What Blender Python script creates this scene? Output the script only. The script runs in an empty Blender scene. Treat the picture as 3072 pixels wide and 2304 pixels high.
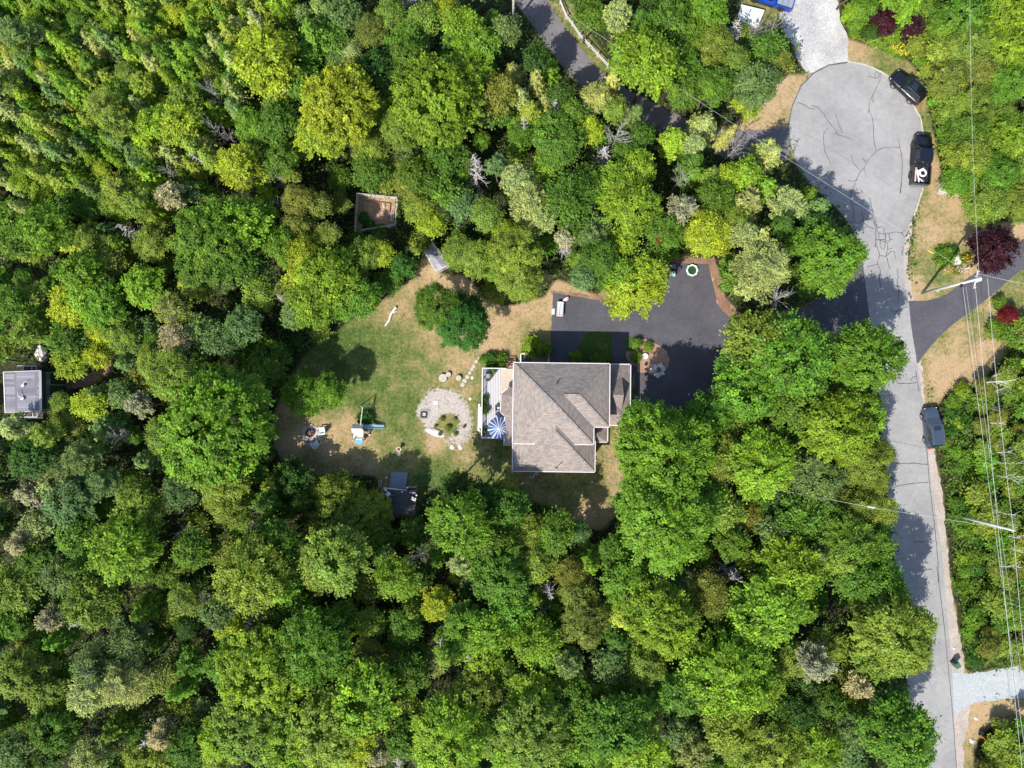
import bpy, bmesh, math, random
import numpy as np
from mathutils import Vector, Matrix

scene = bpy.context.scene
# ------------------------------------------------------------------ camera
F = 2130.0                 # focal length in photo pixels (photo 3072 x 2304)
CH = 83.2                  # camera height in metres
TILT = math.atan(38.0 / F)
cam_d = bpy.data.cameras.new("camera"); cam = bpy.data.objects.new("camera", cam_d)
scene.collection.objects.link(cam)
cam_d.sensor_width = 36.0; cam_d.lens = 36.0 * F / 3072.0
cam_d.clip_start = 1.0; cam_d.clip_end = 3000.0
cam.location = (0, 0, CH); cam.rotation_euler = (TILT, 0, 0)
scene.camera = cam
# ------------------------------------------------------------------ sky and sun
SUN_EL = math.radians(48.0)
SX, SY = -0.60, -0.80                      # horizontal direction towards the sun
world = bpy.data.worlds.new("World"); scene.world = world; world.use_nodes = True
wn = world.node_tree.nodes; wl = world.node_tree.links; wn.clear()
sky = wn.new("ShaderNodeTexSky"); sky.sky_type = 'NISHITA'; sky.sun_disc = False
sky.sun_elevation = SUN_EL; sky.sun_rotation = math.atan2(SX, SY)
sky.air_density = 1.0; sky.dust_density = 1.0; sky.ozone_density = 1.0
bg = wn.new("ShaderNodeBackground"); bg.inputs[1].default_value = 0.15
wo = wn.new("ShaderNodeOutputWorld"); wl.new(sky.outputs[0], bg.inputs[0]); wl.new(bg.outputs[0], wo.inputs[0])
sun_d = bpy.data.lights.new("sun", 'SUN'); sun_d.energy = 4.6; sun_d.angle = math.radians(0.5); sun_d.color = (1.0, 0.95, 0.87)
sun = bpy.data.objects.new("sun", sun_d); scene.collection.objects.link(sun)
sdir = Vector((SX * math.cos(SUN_EL), SY * math.cos(SUN_EL), math.sin(SUN_EL)))
sun.rotation_euler = sdir.to_track_quat('Z', 'Y').to_euler(); sun.location = (0, 0, 60)
vs = scene.view_settings; vs.view_transform = 'Standard'; vs.look = 'None'; vs.exposure = 0.95; vs.gamma = 1.0; vs.use_curve_mapping = False
scene.render.film_transparent = False
scene.cycles.max_bounces = 5; scene.cycles.diffuse_bounces = 3; scene.cycles.transmission_bounces = 3; scene.cycles.glossy_bounces = 2

# ------------------------------------------------------------------ where a photo pixel meets height z
ct, st = math.cos(TILT), math.sin(TILT)
def P(u, v, z=0.0):
    dx, dy, dz = (u - 1536.0) / F, -(v - 1152.0) / F, -1.0
    wy = dy * ct - dz * st; wz = dy * st + dz * ct
    t = (z - CH) / wz
    return Vector((dx * t, wy * t, z))
def V(x, y, z=0.0): return P(x * 1.388788, y * 1.388788, z)
ZT = {'H': (1400, 950, 3.3183), '3': (1150, 1000, 4.1475), '4': (850, 1200, 4.4844), '5': (0, 950, 4.74), '6': (1600, 740, 3.16),
      '7': (2300, 0, 2.86), '8': (2500, 550, 3.858), '9': (2500, 1100, 2.5524), 'A': (2500, 1700, 2.746), 'B': (1000, 520, 4.366),
      'C': (1500, 0, 2.212), 'D': (2750, 900, 3.174), 'E': (1000, 0, 3.16), 'F': (1380, 1080, 3.806), 'G': (1860, 1000, 7.32),
      'J': (900, 1250, 4.885), 'K': (1130, 1400, 5.6), 'L': (0, 1080, 5.288), 'M': (2190, 0, 6.048), 'N': (1650, 870, 10.57),
      'O': (1990, 780, 10.583), 'Q': (0, 0, 2.011), 'T': (800, 300, 2.212), 'U': (0, 600, 1.8433), 'X': (0, 1400, 1.8356),
      'Y': (900, 1600, 2.212), 'Z': (1800, 1750, 2.212), 'W': (1800, 1250, 2.765)}
def Z(k, x, y, z=0.0):
    a, b, s = ZT[k]; return P(a + x / s, b + y / s, z)
def Zv(k, x, y):
    a, b, s = ZT[k]; return ((a + x / s) / 1.388788, (b + y / s) / 1.388788)

# ------------------------------------------------------------------ objects and names
C = scene.collection
def tag(o, label=None, cat=None, group=None, kind=None):
    if label: o['label'] = label
    if cat: o['category'] = cat
    if group: o['group'] = group
    if kind: o['kind'] = kind
    return o
def thing(name, label, cat, loc=(0, 0, 0), rz=0.0, group=None):
    o = bpy.data.objects.new(name, None); C.objects.link(o); o.empty_display_size = 0.3
    o.location = loc; o.rotation_euler = (0, 0, rz)
    return tag(o, label, cat, group)
class MB:
    def __init__(s): s.v = []; s.f = []; s.m = []
    def add(s, vs_, fs, mi=0):
        n = len(s.v); s.v += [tuple(p) for p in vs_]; s.f += [tuple(n + i for i in f) for f in fs]; s.m += [mi] * len(fs); return s
    def box(s, cx, cy, cz, sx, sy, sz, rz=0.0, mi=0, taper=1.0, rot=None):
        vs_ = []
        for k in (-1, 1):
            t = 1.0 if k < 0 else taper
            for (i, j) in ((-1, -1), (1, -1), (1, 1), (-1, 1)):
                vs_.append(Vector((i * sx / 2 * t, j * sy / 2 * t, k * sz / 2)))
        M = rot if rot is not None else Matrix.Rotation(rz, 3, 'Z')
        vs_ = [M @ p + Vector((cx, cy, cz)) for p in vs_]
        return s.add(vs_, [(3, 2, 1, 0), (4, 5, 6, 7), (0, 1, 5, 4), (1, 2, 6, 5), (2, 3, 7, 6), (3, 0, 4, 7)], mi)
    def bar(s, a, b, w, h, mi=0):
        a = Vector(a); b = Vector(b); d = b - a; L = d.length
        if L < 1e-5: return s
        x = d / L; up = Vector((0, 0, 1)) if abs(x.z) < 0.95 else Vector((1, 0, 0))
        y = up.cross(x).normalized(); z = x.cross(y)
        vs_ = []
        for p in (a, b):
            for (i, j) in ((-1, -1), (1, -1), (1, 1), (-1, 1)):
                vs_.append(p + y * (i * w / 2) + z * (j * h / 2))
        return s.add(vs_, [(0, 3, 2, 1), (4, 5, 6, 7), (0, 1, 5, 4), (1, 2, 6, 5), (2, 3, 7, 6), (3, 0, 4, 7)], mi)
    def tube(s, pts, rad, n=6, mi=0, cap=True):
        pts = [Vector(p) for p in pts]
        if not hasattr(rad, '__len__'): rad = [rad] * len(pts)
        base = len(s.v); rings = []
        for i, p in enumerate(pts):
            d = (pts[min(i + 1, len(pts) - 1)] - pts[max(i - 1, 0)]).normalized()
            up = Vector((0, 0, 1)) if abs(d.z) < 0.9 else Vector((1, 0, 0))
            x = d.cross(up).normalized(); y = d.cross(x)
            rings.append([p + (x * math.cos(2 * math.pi * k / n) + y * math.sin(2 * math.pi * k / n)) * rad[i] for k in range(n)])
        vs_ = [q for r in rings for q in r]; fs = []
        for i in range(len(pts) - 1):
            for k in range(n):
                a = i * n + k; b = i * n + (k + 1) % n
                fs.append((a, a + n, b + n, b))
        if cap: fs.append(tuple(range(n))); fs.append(tuple((len(pts) - 1) * n + k for k in reversed(range(n))))
        return s.add(vs_, fs, mi)
    def cyl(s, x, y, z0, z1, r, n=16, r1=None, mi=0):
        r1 = r if r1 is None else r1
        vs_ = [(x + r * math.cos(2 * math.pi * k / n), y + r * math.sin(2 * math.pi * k / n), z0) for k in range(n)]
        vs_ += [(x + r1 * math.cos(2 * math.pi * k / n), y + r1 * math.sin(2 * math.pi * k / n), z1) for k in range(n)]
        fs = [(k, (k + 1) % n, n + (k + 1) % n, n + k) for k in range(n)] + [tuple(reversed(range(n))), tuple(range(n, 2 * n))]
        return s.add(vs_, fs, mi)
    def prism(s, pts, z0, z1, mi=0):
        n = len(pts); P0 = [(p[0], p[1], z0 if not hasattr(z0, '__len__') else z0[i]) for i, p in enumerate(pts)]
        P1 = [(p[0], p[1], z1 if not hasattr(z1, '__len__') else z1[i]) for i, p in enumerate(pts)]
        a = sum(pts[i][0] * pts[(i + 1) % n][1] - pts[(i + 1) % n][0] * pts[i][1] for i in range(n))
        if a < 0: P0.reverse(); P1.reverse()
        fs = [(k, (k + 1) % n, n + (k + 1) % n, n + k) for k in range(n)] + [tuple(reversed(range(n))), tuple(range(n, 2 * n))]
        return s.add(P0 + P1, fs, mi)
    def blob(s, c, r, n=10, m=6, sq=(1, 1, 1), jit=0.0, rnd=None, z0=-1.0, mi=0, rz=0.0):
        vs_ = []; c = Vector(c); R = Matrix.Rotation(rz, 3, 'Z')
        rows = m + 1
        for i in range(rows):
            th = math.pi * i / m
            for k in range(n):
                ph = 2 * math.pi * k / n
                q = 1.0 + (rnd.uniform(-jit, jit) if rnd else 0)
                z = max(math.cos(th) * q, z0)
                vs_.append(c + R @ Vector((math.sin(th) * math.cos(ph) * q * r * sq[0], math.sin(th) * math.sin(ph) * q * r * sq[1], z * r * sq[2])))
        fs = [(i * n + k, (i + 1) * n + k, (i + 1) * n + (k + 1) % n, i * n + (k + 1) % n) for i in range(m) for k in range(n)]
        return s.add(vs_, fs, mi)
def mesh_of(name, mb, mats, smooth=False):
    me = bpy.data.meshes.new(name); me.from_pydata(mb.v, [], mb.f)
    for m in (mats if isinstance(mats, (list, tuple)) else [mats]): me.materials.append(m)
    if any(mb.m): me.polygons.foreach_set('material_index', mb.m)
    if smooth: me.polygons.foreach_set('use_smooth', [True] * len(me.polygons))
    me.validate(); me.update(); return me
def obj(name, mb, mats, parent=None, smooth=False, world=False, label=None, cat=None, group=None, kind=None, fix=True):
    me = mb if isinstance(mb, bpy.types.Mesh) else mesh_of(name, mb, mats, smooth)
    if fix and not isinstance(mb, bpy.types.Mesh):
        bm = bmesh.new(); bm.from_mesh(me); bmesh.ops.recalc_face_normals(bm, faces=bm.faces); bm.to_mesh(me); bm.free()
    o = bpy.data.objects.new(name, me); C.objects.link(o)
    if parent is not None:
        o.parent = parent
        if world:      # vertices were given in world space
            top = parent
            while top.parent: top = top.parent
            M = Matrix.Translation(top.location) @ top.rotation_euler.to_matrix().to_4x4()
            me.transform(M.inverted())
    return tag(o, label, cat, group, kind)
def place(name, mb, mats, loc, label, cat, group=None, smooth=False, rz=0, kind=None):
    o = obj(name, mb, mats, smooth=smooth); o.location = loc; o.rotation_euler = (0, 0, rz); return tag(o, label, cat, group, kind)

# ------------------------------------------------------------------ materials
def newmat(name):
    m = bpy.data.materials.new(name); m.use_nodes = True; nt = m.node_tree; nt.nodes.clear()
    out = nt.nodes.new('ShaderNodeOutputMaterial'); b = nt.nodes.new('ShaderNodeBsdfPrincipled'); nt.links.new(b.outputs[0], out.inputs[0])
    return m, nt, b
def nz(nt, scale, detail=4, rough=0.55, co=None):
    n = nt.nodes.new('ShaderNodeTexNoise'); n.inputs['Scale'].default_value = scale; n.inputs['Detail'].default_value = detail; n.inputs['Roughness'].default_value = rough
    if co is not None: nt.links.new(co, n.inputs['Vector'])
    return n.outputs['Fac']
def ramp(nt, fac, stops):
    r = nt.nodes.new('ShaderNodeValToRGB'); nt.links.new(fac, r.inputs[0]); e = r.color_ramp.elements
    e[0].position, e[0].color = stops[0][0], tuple(stops[0][1]) + (1,)
    e[1].position, e[1].color = stops[-1][0], tuple(stops[-1][1]) + (1,)
    for p, c in stops[1:-1]:
        q = e.new(p); q.color = tuple(c) + (1,)
    return r.outputs[0]
def coords(nt): return nt.nodes.new('ShaderNodeTexCoord').outputs['Object']
def geo(nt): return nt.nodes.new('ShaderNodeNewGeometry').outputs['Position']
def bump(nt, b, h, strength=0.5, dist=0.02):
    n = nt.nodes.new('ShaderNodeBump'); n.inputs['Strength'].default_value = strength; n.inputs['Distance'].default_value = dist
    nt.links.new(h, n.inputs['Height']); nt.links.new(n.outputs[0], b.inputs['Normal'])
def mathn(nt, op, a, b=None, c=None, clamp=False):
    n = nt.nodes.new('ShaderNodeMath'); n.operation = op; n.use_clamp = clamp
    for i, x in enumerate((a, b, c)):
        if x is None: continue
        if isinstance(x, (int, float)): n.inputs[i].default_value = x
        else: nt.links.new(x, n.inputs[i])
    return n.outputs[0]
def mixc(nt, f, a, b, mode='MIX'):
    n = nt.nodes.new('ShaderNodeMix'); n.data_type = 'RGBA'; n.blend_type = mode
    for i, x in ((0, f), (6, a), (7, b)):
        if isinstance(x, (int, float)): n.inputs[i].default_value = x
        elif isinstance(x, (tuple, list)): n.inputs[i].default_value = tuple(x)[:3] + (1,)
        else: nt.links.new(x, n.inputs[i])
    return n.outputs[2]
KS = 0.80
def M_(name, col, rough=0.7, metal=0.0, var=0.25, scale=6.0, spec=0.5, bm=0.0, coat=0.0, big=None):
    m, nt, b = newmat(name); co = coords(nt); col = tuple(x * KS for x in col)
    c0 = tuple(x * (1 - var) for x in col); c1 = tuple(min(1, x * (1 + var)) for x in col)
    f = nz(nt, scale, 5, 0.6, co); c = ramp(nt, f, [(0.3, c0), (0.7, c1)])
    if big: 
        g = nz(nt, big[0], 3, 0.5, co); c = mixc(nt, mathn(nt, 'MULTIPLY', g, big[1]), c, big[2])
    nt.links.new(c, b.inputs['Base Color']); b.inputs['Roughness'].default_value = rough; b.inputs['Metallic'].default_value = metal
    b.inputs['Specular IOR Level'].default_value = spec; b.inputs['Coat Weight'].default_value = coat
    if bm: bump(nt, b, nz(nt, scale * 4, 4, 0.6, co), bm, 0.02)
    return m

# leaves: each crown carries its own colour in obj.color, each leaf its own tint
def leafmat(name, trans=0.3, rough=0.5, spec=0.3):
    m, nt, b = newmat(name)
    oi = nt.nodes.new('ShaderNodeObjectInfo'); at = nt.nodes.new('ShaderNodeAttribute'); at.attribute_name = 'tint'
    sp = nt.nodes.new('ShaderNodeSeparateColor'); nt.links.new(at.outputs['Color'], sp.inputs[0])
    yel = mixc(nt, 1.0, oi.outputs['Color'], (1.50, 1.22, 0.55), 'MULTIPLY')
    c = mixc(nt, sp.outputs[1], oi.outputs['Color'], yel)
    sc = nt.nodes.new('ShaderNodeVectorMath'); sc.operation = 'SCALE'; nt.links.new(c, sc.inputs[0]); nt.links.new(mathn(nt, 'MULTIPLY', sp.outputs[0], 2.0), sc.inputs['Scale'])
    col = sc.outputs[0]
    nt.links.new(col, b.inputs['Base Color']); b.inputs['Roughness'].default_value = rough; b.inputs['Specular IOR Level'].default_value = spec
    t = nt.nodes.new('ShaderNodeBsdfTranslucent'); nt.links.new(mixc(nt, 1.0, col, (1.2, 1.35, 0.5), 'MULTIPLY'), t.inputs[0])
    mx = nt.nodes.new('ShaderNodeMixShader'); mx.inputs[0].default_value = trans
    nt.links.new(b.outputs[0], mx.inputs[1]); nt.links.new(t.outputs[0], mx.inputs[2])
    nt.links.new(mx.outputs[0], [n for n in nt.nodes if n.type == 'OUTPUT_MATERIAL'][0].inputs[0])
    return m
MAT = {}
MAT['leaf'] = leafmat('leaf', 0.42, 0.55, 0.18)
MAT['needle'] = leafmat('needle', 0.2, 0.65, 0.12)
MAT['bark'] = M_('bark', (0.12, 0.09, 0.065), 0.9, bm=0.6, scale=9)
MAT['deadwood'] = M_('deadwood', (0.42, 0.39, 0.36), 0.85, scale=5, var=0.3)
MAT['birch'] = M_('birch_bark', (0.62, 0.60, 0.57), 0.7, scale=7, var=0.25)
MAT['white'] = M_('white_paint', (0.58, 0.57, 0.57), 0.45, var=0.06)
MAT['offwhite'] = M_('weathered_white', (0.60, 0.58, 0.54), 0.65, var=0.15)
MAT['greymetal'] = M_('grey_metal', (0.35, 0.36, 0.37), 0.4, metal=0.6, var=0.1)
MAT['polewood'] = M_('pole_wood', (0.50, 0.50, 0.46), 0.85, var=0.2, scale=4)
MAT['black'] = M_('black_plastic', (0.02, 0.02, 0.022), 0.5, var=0.2)
MAT['rubber'] = M_('rubber', (0.015, 0.015, 0.015), 0.85, var=0.3)
MAT['chrome'] = M_('alloy', (0.62, 0.63, 0.65), 0.25, metal=0.9, var=0.05)
MAT['glass'] = M_('car_glass', (0.012, 0.02, 0.025), 0.06, spec=0.9, var=0.2)
MAT['redlamp'] = M_('tail_lamp', (0.35, 0.01, 0.012), 0.25, var=0.1)
MAT['headlamp'] = M_('head_lamp', (0.75, 0.76, 0.78), 0.15, var=0.05)
MAT['wirem'] = M_('wire', (0.45, 0.45, 0.44), 0.5, var=0.05)
MAT['rock'] = M_('rock', (0.36, 0.33, 0.31), 0.9, scale=2.5, var=0.35, bm=0.7)
MAT['palerock'] = M_('pale_rock', (0.58, 0.53, 0.49), 0.9, scale=3, var=0.2, bm=0.6)
MAT['steppingstone'] = M_('stepping_stone', (0.42, 0.38, 0.32), 0.9, scale=4, var=0.2, bm=0.4)
MAT['siding'] = M_('house_siding', (0.45, 0.42, 0.38), 0.7, var=0.08)
MAT['greenside'] = M_('green_siding', (0.07, 0.105, 0.06), 0.7, var=0.08)
MAT['greydeck'] = M_('grey_deck', (0.50, 0.49, 0.50), 0.75, scale=8, var=0.2)
MAT['tandeck'] = M_('tan_deck', (0.46, 0.38, 0.31), 0.8, scale=6, var=0.2)
MAT['brownwood'] = M_('brown_wood', (0.30, 0.16, 0.10), 0.8, scale=6, var=0.25)
MAT['darkwood'] = M_('dark_wood', (0.05, 0.045, 0.045), 0.8, scale=6, var=0.25)
MAT['fencewood'] = M_('fence_wood', (0.52, 0.48, 0.45), 0.85, scale=6, var=0.25)

def shingles(name, col, w=0.32, h=0.145, mort=0.62, axis_from_normal=True, var=0.25, contrast=0.22):
    m, nt, b = newmat(name); col = tuple(x * KS for x in col)
    g = nt.nodes.new('ShaderNodeNewGeometry'); tc = nt.nodes.new('ShaderNodeTexCoord')
    nrm = tc.outputs['Normal']; so = nt.nodes.new('ShaderNodeSeparateXYZ'); nt.links.new(nrm, so.inputs[0])
    po = nt.nodes.new('ShaderNodeSeparateXYZ'); nt.links.new(tc.outputs['Object'], po.inputs[0])
    isx = mathn(nt, 'GREATER_THAN', mathn(nt, 'ABSOLUTE', so.outputs[0]), mathn(nt, 'ABSOLUTE', so.outputs[1]))
    def pick(a, c_): return mathn(nt, 'ADD', mathn(nt, 'MULTIPLY', isx, a), mathn(nt, 'MULTIPLY', mathn(nt, 'SUBTRACT', 1.0, isx), c_))
    along = pick(po.outputs[1], po.outputs[0]); up = mathn(nt, 'MULTIPLY', po.outputs[2], 1.95)
    cv = nt.nodes.new('ShaderNodeCombineXYZ'); nt.links.new(along, cv.inputs[0]); nt.links.new(up, cv.inputs[1])
    br = nt.nodes.new('ShaderNodeTexBrick'); nt.links.new(cv.outputs[0], br.inputs['Vector']); br.inputs['Scale'].default_value = 1.0
    br.inputs['Brick Width'].default_value = w; br.inputs['Row Height'].default_value = h; br.inputs['Mortar Size'].default_value = 0.014
    br.inputs['Mortar Smooth'].default_value = 0.3; br.offset = 0.5
    lo = tuple(x * (1 - contrast) for x in col); hi = tuple(x * (1 + contrast) for x in col)
    br.inputs['Color1'].default_value = lo + (1,); br.inputs['Color2'].default_value = hi + (1,)
    br.inputs['Mortar'].default_value = tuple(x * mort for x in col) + (1,)
    co = tc.outputs['Object']
    gr = ramp(nt, nz(nt, 24, 5, 0.7, co), [(0.3, (1 - var,) * 3), (0.7, (1 + var,) * 3)])
    c = mixc(nt, 1.0, br.outputs['Color'], gr, 'MULTIPLY')
    st_ = ramp(nt, nz(nt, 0.35, 4, 0.6, co), [(0.35, (0.9, 0.88, 0.9)), (0.65, (1.08, 1.06, 1.02))])
    c = mixc(nt, 1.0, c, st_, 'MULTIPLY')
    nt.links.new(c, b.inputs['Base Color']); b.inputs['Roughness'].default_value = 0.9; b.inputs['Specular IOR Level'].default_value = 0.25
    bump(nt, b, br.outputs['Fac'], 0.5, -0.02)
    return m
MAT['roof'] = shingles('roof_shingles', (0.275, 0.24, 0.215), w=.42)
MAT['roofpink'] = shingles('porch_shingles', (0.25, 0.205, 0.19))
MAT['shedroof'] = shingles('shed_shingles', (0.30, 0.285, 0.32), w=0.9, h=0.30, contrast=0.22)
MAT['graycabin'] = shingles('cabin_shingles', (0.20, 0.195, 0.225), w=0.28, h=0.22, contrast=0.32, mort=0.8)

def paved(name, col, specks=0.25, stain=(0.5, 0.5, 0.5), rough=0.9, grain=14, bmp=0.3, patch=0.5, pscale=0.25):
    m, nt, b = newmat(name); co = geo(nt); col = tuple(x * KS for x in col)
    c = ramp(nt, nz(nt, grain, 6, 0.75, co), [(0.3, tuple(x * (1 - specks) for x in col)), (0.7, tuple(x * (1 + specks) for x in col))])
    s = ramp(nt, nz(nt, pscale, 5, 0.6, co), [(0.35, tuple(1 - patch * (1 - x) for x in stain)), (0.62, (1, 1, 1))])
    c = mixc(nt, 1.0, c, s, 'MULTIPLY')
    s2 = ramp(nt, nz(nt, 1.6, 5, 0.65, co), [(0.3, (0.9, 0.9, 0.9)), (0.7, (1.08, 1.08, 1.08))])
    c = mixc(nt, 1.0, c, s2, 'MULTIPLY')
    nt.links.new(c, b.inputs['Base Color']); b.inputs['Roughness'].default_value = rough; b.inputs['Specular IOR Level'].default_value = 0.3
    bump(nt, b, nz(nt, grain * 2, 5, 0.7, co), bmp, 0.02); return m
MAT['road'] = paved('old_asphalt', (0.300, 0.294, 0.286), 0.15, (0.72, 0.72, 0.74), grain=9, patch=0.75, pscale=.22)
MAT['asphalt'] = paved('black_asphalt', (0.082, 0.080, 0.092), 0.28, (0.55, 0.55, 0.6), grain=7, patch=0.5, pscale=0.35)
MAT['asphaltbrown'] = paved('worn_asphalt', (0.165, 0.15, 0.155), 0.22, (0.6, 0.6, 0.65), grain=7, patch=0.5, pscale=0.3)
MAT['tar'] = M_('tar', (0.085, 0.08, 0.085), 0.7, var=0.2)
MAT['gravel'] = paved('pale_gravel', (0.46, 0.45, 0.435), 0.35, (0.55, 0.55, 0.58), grain=5, bmp=1.0, patch=0.6, pscale=0.3)
MAT['gravelroad'] = paved('blue_gravel', (0.36, 0.385, 0.39), 0.25, (0.7, 0.7, 0.72), grain=5, bmp=1.0, patch=0.4)
MAT['shoulder'] = paved('shoulder_gravel', (0.40, 0.34, 0.30), 0.35, (0.6, 0.62, 0.6), grain=6, bmp=1.0, patch=0.5, pscale=0.6)
MAT['mulch'] = paved('mulch', (0.36, 0.215, 0.15), 0.3, (0.62, 0.6, 0.6), grain=6, bmp=1.0, patch=0.6, pscale=0.5)
MAT['bedsoil'] = paved('bed_soil', (0.40, 0.27, 0.18), 0.35, (0.6, 0.62, 0.5), grain=5, bmp=1.0, patch=0.6, pscale=0.9)
MAT['dirt'] = paved('reddish_dirt', (0.26, 0.15, 0.10), 0.35, (0.5, 0.5, 0.5), grain=5, bmp=1.0, patch=0.6, pscale=0.6)

# lawn and forest floor in one sheet: attribute R = dryness, G = gravel, B = forest floor, A = bare soil
m, nt, b = newmat('ground'); MAT['ground'] = m
co = geo(nt); at = nt.nodes.new('ShaderNodeAttribute'); at.attribute_name = 'cover'
sp = nt.nodes.new('ShaderNodeSeparateColor'); nt.links.new(at.outputs['Color'], sp.inputs[0])
n1 = nz(nt, 0.45, 6, 0.65, co); n2 = nz(nt, 2.6, 6, 0.75, co); n3 = nz(nt, 12, 4, 0.8, co)
d = mathn(nt, 'ADD', sp.outputs[0], mathn(nt, 'MULTIPLY', mathn(nt, 'SUBTRACT', n1, 0.5), 1.5))
d = mathn(nt, 'ADD', d, mathn(nt, 'MULTIPLY', mathn(nt, 'SUBTRACT', n2, 0.5), 1.5), clamp=True)
grass = ramp(nt, d, [(0.05, (0.052, 0.105, 0.020)), (0.32, (0.135, 0.165, 0.045)), (0.58, (0.27, 0.225, 0.095)), (0.92, (0.46, 0.32, 0.19))])
gs = ramp(nt, n3, [(0.28, (0.55, 0.55, 0.55)), (0.7, (1.35, 1.35, 1.3))])
grass = mixc(nt, 1.0, grass, gs, 'MULTIPLY')
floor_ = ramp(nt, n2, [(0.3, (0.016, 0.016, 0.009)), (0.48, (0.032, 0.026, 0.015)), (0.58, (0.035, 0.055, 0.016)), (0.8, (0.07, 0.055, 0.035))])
vor = nt.nodes.new('ShaderNodeTexVoronoi'); vor.inputs['Scale'].default_value = 13.0; nt.links.new(co, vor.inputs['Vector'])
pebble = ramp(nt, vor.outputs['Distance'], [(0.0, (0.44, 0.40, 0.37)), (0.5, (0.40, 0.36, 0.33)), (0.85, (0.29, 0.25, 0.22))])
gm = mathn(nt, 'ADD', sp.outputs[1], mathn(nt, 'MULTIPLY', mathn(nt, 'SUBTRACT', n2, 0.5), 1.9)); gm = ramp(nt, gm, [(0.40, (0, 0, 0)), (0.66, (1, 1, 1))])
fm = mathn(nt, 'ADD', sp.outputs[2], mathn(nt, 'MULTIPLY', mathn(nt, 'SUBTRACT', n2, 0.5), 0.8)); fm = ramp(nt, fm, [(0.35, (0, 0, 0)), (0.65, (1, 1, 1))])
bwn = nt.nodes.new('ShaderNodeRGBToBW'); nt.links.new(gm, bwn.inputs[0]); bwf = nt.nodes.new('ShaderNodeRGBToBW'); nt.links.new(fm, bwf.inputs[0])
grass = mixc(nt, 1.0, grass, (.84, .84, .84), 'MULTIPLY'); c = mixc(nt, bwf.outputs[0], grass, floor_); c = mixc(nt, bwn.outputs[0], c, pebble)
nt.links.new(c, b.inputs['Base Color']); b.inputs['Roughness'].default_value = 0.95; b.inputs['Specular IOR Level'].default_value = 0.15
bump(nt, b, mathn(nt, 'ADD', n2, n3), 1.0, 0.10)

# ------------------------------------------------------------------ polygons of the ground plan (photo pixels, full view 2212 wide)
CLEAR = [(925,520),(950,600),(1000,590),(1040,640),(1100,660),(1180,640),(1200,600),(1290,640),(1330,570),(1440,560),(1540,560),(1565,640),(1610,685),(1700,672),(1760,648),(1810,610),(1860,560),(1895,740),(1700,760),(1600,800),(1500,880),(1380,880),(1345,930),(1350,1000),(1340,1100),(1300,1150),(1225,1115),(1130,1075),(1000,1040),(920,1060),(900,1120),(830,1120),(815,1030),(720,1030),(620,1015),(590,960),(590,900),(620,830),(665,760),(745,700),(840,640),(900,590)]
ROADP = [(1755,158),(1790,141),(1830,135),(1870,142),(1905,158),(1950,195),(1985,255),(1996,310),(1997,370),(1990,410),(1977,450),(1962,490),(1953,530),(1952,580),(1956,620),(1962,650),(1970,720),(1980,780),(1990,850),(2000,940),(2009,1020),(2020,1100),(2034,1200),(2044,1300),(2054,1420),(2060,1530),(2064,1659),(2070,1800),(1975,1800),(1972,1659),(1962,1500),(1952,1400),(1940,1300),(1930,1200),(1920,1100),(1912,1000),(1902,900),(1893,800),(1882,715),(1872,640),(1864,570),(1855,525),(1838,490),(1812,455),(1780,425),(1745,393),(1718,350),(1706,310),(1703,270),(1710,230),(1727,190)]
UPDRIVE = [(1060,-90),(1109,0),(1142,42),(1204,130),(1262,195),(1320,240),(1386,275),(1477,312),(1591,342),(1703,346),(1706,274),(1633,281),(1562,278),(1477,254),(1373,202),(1308,163),(1243,88),(1181,0),(1140,-90)]
HOMEDRIVE = [(1195,632),(1245,641),(1298,650),(1340,655),(1400,640),(1432,612),(1446,568),(1530,571),(1544,631),(1552,662),(1580,690),(1620,692),(1690,684),(1740,662),(1790,632),(1830,600),(1866,560),(1884,722),(1780,716),(1700,730),(1640,765),(1590,820),(1560,870),(1480,910),(1372,920),(1372,800),(1350,850),(1186,850),(1190,722)]
RDRIVE = [(1956,650),(1996,650),(2024,644),(2052,631),(2080,608),(2125,577),(2165,552),(2212,515),(2290,470),(2290,540),(2212,579),(2155,627),(2100,670),(2060,699),(2039,718),(2018,739),(2000,761),(1976,790)]
GRAVDRIVE = [(1700,-80),(1700,0),(1686,30),(1690,70),(1712,95),(1722,125),(1740,155),(1765,160),(1800,150),(1832,140),(1830,83),(1817,50),(1810,0),(1800,-80)]
BOTDRIVE = [(2052,1453),(2100,1453),(2150,1446),(2212,1435),(2300,1425),(2300,1500),(2212,1508),(2150,1512),(2100,1520),(2070,1540),(2056,1560)]
SHOULDER = [(1962,490),(1972,480),(1965,530),(1962,560),(1966,610),(1974,650),(1956,650),(1948,580),(1948,540)]
SHOULDER2 = [(1980,786),(1990,778),(1996,840),(2012,930),(2022,1000),(2034,1060),(2048,1200),(2062,1310),(2078,1400),(2082,1450),(2095,1540),(2082,1600),(2082,1700),(2060,1700),(2050,1500),(2030,1250),(2005,1030),(1985,860)]
LEFTSTRIP = [(1745,158),(1690,165),(1650,215),(1600,255),(1565,282),(1633,284),(1706,278),(1708,235),(1725,195)]
RLAWN = [(1832,85),(1900,105),(1960,130),(1990,170),(2010,250),(2025,330),(2045,385),(2100,440),(2130,480),(2212,480),(2300,480),(2300,560),(2212,700),(2180,760),(2110,830),(2040,855),(2010,900),(1990,800),(1960,600),(1985,420),(1990,260),(1900,150),(1832,135)]
PENP = [(768,418),(856,430),(850,500),(768,498)]
LOTBL = [(2080,1520),(2212,1510),(2300,1500),(2300,1570),(2150,1560),(2110,1600),(2095,1700),(2075,1700)]
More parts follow.
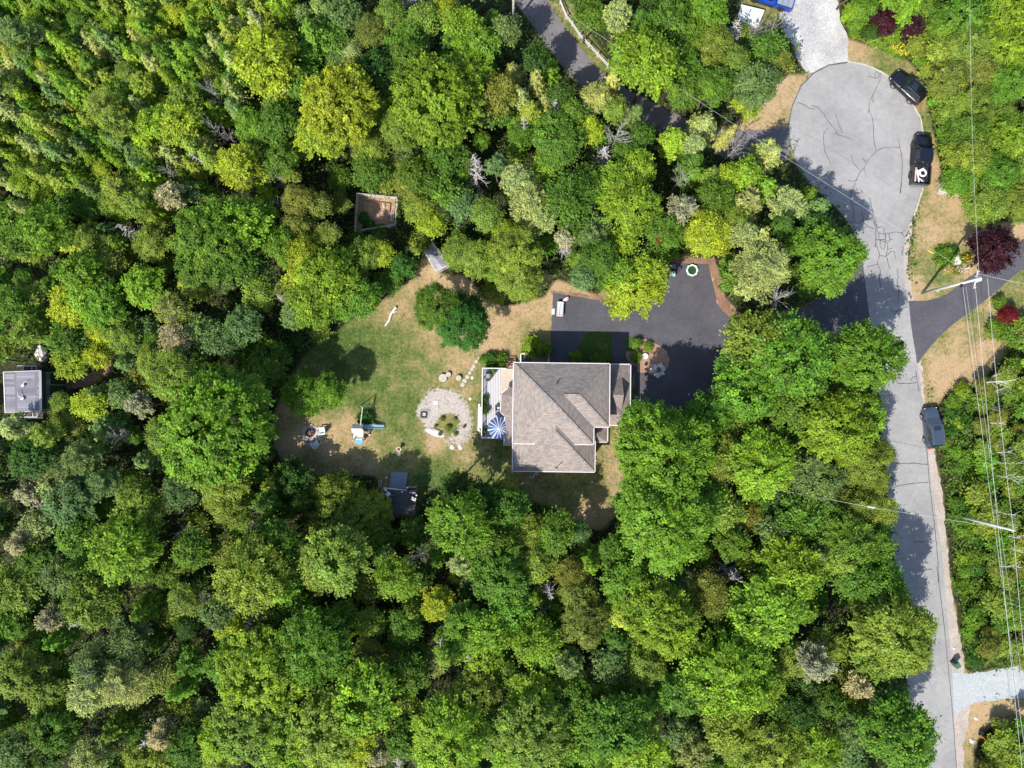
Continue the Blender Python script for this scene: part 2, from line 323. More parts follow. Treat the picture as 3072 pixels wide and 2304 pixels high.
TRAILP = [(108,820),(141,820),(175,816),(192,808),(210,797),(226,787),(243,783),(247,802),(230,808),(214,819),(197,831),(178,837),(141,840),(108,842)]
SHEDP = [(830,1015),(915,1010),(915,1120),(825,1125)]
CABINP = [(-12,786),(112,786),(112,905),(-12,905)]
UPLOT = [(860,-60),(870,10),(990,12),(1000,-60)]
FENCEP = [(1178,-20),(1243,88),(1308,163),(1326,150),(1290,95),(1255,45),(1232,-20)]
UPTRAIL = [(1588,-30),(1705,-30),(1705,35),(1662,58),(1600,48)]
ALLP = [FENCEP, UPTRAIL, CLEAR, ROADP, UPDRIVE, RDRIVE, GRAVDRIVE, BOTDRIVE, SHOULDER2, LEFTSTRIP, RLAWN, PENP, LOTBL, SHEDP, CABINP, UPLOT, TRAILP]
def smooth_poly(pts, n=3):
    out = []; N = len(pts)
    for i in range(N):
        p0, p1, p2, p3 = (Vector(pts[(i + k) % N] + ((0,) if len(pts[0]) == 2 else ())) for k in (-1, 0, 1, 2))
        a1 = (p1 - p0).angle(p2 - p1) if (p1 - p0).length > 0 else 0; a2 = (p2 - p1).angle(p3 - p2) if (p3 - p2).length else 0
        for k in range(n):
            t = k / n
            if a1 > 0.7 or a2 > 0.7: q = p1.lerp(p2, t)
            else: q = 0.5 * ((2 * p1) + (-p0 + p2) * t + (2 * p0 - 5 * p1 + 4 * p2 - p3) * t * t + (-p0 + 3 * p1 - 3 * p2 + p3) * t ** 3)
            out.append((q.x, q.y))
    return out
def inpoly(xs, ys, poly):
    r = np.zeros(xs.shape, bool); n = len(poly); j = n - 1
    for i in range(n):
        xi, yi = poly[i]; xj, yj = poly[j]
        if yi != yj:
            r ^= ((yi > ys) != (yj > ys)) & (xs < (xj - xi) * (ys - yi) / (yj - yi) + xi)
        j = i
    return r
def world_poly(poly, z=0.0, sm=3):
    return [tuple(V(x, y, 0)[:2]) for x, y in (smooth_poly(poly, sm) if sm > 1 else poly)]
CLEARW = [world_poly(p) for p in ALLP]
rs = np.random.RandomState(7)

# ground sheet
ax = np.concatenate([np.array([-700, -400, -220, -140, -100, -82]), np.arange(-74, 74.01, 0.45), np.array([82, 100, 140, 220, 400, 700])])
ay = np.concatenate([np.array([-700, -400, -220, -140, -90, -66]), np.arange(-58, 58.01, 0.45), np.array([66, 90, 140, 220, 400, 700])])
GX, GY = np.meshgrid(ax, ay); nx, ny = len(ax), len(ay)
gx, gy = GX.ravel(), GY.ravel()
forest = np.ones(gx.shape)
for p in [w_ for w_, q_ in zip(CLEARW, ALLP) if q_ not in (CABINP, SHEDP)]: forest[inpoly(gx, gy, p)] = 0.0
fg = forest.reshape(ny, nx)
for _ in range(3):
    f2 = fg.copy(); f2[1:-1, 1:-1] = (fg[1:-1, 1:-1] * 2 + fg[:-2, 1:-1] + fg[2:, 1:-1] + fg[1:-1, :-2] + fg[1:-1, 2:]) / 6; fg = f2
forest = fg.ravel()
dry = np.full(gx.shape, 0.42); wsum = np.full(gx.shape, 0.35); acc = dry * wsum
DRYB = [(1100,690,90,.95),(1160,655,60,.9),(1060,650,50,.75),(960,600,45,.95),(1010,610,40,.95),(1000,770,60,.7),(880,650,40,.75),(905,720,45,.55),(830,760,60,.22),(730,745,60,.08),(760,840,60,.12),
 (900,810,50,.35),(850,880,60,.25),(700,890,50,.4),(880,960,40,.35),(650,900,50,.75),(740,935,60,.85),(620,960,50,.8),(700,960,60,.85),(720,1000,50,.6),(850,1010,70,.6),(900,1010,45,.15),(930,1040,45,.05),(860,960,40,.3),
 (930,965,30,.95),(985,1005,40,.45),(1030,985,40,.7),(1060,1000,50,.2),(1100,1050,60,.5),(1180,1060,60,.5),(1240,1050,50,.5),(1310,990,50,.62),(1300,1060,50,.62),(1290,1110,30,.98),(1270,1130,30,.95),(1150,750,40,.12),(1130,720,40,.45),
 (1170,700,30,.5),(1290,745,35,.22),(1205,620,30,.98),(1250,640,25,.95),(1560,640,25,.98),(1550,600,20,.95),(1580,690,20,.95),(1090,740,40,.9),(1040,800,30,.3),(1055,850,20,.3),(1025,900,25,.4),(1360,745,20,.4),(810,675,30,.6),(640,1000,40,.55),
 (1850,110,30,.85),(1905,140,25,.38),(1950,150,25,.6),(1985,200,25,.7),(2000,270,18,.3),(2010,300,15,.62),(2015,360,18,.8),(1990,420,15,.35),(2050,430,50,.85),(2010,500,30,.88),(1975,460,18,.4),(1985,560,18,.4),(1970,600,18,.85),(2030,600,30,.45),
 (2060,540,40,.6),(1990,640,25,.85),(2110,500,30,.85),(2200,500,30,.98),(2100,590,20,.85),(2060,770,50,.88),(2040,810,35,.95),(2010,830,25,.8),(2120,700,30,.5),(2090,730,30,.6),(2150,680,30,.7),(2030,740,25,.45),(2120,760,30,.95),
 (1700,180,60,.85),(1640,240,50,.95),(1600,270,40,.9),(1700,250,40,.8),(2120,1540,60,.9),(2200,1530,50,.85),(2095,1600,40,.7),(2080,1440,30,.75),(2070,1330,30,.85),(2050,1200,25,.75),(2030,1010,25,.7),(2025,950,20,.6),(812,460,60,1.0),(800,480,40,1.0)]
for (x, y, r, d_) in DRYB:
    p = V(x, y); rr = r / 18.4
    w = np.exp(-((gx - p.x) ** 2 + (gy - p.y) ** 2) / (rr * rr * 0.7)) * 3; acc = acc + w * d_; wsum = wsum + w
dry = acc / wsum
grav = np.zeros(gx.shape)
for (x, y, r, a) in [(945,868,34,.9),(980,872,30,.8),(930,892,28,.75),(1005,900,24,.55),(1003,935,26,.6),(935,928,22,.6),(975,948,24,.55),(915,890,14,.7),(965,915,24,-.8),(850,985,16,.35)]:
    p = V(x, y); rr = r / 18.4
    grav += a * np.exp(-(((gx - p.x) ** 2 + (gy - p.y) ** 2) / (rr * rr)) ** 1.5)
cov = np.stack([np.clip(dry, 0, 1), np.clip(grav, 0, 1), forest, np.ones_like(forest)], 1).astype(np.float32)
gz = np.where(forest > 0.9, 0.12 * np.sin(gx * 0.9) * np.cos(gy * 0.8), 0.0) * (np.abs(gx) < 74) - 0.0
me = bpy.data.meshes.new('ground')
idx = np.arange(nx * ny).reshape(ny, nx); quads = np.stack([idx[:-1, :-1], idx[:-1, 1:], idx[1:, 1:], idx[1:, :-1]], -1).reshape(-1, 4)
def np_mesh(me, co_, faces, k=4):
    me.vertices.add(len(co_)); me.vertices.foreach_set('co', np.ascontiguousarray(co_, dtype=np.float32).ravel())
    me.loops.add(len(faces) * k); me.loops.foreach_set('vertex_index', np.ascontiguousarray(faces, dtype=np.int32).ravel())
    me.polygons.add(len(faces)); me.polygons.foreach_set('loop_start', np.arange(len(faces), dtype=np.int32) * k)
    me.polygons.foreach_set('loop_total', np.full(len(faces), k, dtype=np.int32)); me.update(calc_edges=True)
np_mesh(me, np.stack([gx, gy, gz], 1), quads)
a = me.attributes.new('cover', 'FLOAT_COLOR', 'POINT'); a.data.foreach_set('color', cov.ravel())
me.materials.append(MAT['ground'])
obj('ground', me, None, kind='structure')

def sheet(name, poly, z, mat, sm=3, world=False, skirt=0.06, jit=0.0, parent=None, kind='structure', seed=1):
    pts = poly if world else world_poly(poly, 0, sm)
    r = random.Random(seed)
    if jit:      # ragged edge
        q = []
        for i in range(len(pts)):
            a_, b_ = Vector(pts[i]), Vector(pts[(i + 1) % len(pts)]); n = max(1, int((b_ - a_).length / 0.35))
            for k in range(n):
                c_ = a_.lerp(b_, k / n); q.append((c_.x + r.uniform(-jit, jit), c_.y + r.uniform(-jit, jit)))
        pts = q
    bm = bmesh.new(); vsx = [bm.verts.new((x, y, z)) for x, y in pts]; f = bm.faces.new(vsx)
    bm.normal_update()
    if f.normal.z < 0: f.normal_flip()
    lo = [bm.verts.new((x, y, z - skirt)) for x, y in pts]
    for i in range(len(pts)):
        j = (i + 1) % len(pts); bm.faces.new((vsx[i], vsx[j], lo[j], lo[i]))
    bmesh.ops.triangulate(bm, faces=[f], ngon_method='EAR_CLIP')
    me = bpy.data.meshes.new(name); bm.to_mesh(me); bm.free(); me.materials.append(mat)
    o = bpy.data.objects.new(name, me); C.objects.link(o)
    if parent: o.parent = parent
    elif kind: o['kind'] = kind
    return o
sheet('driveway', UPDRIVE, 0.030, MAT['asphaltbrown'], jit=0.04)
sheet('driveway', HOMEDRIVE, 0.032, MAT['asphalt'], jit=0.03)
sheet('driveway', RDRIVE, 0.032, MAT['asphalt'], jit=0.02)
road = sheet('road', ROADP, 0.045, MAT['road'], jit=0.03)
sheet('gravel_drive', GRAVDRIVE, 0.024, MAT['gravel'], jit=0.12)
sheet('gravel_drive', BOTDRIVE, 0.024, MAT['gravelroad'], jit=0.10)
sheet('shoulder', SHOULDER, 0.018, MAT['shoulder'], jit=0.08)
sheet('shoulder', SHOULDER2, 0.018, MAT['shoulder'], jit=0.15)
sheet('path', TRAILP, 0.02, MAT['dirt'], jit=0.12)
sheet('gravel_yard', UPLOT, 0.02, MAT['asphaltbrown'], jit=0.1)
sheet('lawn_island', [(1266,719),(1290,715),(1321,722),(1321,800),(1236,800),(1243,761)], 0.05, MAT['ground'], sm=1, jit=0.03)
BEDP = [(1376,731),(1389,731),(1408,738),(1425,747),(1440,758),(1446,775),(1444,790),(1436,803),(1420,813),(1398,806),(1376,805),(1376,790),(1366,790),(1352,772),(1352,758),(1376,758)]
sheet('mulch_bed', BEDP, 0.06, MAT['mulch'], sm=1, jit=0.03)
sheet('bed_lawn', [(1352,726),(1378,730),(1378,759),(1352,759)], 0.07, MAT['ground'], sm=1, jit=0.03)
# the fresh brown edges of soil beside the asphalt
def strip(name, line, w, z, mat, jit=0.08, taper=False, seed=3):
    pts = [V(x, y) for x, y in line]; L, R = [], []
    for i, p in enumerate(pts):
        d_ = (pts[min(i + 1, len(pts) - 1)] - pts[max(i - 1, 0)]).normalized(); n = Vector((-d_.y, d_.x, 0)); L.append(tuple((p + n * w / 2)[:2])); R.append(tuple((p - n * w / 2)[:2]))
    return sheet(name, L + R[::-1], z, mat, world=True, jit=jit, seed=seed)
strip('soil_edge', [(1190,632),(1240,637),(1300,646)], 0.55, 0.014, MAT['dirt'])
strip('soil_edge', [(1440,562),(1490,562),(1536,566),(1549,600),(1553,640),(1566,665),(1590,686),(1608,688)], 1.0, 0.014, MAT['dirt'], jit=0.2)
strip('kerb_line', [(1730,186),(1757,158),(1790,141),(1830,135)], 0.16, 0.049, MAT['tar'], jit=0.02)
strip('kerb_line', [(1703,272),(1711,229),(1730,187)], 0.12, 0.049, MAT['tar'], jit=0.02)
strip('kerb_line', [(1704,275),(1706,310),(1719,350),(1745,392)], 0.12, 0.049, MAT['tar'], jit=0.02)
strip('kerb_edge', [(1830,133),(1870,140),(1907,157),(1953,194),(1988,255),(1998,310),(1999,370),(1992,412),(1979,452),(1964,490)], 0.18, 0.05, MAT['steppingstone'], jit=0.03)

# tar lines sealing the cracks of the road
def tar(zone, pts, w=0.075, z=0.0495, mat='tar'):
    pp = [Z(zone, x, y, 0) for x, y in pts]; r = random.Random(len(pts) * 7 + int(pts[0][0])); q = []
    for i in range(len(pp) - 1):
        n = max(2, int((pp[i + 1] - pp[i]).length / 0.3))
        for k in range(n):
            c_ = pp[i].lerp(pp[i + 1], k / n); q.append(c_ + Vector((r.uniform(-.025, .025), r.uniform(-.025, .025), 0)))
    q.append(pp[-1]); mb = MB(); L = []
    for i, p in enumerate(q):
        d_ = (q[min(i + 1, len(q) - 1)] - q[max(i - 1, 0)]).normalized(); n = Vector((-d_.y, d_.x, 0)); ww = w * r.uniform(0.35, 0.62)
        L.append((p.x + n.x * ww, p.y + n.y * ww, z)); L.append((p.x - n.x * ww, p.y - n.y * ww, z))
    mb.add(L, [(2 * i, 2 * i + 1, 2 * i + 3, 2 * i + 2) for i in range(len(q) - 1)])
    o = obj('tar_line', mb, MAT[mat]); o.parent = road
for l in [[(260,880),(320,900),(375,935),(415,935)],[(385,905),(430,920),(480,965),(520,1030),(590,1120),(610,1160),(680,1175),(715,1193)],[(570,1150),(600,1140)],[(590,975),(615,1060),(650,1138)],
          [(525,1100),(490,1140),(485,1190),(497,1300),(530,1370),(553,1410)],[(975,615),(970,690),(910,820),(880,870),(877,950),(865,975)],[(910,820),(912,885)],[(940,615),(925,640),(935,675),(955,670),(965,630),(940,615)],[(870,655),(930,672)],
          [(877,950),(905,1010),(915,1100),(918,1200),(935,1290)],[(1140,1270),(1060,1262),(980,1275),(940,1295),(880,1360),(845,1410),(840,1440),(800,1480),(770,1540),(735,1610),(720,1659)],[(820,1362),(855,1392)],[(835,1465),(853,1515)],
          [(720,1330),(745,1400),(803,1475)],[(695,1545),(735,1558),(775,1540)],[(1128,1188),(1145,1280),(1162,1380),(1158,1500),(1147,1659)],[(375,1408),(350,1430),(337,1465)]]: tar('7', l)
for l in [[(265,0),(200,130),(215,240),(235,350),(225,390),(262,468),(340,440)],[(415,170),(450,310),(455,380),(480,470),(510,500)],[(440,345),(450,420),(470,480),(490,530),(485,600),(490,700),(480,745)],[(320,330),(345,400),(345,460)],
          [(345,400),(400,415),(445,395)],[(345,430),(440,425)],[(350,460),(400,505),(470,525)],[(455,315),(480,390),(495,470),(500,505)],[(490,530),(520,510),(570,500),(590,540),(580,590),(530,580),(495,540)],[(580,590),(610,575),(640,580),(720,566),(800,574)],
          [(520,580),(530,650),(600,650),(605,590)],[(640,580),(650,640),(690,657)],[(600,590),(595,660),(640,680),(660,640)],[(490,650),(540,660),(600,680),(630,700),(625,770),(610,840)],[(540,660),(540,720),(560,768)],[(595,660),(595,720),(580,768)],
          [(490,700),(520,780),(530,835),(610,845),(620,870),(650,995)],[(530,835),(510,930),(500,940),(385,968)],[(510,930),(545,1010),(530,1085),(545,1208)],[(625,770),(680,750)],[(620,840),(660,790),(700,785),(718,870)],[(735,985),(750,1090),(735,1110),(750,1220),(752,1388)],
          [(785,0),(770,120)],[(835,545),(800,550),(792,580),(815,615),(830,620)],[(815,730),(795,780),(787,838)],[(690,1525),(735,1478),(800,1440),(858,1428)],[(660,1475),(735,1478)],[(330,470),(350,555)]]: tar('8', l, 0.085)
for l in [[(485,125),(560,130),(635,122)],[(585,105),(610,80),(632,75)],[(630,35),(638,100),(655,185)],[(435,930),(520,908),(610,892),(725,885)],[(615,1348),(650,1338),(695,1345)],[(700,1555),(755,1548)],[(480,742),(600,738),(720,748)]]: tar('9', l, 0.10)
tar('9', [(712,620),(725,780),(740,950),(765,1150),(785,1330),(800,1500),(806,1655)], 0.09)
tar('A', [(850,0),(870,150),(900,380),(925,620),(950,880),(975,1150),(995,1400),(1012,1655)], 0.09)
# ------------------------------------------------------------------ leaf building
def unit(a): return a / np.maximum(np.linalg.norm(a, axis=1, keepdims=True), 1e-9)
def leaf_mesh(name, c, n, L, W, tint, mat, rs, tang=None, shape='leaf'):
    n = unit(n); t = rs.normal(size=c.shape) if tang is None else tang + rs.normal(size=c.shape) * 0.25
    t = unit(t - n * (t * n).sum(1, keepdims=True)); bt = np.cross(n, t)
    L = np.broadcast_to(np.asarray(L, float), (len(c),))[:, None]; W = np.broadcast_to(np.asarray(W, float), (len(c),))[:, None]
    p0 = c - t * L * 0.5; p1 = c + bt * W * 0.5 + t * L * 0.08 - n * L * 0.06; p2 = c + t * L * 0.5 - n * L * 0.10; p3 = c - bt * W * 0.5 + t * L * 0.08 - n * L * 0.06
    co_ = np.stack([p0, p1, p2, p3], 1).reshape(-1, 3); f = np.arange(len(co_)).reshape(-1, 4)
    me = bpy.data.meshes.new(name); np_mesh(me, co_, f)
    a = me.attributes.new('tint', 'FLOAT_COLOR', 'POINT')
    a.data.foreach_set('color', np.repeat(np.concatenate([tint, np.ones((len(c), 1))], 1), 4, axis=0).astype(np.float32).ravel())
    me.materials.append(mat); return me
def tints(n, rs, base=0.5, var=0.13, yel=0.25):
    return np.stack([np.clip(rs.normal(base, var, n), 0.15, 1), np.clip(rs.normal(yel, 0.22, n), 0, 1), rs.rand(n)], 1)

def broadleaf(R, seed, leaf=0.21, flat=0.78, dens=1.0, fan=1.0, lobes=None):
    """crown of radius R: boughs with clusters of leaves at their ends, centre of the crown at the origin, top at +flat*R"""
    rs = np.random.RandomState(seed); K = lobes or int(7 + R * 3.2)
    lc = []; lr = []
    for k in range(K):
        a_ = 2 * math.pi * (k + rs.rand() * 0.7) / K * (2.0 if k % 2 else 1.0); rr = R * rs.uniform(0.25, 0.80); q = rr / R
        lc.append((rr * math.cos(a_), rr * math.sin(a_), R * flat * (0.55 - 1.05 * q * q) + rs.uniform(-.12, .12) * R)); lr.append(R * rs.uniform(0.20, 0.42) * (1.1 - 0.25 * q))
    lc.append((0, 0, R * flat * 0.45)); lr.append(R * 0.45)
    lc = np.array(lc); lr = np.array(lr)
    cl = []; cn = []
    for (c_, r_) in zip(lc, lr):
        n = int(dens * 2 * math.pi * r_ * r_ / 0.30) + 6; d_ = unit(rs.normal(size=(n, 3))); d_[:, 2] = np.abs(d_[:, 2]) * 0.9 - 0.25; d_ = unit(d_)
        p = c_ + d_ * r_ * np.array([1, 1, 0.85]) * rs.uniform(0.76, 1.14, (n, 1)); cl.append(p); cn.append(d_)
    ncore = int(7 * R * R) + 8; dc = unit(rs.normal(size=(ncore, 3))) * (rs.rand(ncore, 1) ** .4) * np.array([.72, .72, .34 * flat]) * R; dc[:, 2] += .12 * R * flat - .35 * flat * np.hypot(dc[:, 0], dc[:, 1]) ** 2 / R
    cl = np.concatenate(cl); cn = np.concatenate(cn)
    dd = np.linalg.norm(cl[:, None] - lc[None], axis=2) / lr[None]; keep = (dd < 0.72).sum(1) == 0; cl, cn = cl[keep], cn[keep]
    keep = rs.rand(len(cl)) < 0.93; cl, cn = cl[keep], cn[keep]
    ns = int(16 * R); sa = rs.uniform(0, 6.283, ns); sr = R * rs.uniform(.78, 1.02, ns); sh = np.stack([sr * np.cos(sa), sr * np.sin(sa), R * flat * rs.uniform(-.45, .15, ns)], 1)
    cl = np.concatenate([cl, sh, sh * np.array([.88, .88, 1]) + np.array([0, 0, .06])]); cn = np.concatenate([cn] + [unit(np.stack([np.cos(sa) * .4, np.sin(sa) * .4, np.ones(ns)], 1))] * 2)
    cl = np.concatenate([cl, dc]); cn = np.concatenate([cn, np.tile([0, 0, 1.], (len(dc), 1))])
    m = int(30 * dens); N = len(cl); rad = rs.uniform(0.17, 0.36, N)
    out = unit(cl * np.array([1, 1, 0.35]) + 1e-3)
    off = rs.normal(size=(N, m, 3)) * np.array([1, 1, 0.55]) * rad[:, None, None] * 0.62
    off += out[:, None, :] * rs.normal(size=(N, m, 1)) * rad[:, None, None] * 0.62 * fan
    c = (cl[:, None, :] + off).reshape(-1, 3)
    nn = np.repeat(cn, m, 0) * 0.55 + np.array([0, 0, 0.75]) + rs.normal(size=(N * m, 3)) * 0.42
    ct_ = tints(N, rs, 0.52, 0.13, 0.22); t = np.repeat(ct_, m, 0); t[:, 0] += rs.normal(size=N * m) * 0.07; t[:, 1] += rs.normal(size=N * m) * 0.08
    t = np.clip(t, 0.1, 1); L = leaf * rs.uniform(0.7, 1.35, N * m)
    return leaf_mesh('crown', c, nn, L, L * 0.72, t, MAT['leaf'], rs, tang=np.repeat(out, m, 0) * 0.9), cl

def spruce(H, R, seed, droop=0.15, leaf=0.24, dens=1.0, power=0.50):
    """crown with its tip at z=H and foot of the tree at z=0"""
    rs = np.random.RandomState(seed); c = []; nn = []; tg = []; tt = []
    z = 0.34 * H; ph = rs.rand() * 6.28; lump = rs.uniform(0.75, 1.05)
    while z < H:
        q = (z - 0.34 * H) / (0.66 * H); wob = 1 + 0.26 * math.sin(ph + z * 6.28 / lump) + 0.07 * rs.normal()
        r = R * (1 - q) ** power * wob * (0.75 + 0.35 * min(1, q * 4)) + 0.10
        nb = max(4, int(5 + 4.2 * r)); a0 = rs.rand() * 6.28
        for k in range(nb):
            a_ = a0 + 2 * math.pi * k / nb + rs.normal() * 0.15; rb = r * rs.uniform(0.72, 1.15); d_ = np.array([math.cos(a_), math.sin(a_), 0]); s_ = np.array([-d_[1], d_[0], 0])
            m = max(2, int(rb / 0.17)); bt = rs.normal(0.5, 0.08)
            for i in range(m):
                f = (i + 0.7) / m
                if f < 0.25: continue
                w = 0.20 * (1.15 - f) * rb + 0.05
                for sd in (-1, 0, 1):
                    c.append(d_ * rb * f + s_ * sd * w * rs.uniform(.6, 1.1) + np.array([0, 0, z - droop * rb * f + rs.normal() * 0.05 - abs(sd) * 0.04]))
                    nn.append(np.array([0, 0, 1.0]) + d_ * 0.55 + rs.normal(size=3) * 0.32); tg.append(d_ + s_ * sd * 0.6); tt.append((bt + 0.10 * (f - 0.6) + rs.normal() * 0.05, 0.15 + 0.35 * f + rs.normal() * 0.1, rs.rand()))
        z += 0.27 / dens * (0.8 + 0.4 * rs.rand())
    c.append(np.array([0, 0, H])); nn.append(np.array([1, 0, .3])); tg.append(np.array([0, 0, 1.])); tt.append((.5, .3, .5))
    c = np.array(c); t = np.clip(np.array(tt), 0.05, 1); L = leaf * rs.uniform(0.8, 1.3, len(c))
    return leaf_mesh('crown', c, np.array(nn), L, L * 0.62, t, MAT['needle'], rs, tang=np.array(tg)), None

def plume(R, H, seed, nb=34, thin=0.072, bare=0.0):
    """airy pine or larch: long soft branches set round a stem, crown centre at the origin"""
    rs = np.random.RandomState(seed); c = []; nn = []; tg = []; tt = []; wood = []
    for k in range(nb):
        a_ = k * 2.39996 + rs.normal() * 0.2; hz = rs.uniform(-1, 1); q = (1 - (hz + 1) / 2) ** 0.6; rb = R * (0.25 + 0.75 * q) * rs.uniform(0.75, 1.12)
        z0 = hz * H * 0.5; d_ = np.array([math.cos(a_), math.sin(a_), 0]); s_ = np.array([-d_[1], d_[0], 0]); bt = rs.normal(0.5, 0.07)
        wood.append((np.array([0, 0, z0 - 0.3]), d_ * rb * 0.85 + np.array([0, 0, z0 + 0.12 * rb])))
        m = int(rb / 0.075)
        for i in range(m):
            f = (i + 1) / m
            if f < 0.16 or rs.rand() < bare: continue
            w = 0.30 * rb * math.sin(min(1, f * 1.1) * 2.6) + 0.06
            for j in range(6):
                o_ = rs.uniform(-1, 1)
                c.append(d_ * rb * f + s_ * o_ * w + np.array([0, 0, z0 + 0.22 * rb * f * f + rs.normal() * 0.10]))
                nn.append(np.array([0, 0, 0.8]) + rs.normal(size=3) * 0.5); tg.append(d_ + s_ * o_ * 0.9 + np.array([0, 0, 0.25])); tt.append((bt + rs.normal() * 0.06 + 0.12 * (f - .5), 0.1 + 0.3 * f, rs.rand()))
    c = np.array(c); t = np.clip(np.array(tt), 0.05, 1); L = 0.27 * rs.uniform(0.7, 1.3, len(c))
    return leaf_mesh('crown', c, np.array(nn), L, thin * rs.uniform(0.8, 1.5, len(c)), t, MAT['needle'], rs, tang=np.array(tg)), wood

def trunk_mesh(H, r, seed, limbs=6, reach=1.0, top=0.95, mat='bark', zl=0.45):
    rnd = random.Random(seed); mb = MB(); n = 5
    pts = [(rnd.uniform(-.12, .12) * i, rnd.uniform(-.12, .12) * i, H * top * i / n) for i in range(n + 1)]; pts[0] = (0, 0, -0.15)
    mb.tube(pts, [r * (1 - 0.85 * i / n) for i in range(n + 1)], 7)
    for k in range(limbs):
        a = rnd.uniform(0, 6.28); z = H * rnd.uniform(zl, 0.85); L = reach * rnd.uniform(0.5, 0.9)
        mb.tube([(0, 0, z), (L * .5 * math.cos(a), L * .5 * math.sin(a), z + L * .35), (L * math.cos(a), L * math.sin(a), z + L * .55)], [r * .38, r * .25, r * .08], 5)
    return mesh_of('trunk', mb, MAT[mat], True)

def dead_mesh(H, R, seed, kind='cone', r=0.10):
    rnd = random.Random(seed); mb = MB(); n = 6
    lean = (rnd.uniform(-.03, .03), rnd.uniform(-.03, .03)); ax_ = [(lean[0] * H * i / n + rnd.uniform(-.06, .06), lean[1] * H * i / n + rnd.uniform(-.06, .06), H * i / n) for i in range(n + 1)]
    tr = MB(); tr.tube(ax_, [r * (1 - .85 * i / n) for i in range(n + 1)], 6)
    nb = int(46 if kind == 'cone' else 24)
    for k in range(nb):
        f = rnd.uniform(0.30, 0.99) if kind == 'cone' else rnd.uniform(0.45, 0.97); z = H * f; a = rnd.uniform(0, 6.28)
        L = R * ((1 - f) * 1.1 + 0.22) * rnd.uniform(.6, 1.1) if kind == 'cone' else R * rnd.uniform(.5, 1.1)
        up = -0.1 if kind == 'cone' else rnd.uniform(0.2, .9); x0, y0 = lean[0] * z, lean[1] * z; p = Vector((x0, y0, z)); pts = [p]
        for i in range(3):
            a += rnd.uniform(-.35, .35); p = p + Vector((math.cos(a), math.sin(a), up + rnd.uniform(-.15, .25))) * (L / 3); pts.append(p)
        mb.tube(pts, [0.042, .032, .022, .012], 4, cap=False)
        for t in range(5 if kind == 'cone' else 6):
            q = pts[rnd.choice([1, 2, 2, 3])]; b = a + rnd.uniform(-1.1, 1.1); l = L * rnd.uniform(.2, .45)
            e = q + Vector((math.cos(b), math.sin(b), up * .6 + rnd.uniform(-.2, .3))) * l
            mb.tube([q, q.lerp(e, .5) + Vector((rnd.uniform(-.05, .05), rnd.uniform(-.05, .05), 0)), e], [.024, .018, .010], 3, cap=False)
    return mesh_of('branches', mb, MAT['deadwood'], True), mesh_of('trunk', tr, MAT['deadwood'], True)

# the stock of crowns, shared by all trees of a size
BL = {}
for R, k in ((0.8, 3), (1.3, 4), (2.0, 5), (2.9, 5), (4.0, 4), (5.2, 3)):
    BL[R] = [broadleaf(R, 100 + int(R * 10) + i * 7, leaf=0.19 + 0.012 * R, dens=1.0 if R > 1 else 1.3, fan=(0.6, 1.2, 1.7)[i % 3])[0] for i in range(k)]
FL = {}
for R, k in ((1.3, 3), (2.0, 3), (2.9, 3), (4.0, 2)):
    FL[R] = [broadleaf(R, 300 + int(R * 10) + i * 7, leaf=0.15, dens=1.7, fan=0.5, flat=0.9)[0] for i in range(k)]
SP = [(spruce(H, R, 500 + i, droop=dr, dens=dn)[0], H, R) for i, (H, R, dr, dn) in enumerate([(8.5, 1.25, .1, 1.0), (9, 1.5, .2, .9), (7.5, 1.1, .05, 1.0), (8, 1.6, .2, .85), (6.5, 1.3, .15, 1.0), (5.5, 1.4, .1, 1.1), (4, 1.3, .1, 1.2)])]
PL = {}
for R, k in ((1.5, 2), (2.4, 3), (3.6, 2)):
    PL[R] = [plume(R, R * 1.5, 700 + int(R * 10) + i, nb=int(26 + 9 * R), bare=(0, .15, .3)[i % 3]) for i in range(k)]
DEADC = [dead_mesh(9, 1.3, 900 + i, 'cone') for i in range(3)]
DEADB = [dead_mesh(8, 2.4, 930 + i, 'bare', .13) for i in range(4)]
DEADS = [dead_mesh(5, 1.5, 960 + i, 'bare', .07) for i in range(2)]
TRK = {h: [trunk_mesh(h, 0.05 + 0.016 * h, 40 + h * 3 + i, limbs=5 if h > 3 else 3, reach=h * 0.16) for i in range(2)] for h in (2, 4, 6, 8, 10, 12)}
def stock(D, R):
    k = min(D, key=lambda x: abs(math.log(x / max(R, .3)))); return k, D[k]

COL = {'g': (.078, .158, .020), 'l': (.150, .255, .024), 'y': (.225, .300, .026), 'd': (.040, .092, .015), 'o': (.155, .190, .038), 'b': (.095, .165, .056),
       'p': (.235, .285, .105), 'w': (.235, .24, .155), 'G': (.040, .120, .018), 'u': (.034, .009, .018), 'r': (.13, .012, .016), 'm': (.100, .205, .022), 'q': (.150, .222, .036)}
CW = {'g': 'mid green', 'l': 'lime green', 'y': 'yellow green', 'd': 'dark green', 'o': 'olive', 'b': 'blue green', 'p': 'pale green', 'w': 'greyish pale', 'G': 'deep green', 'u': 'dark purple', 'r': 'red', 'm': 'fresh green', 'q': 'light green'}
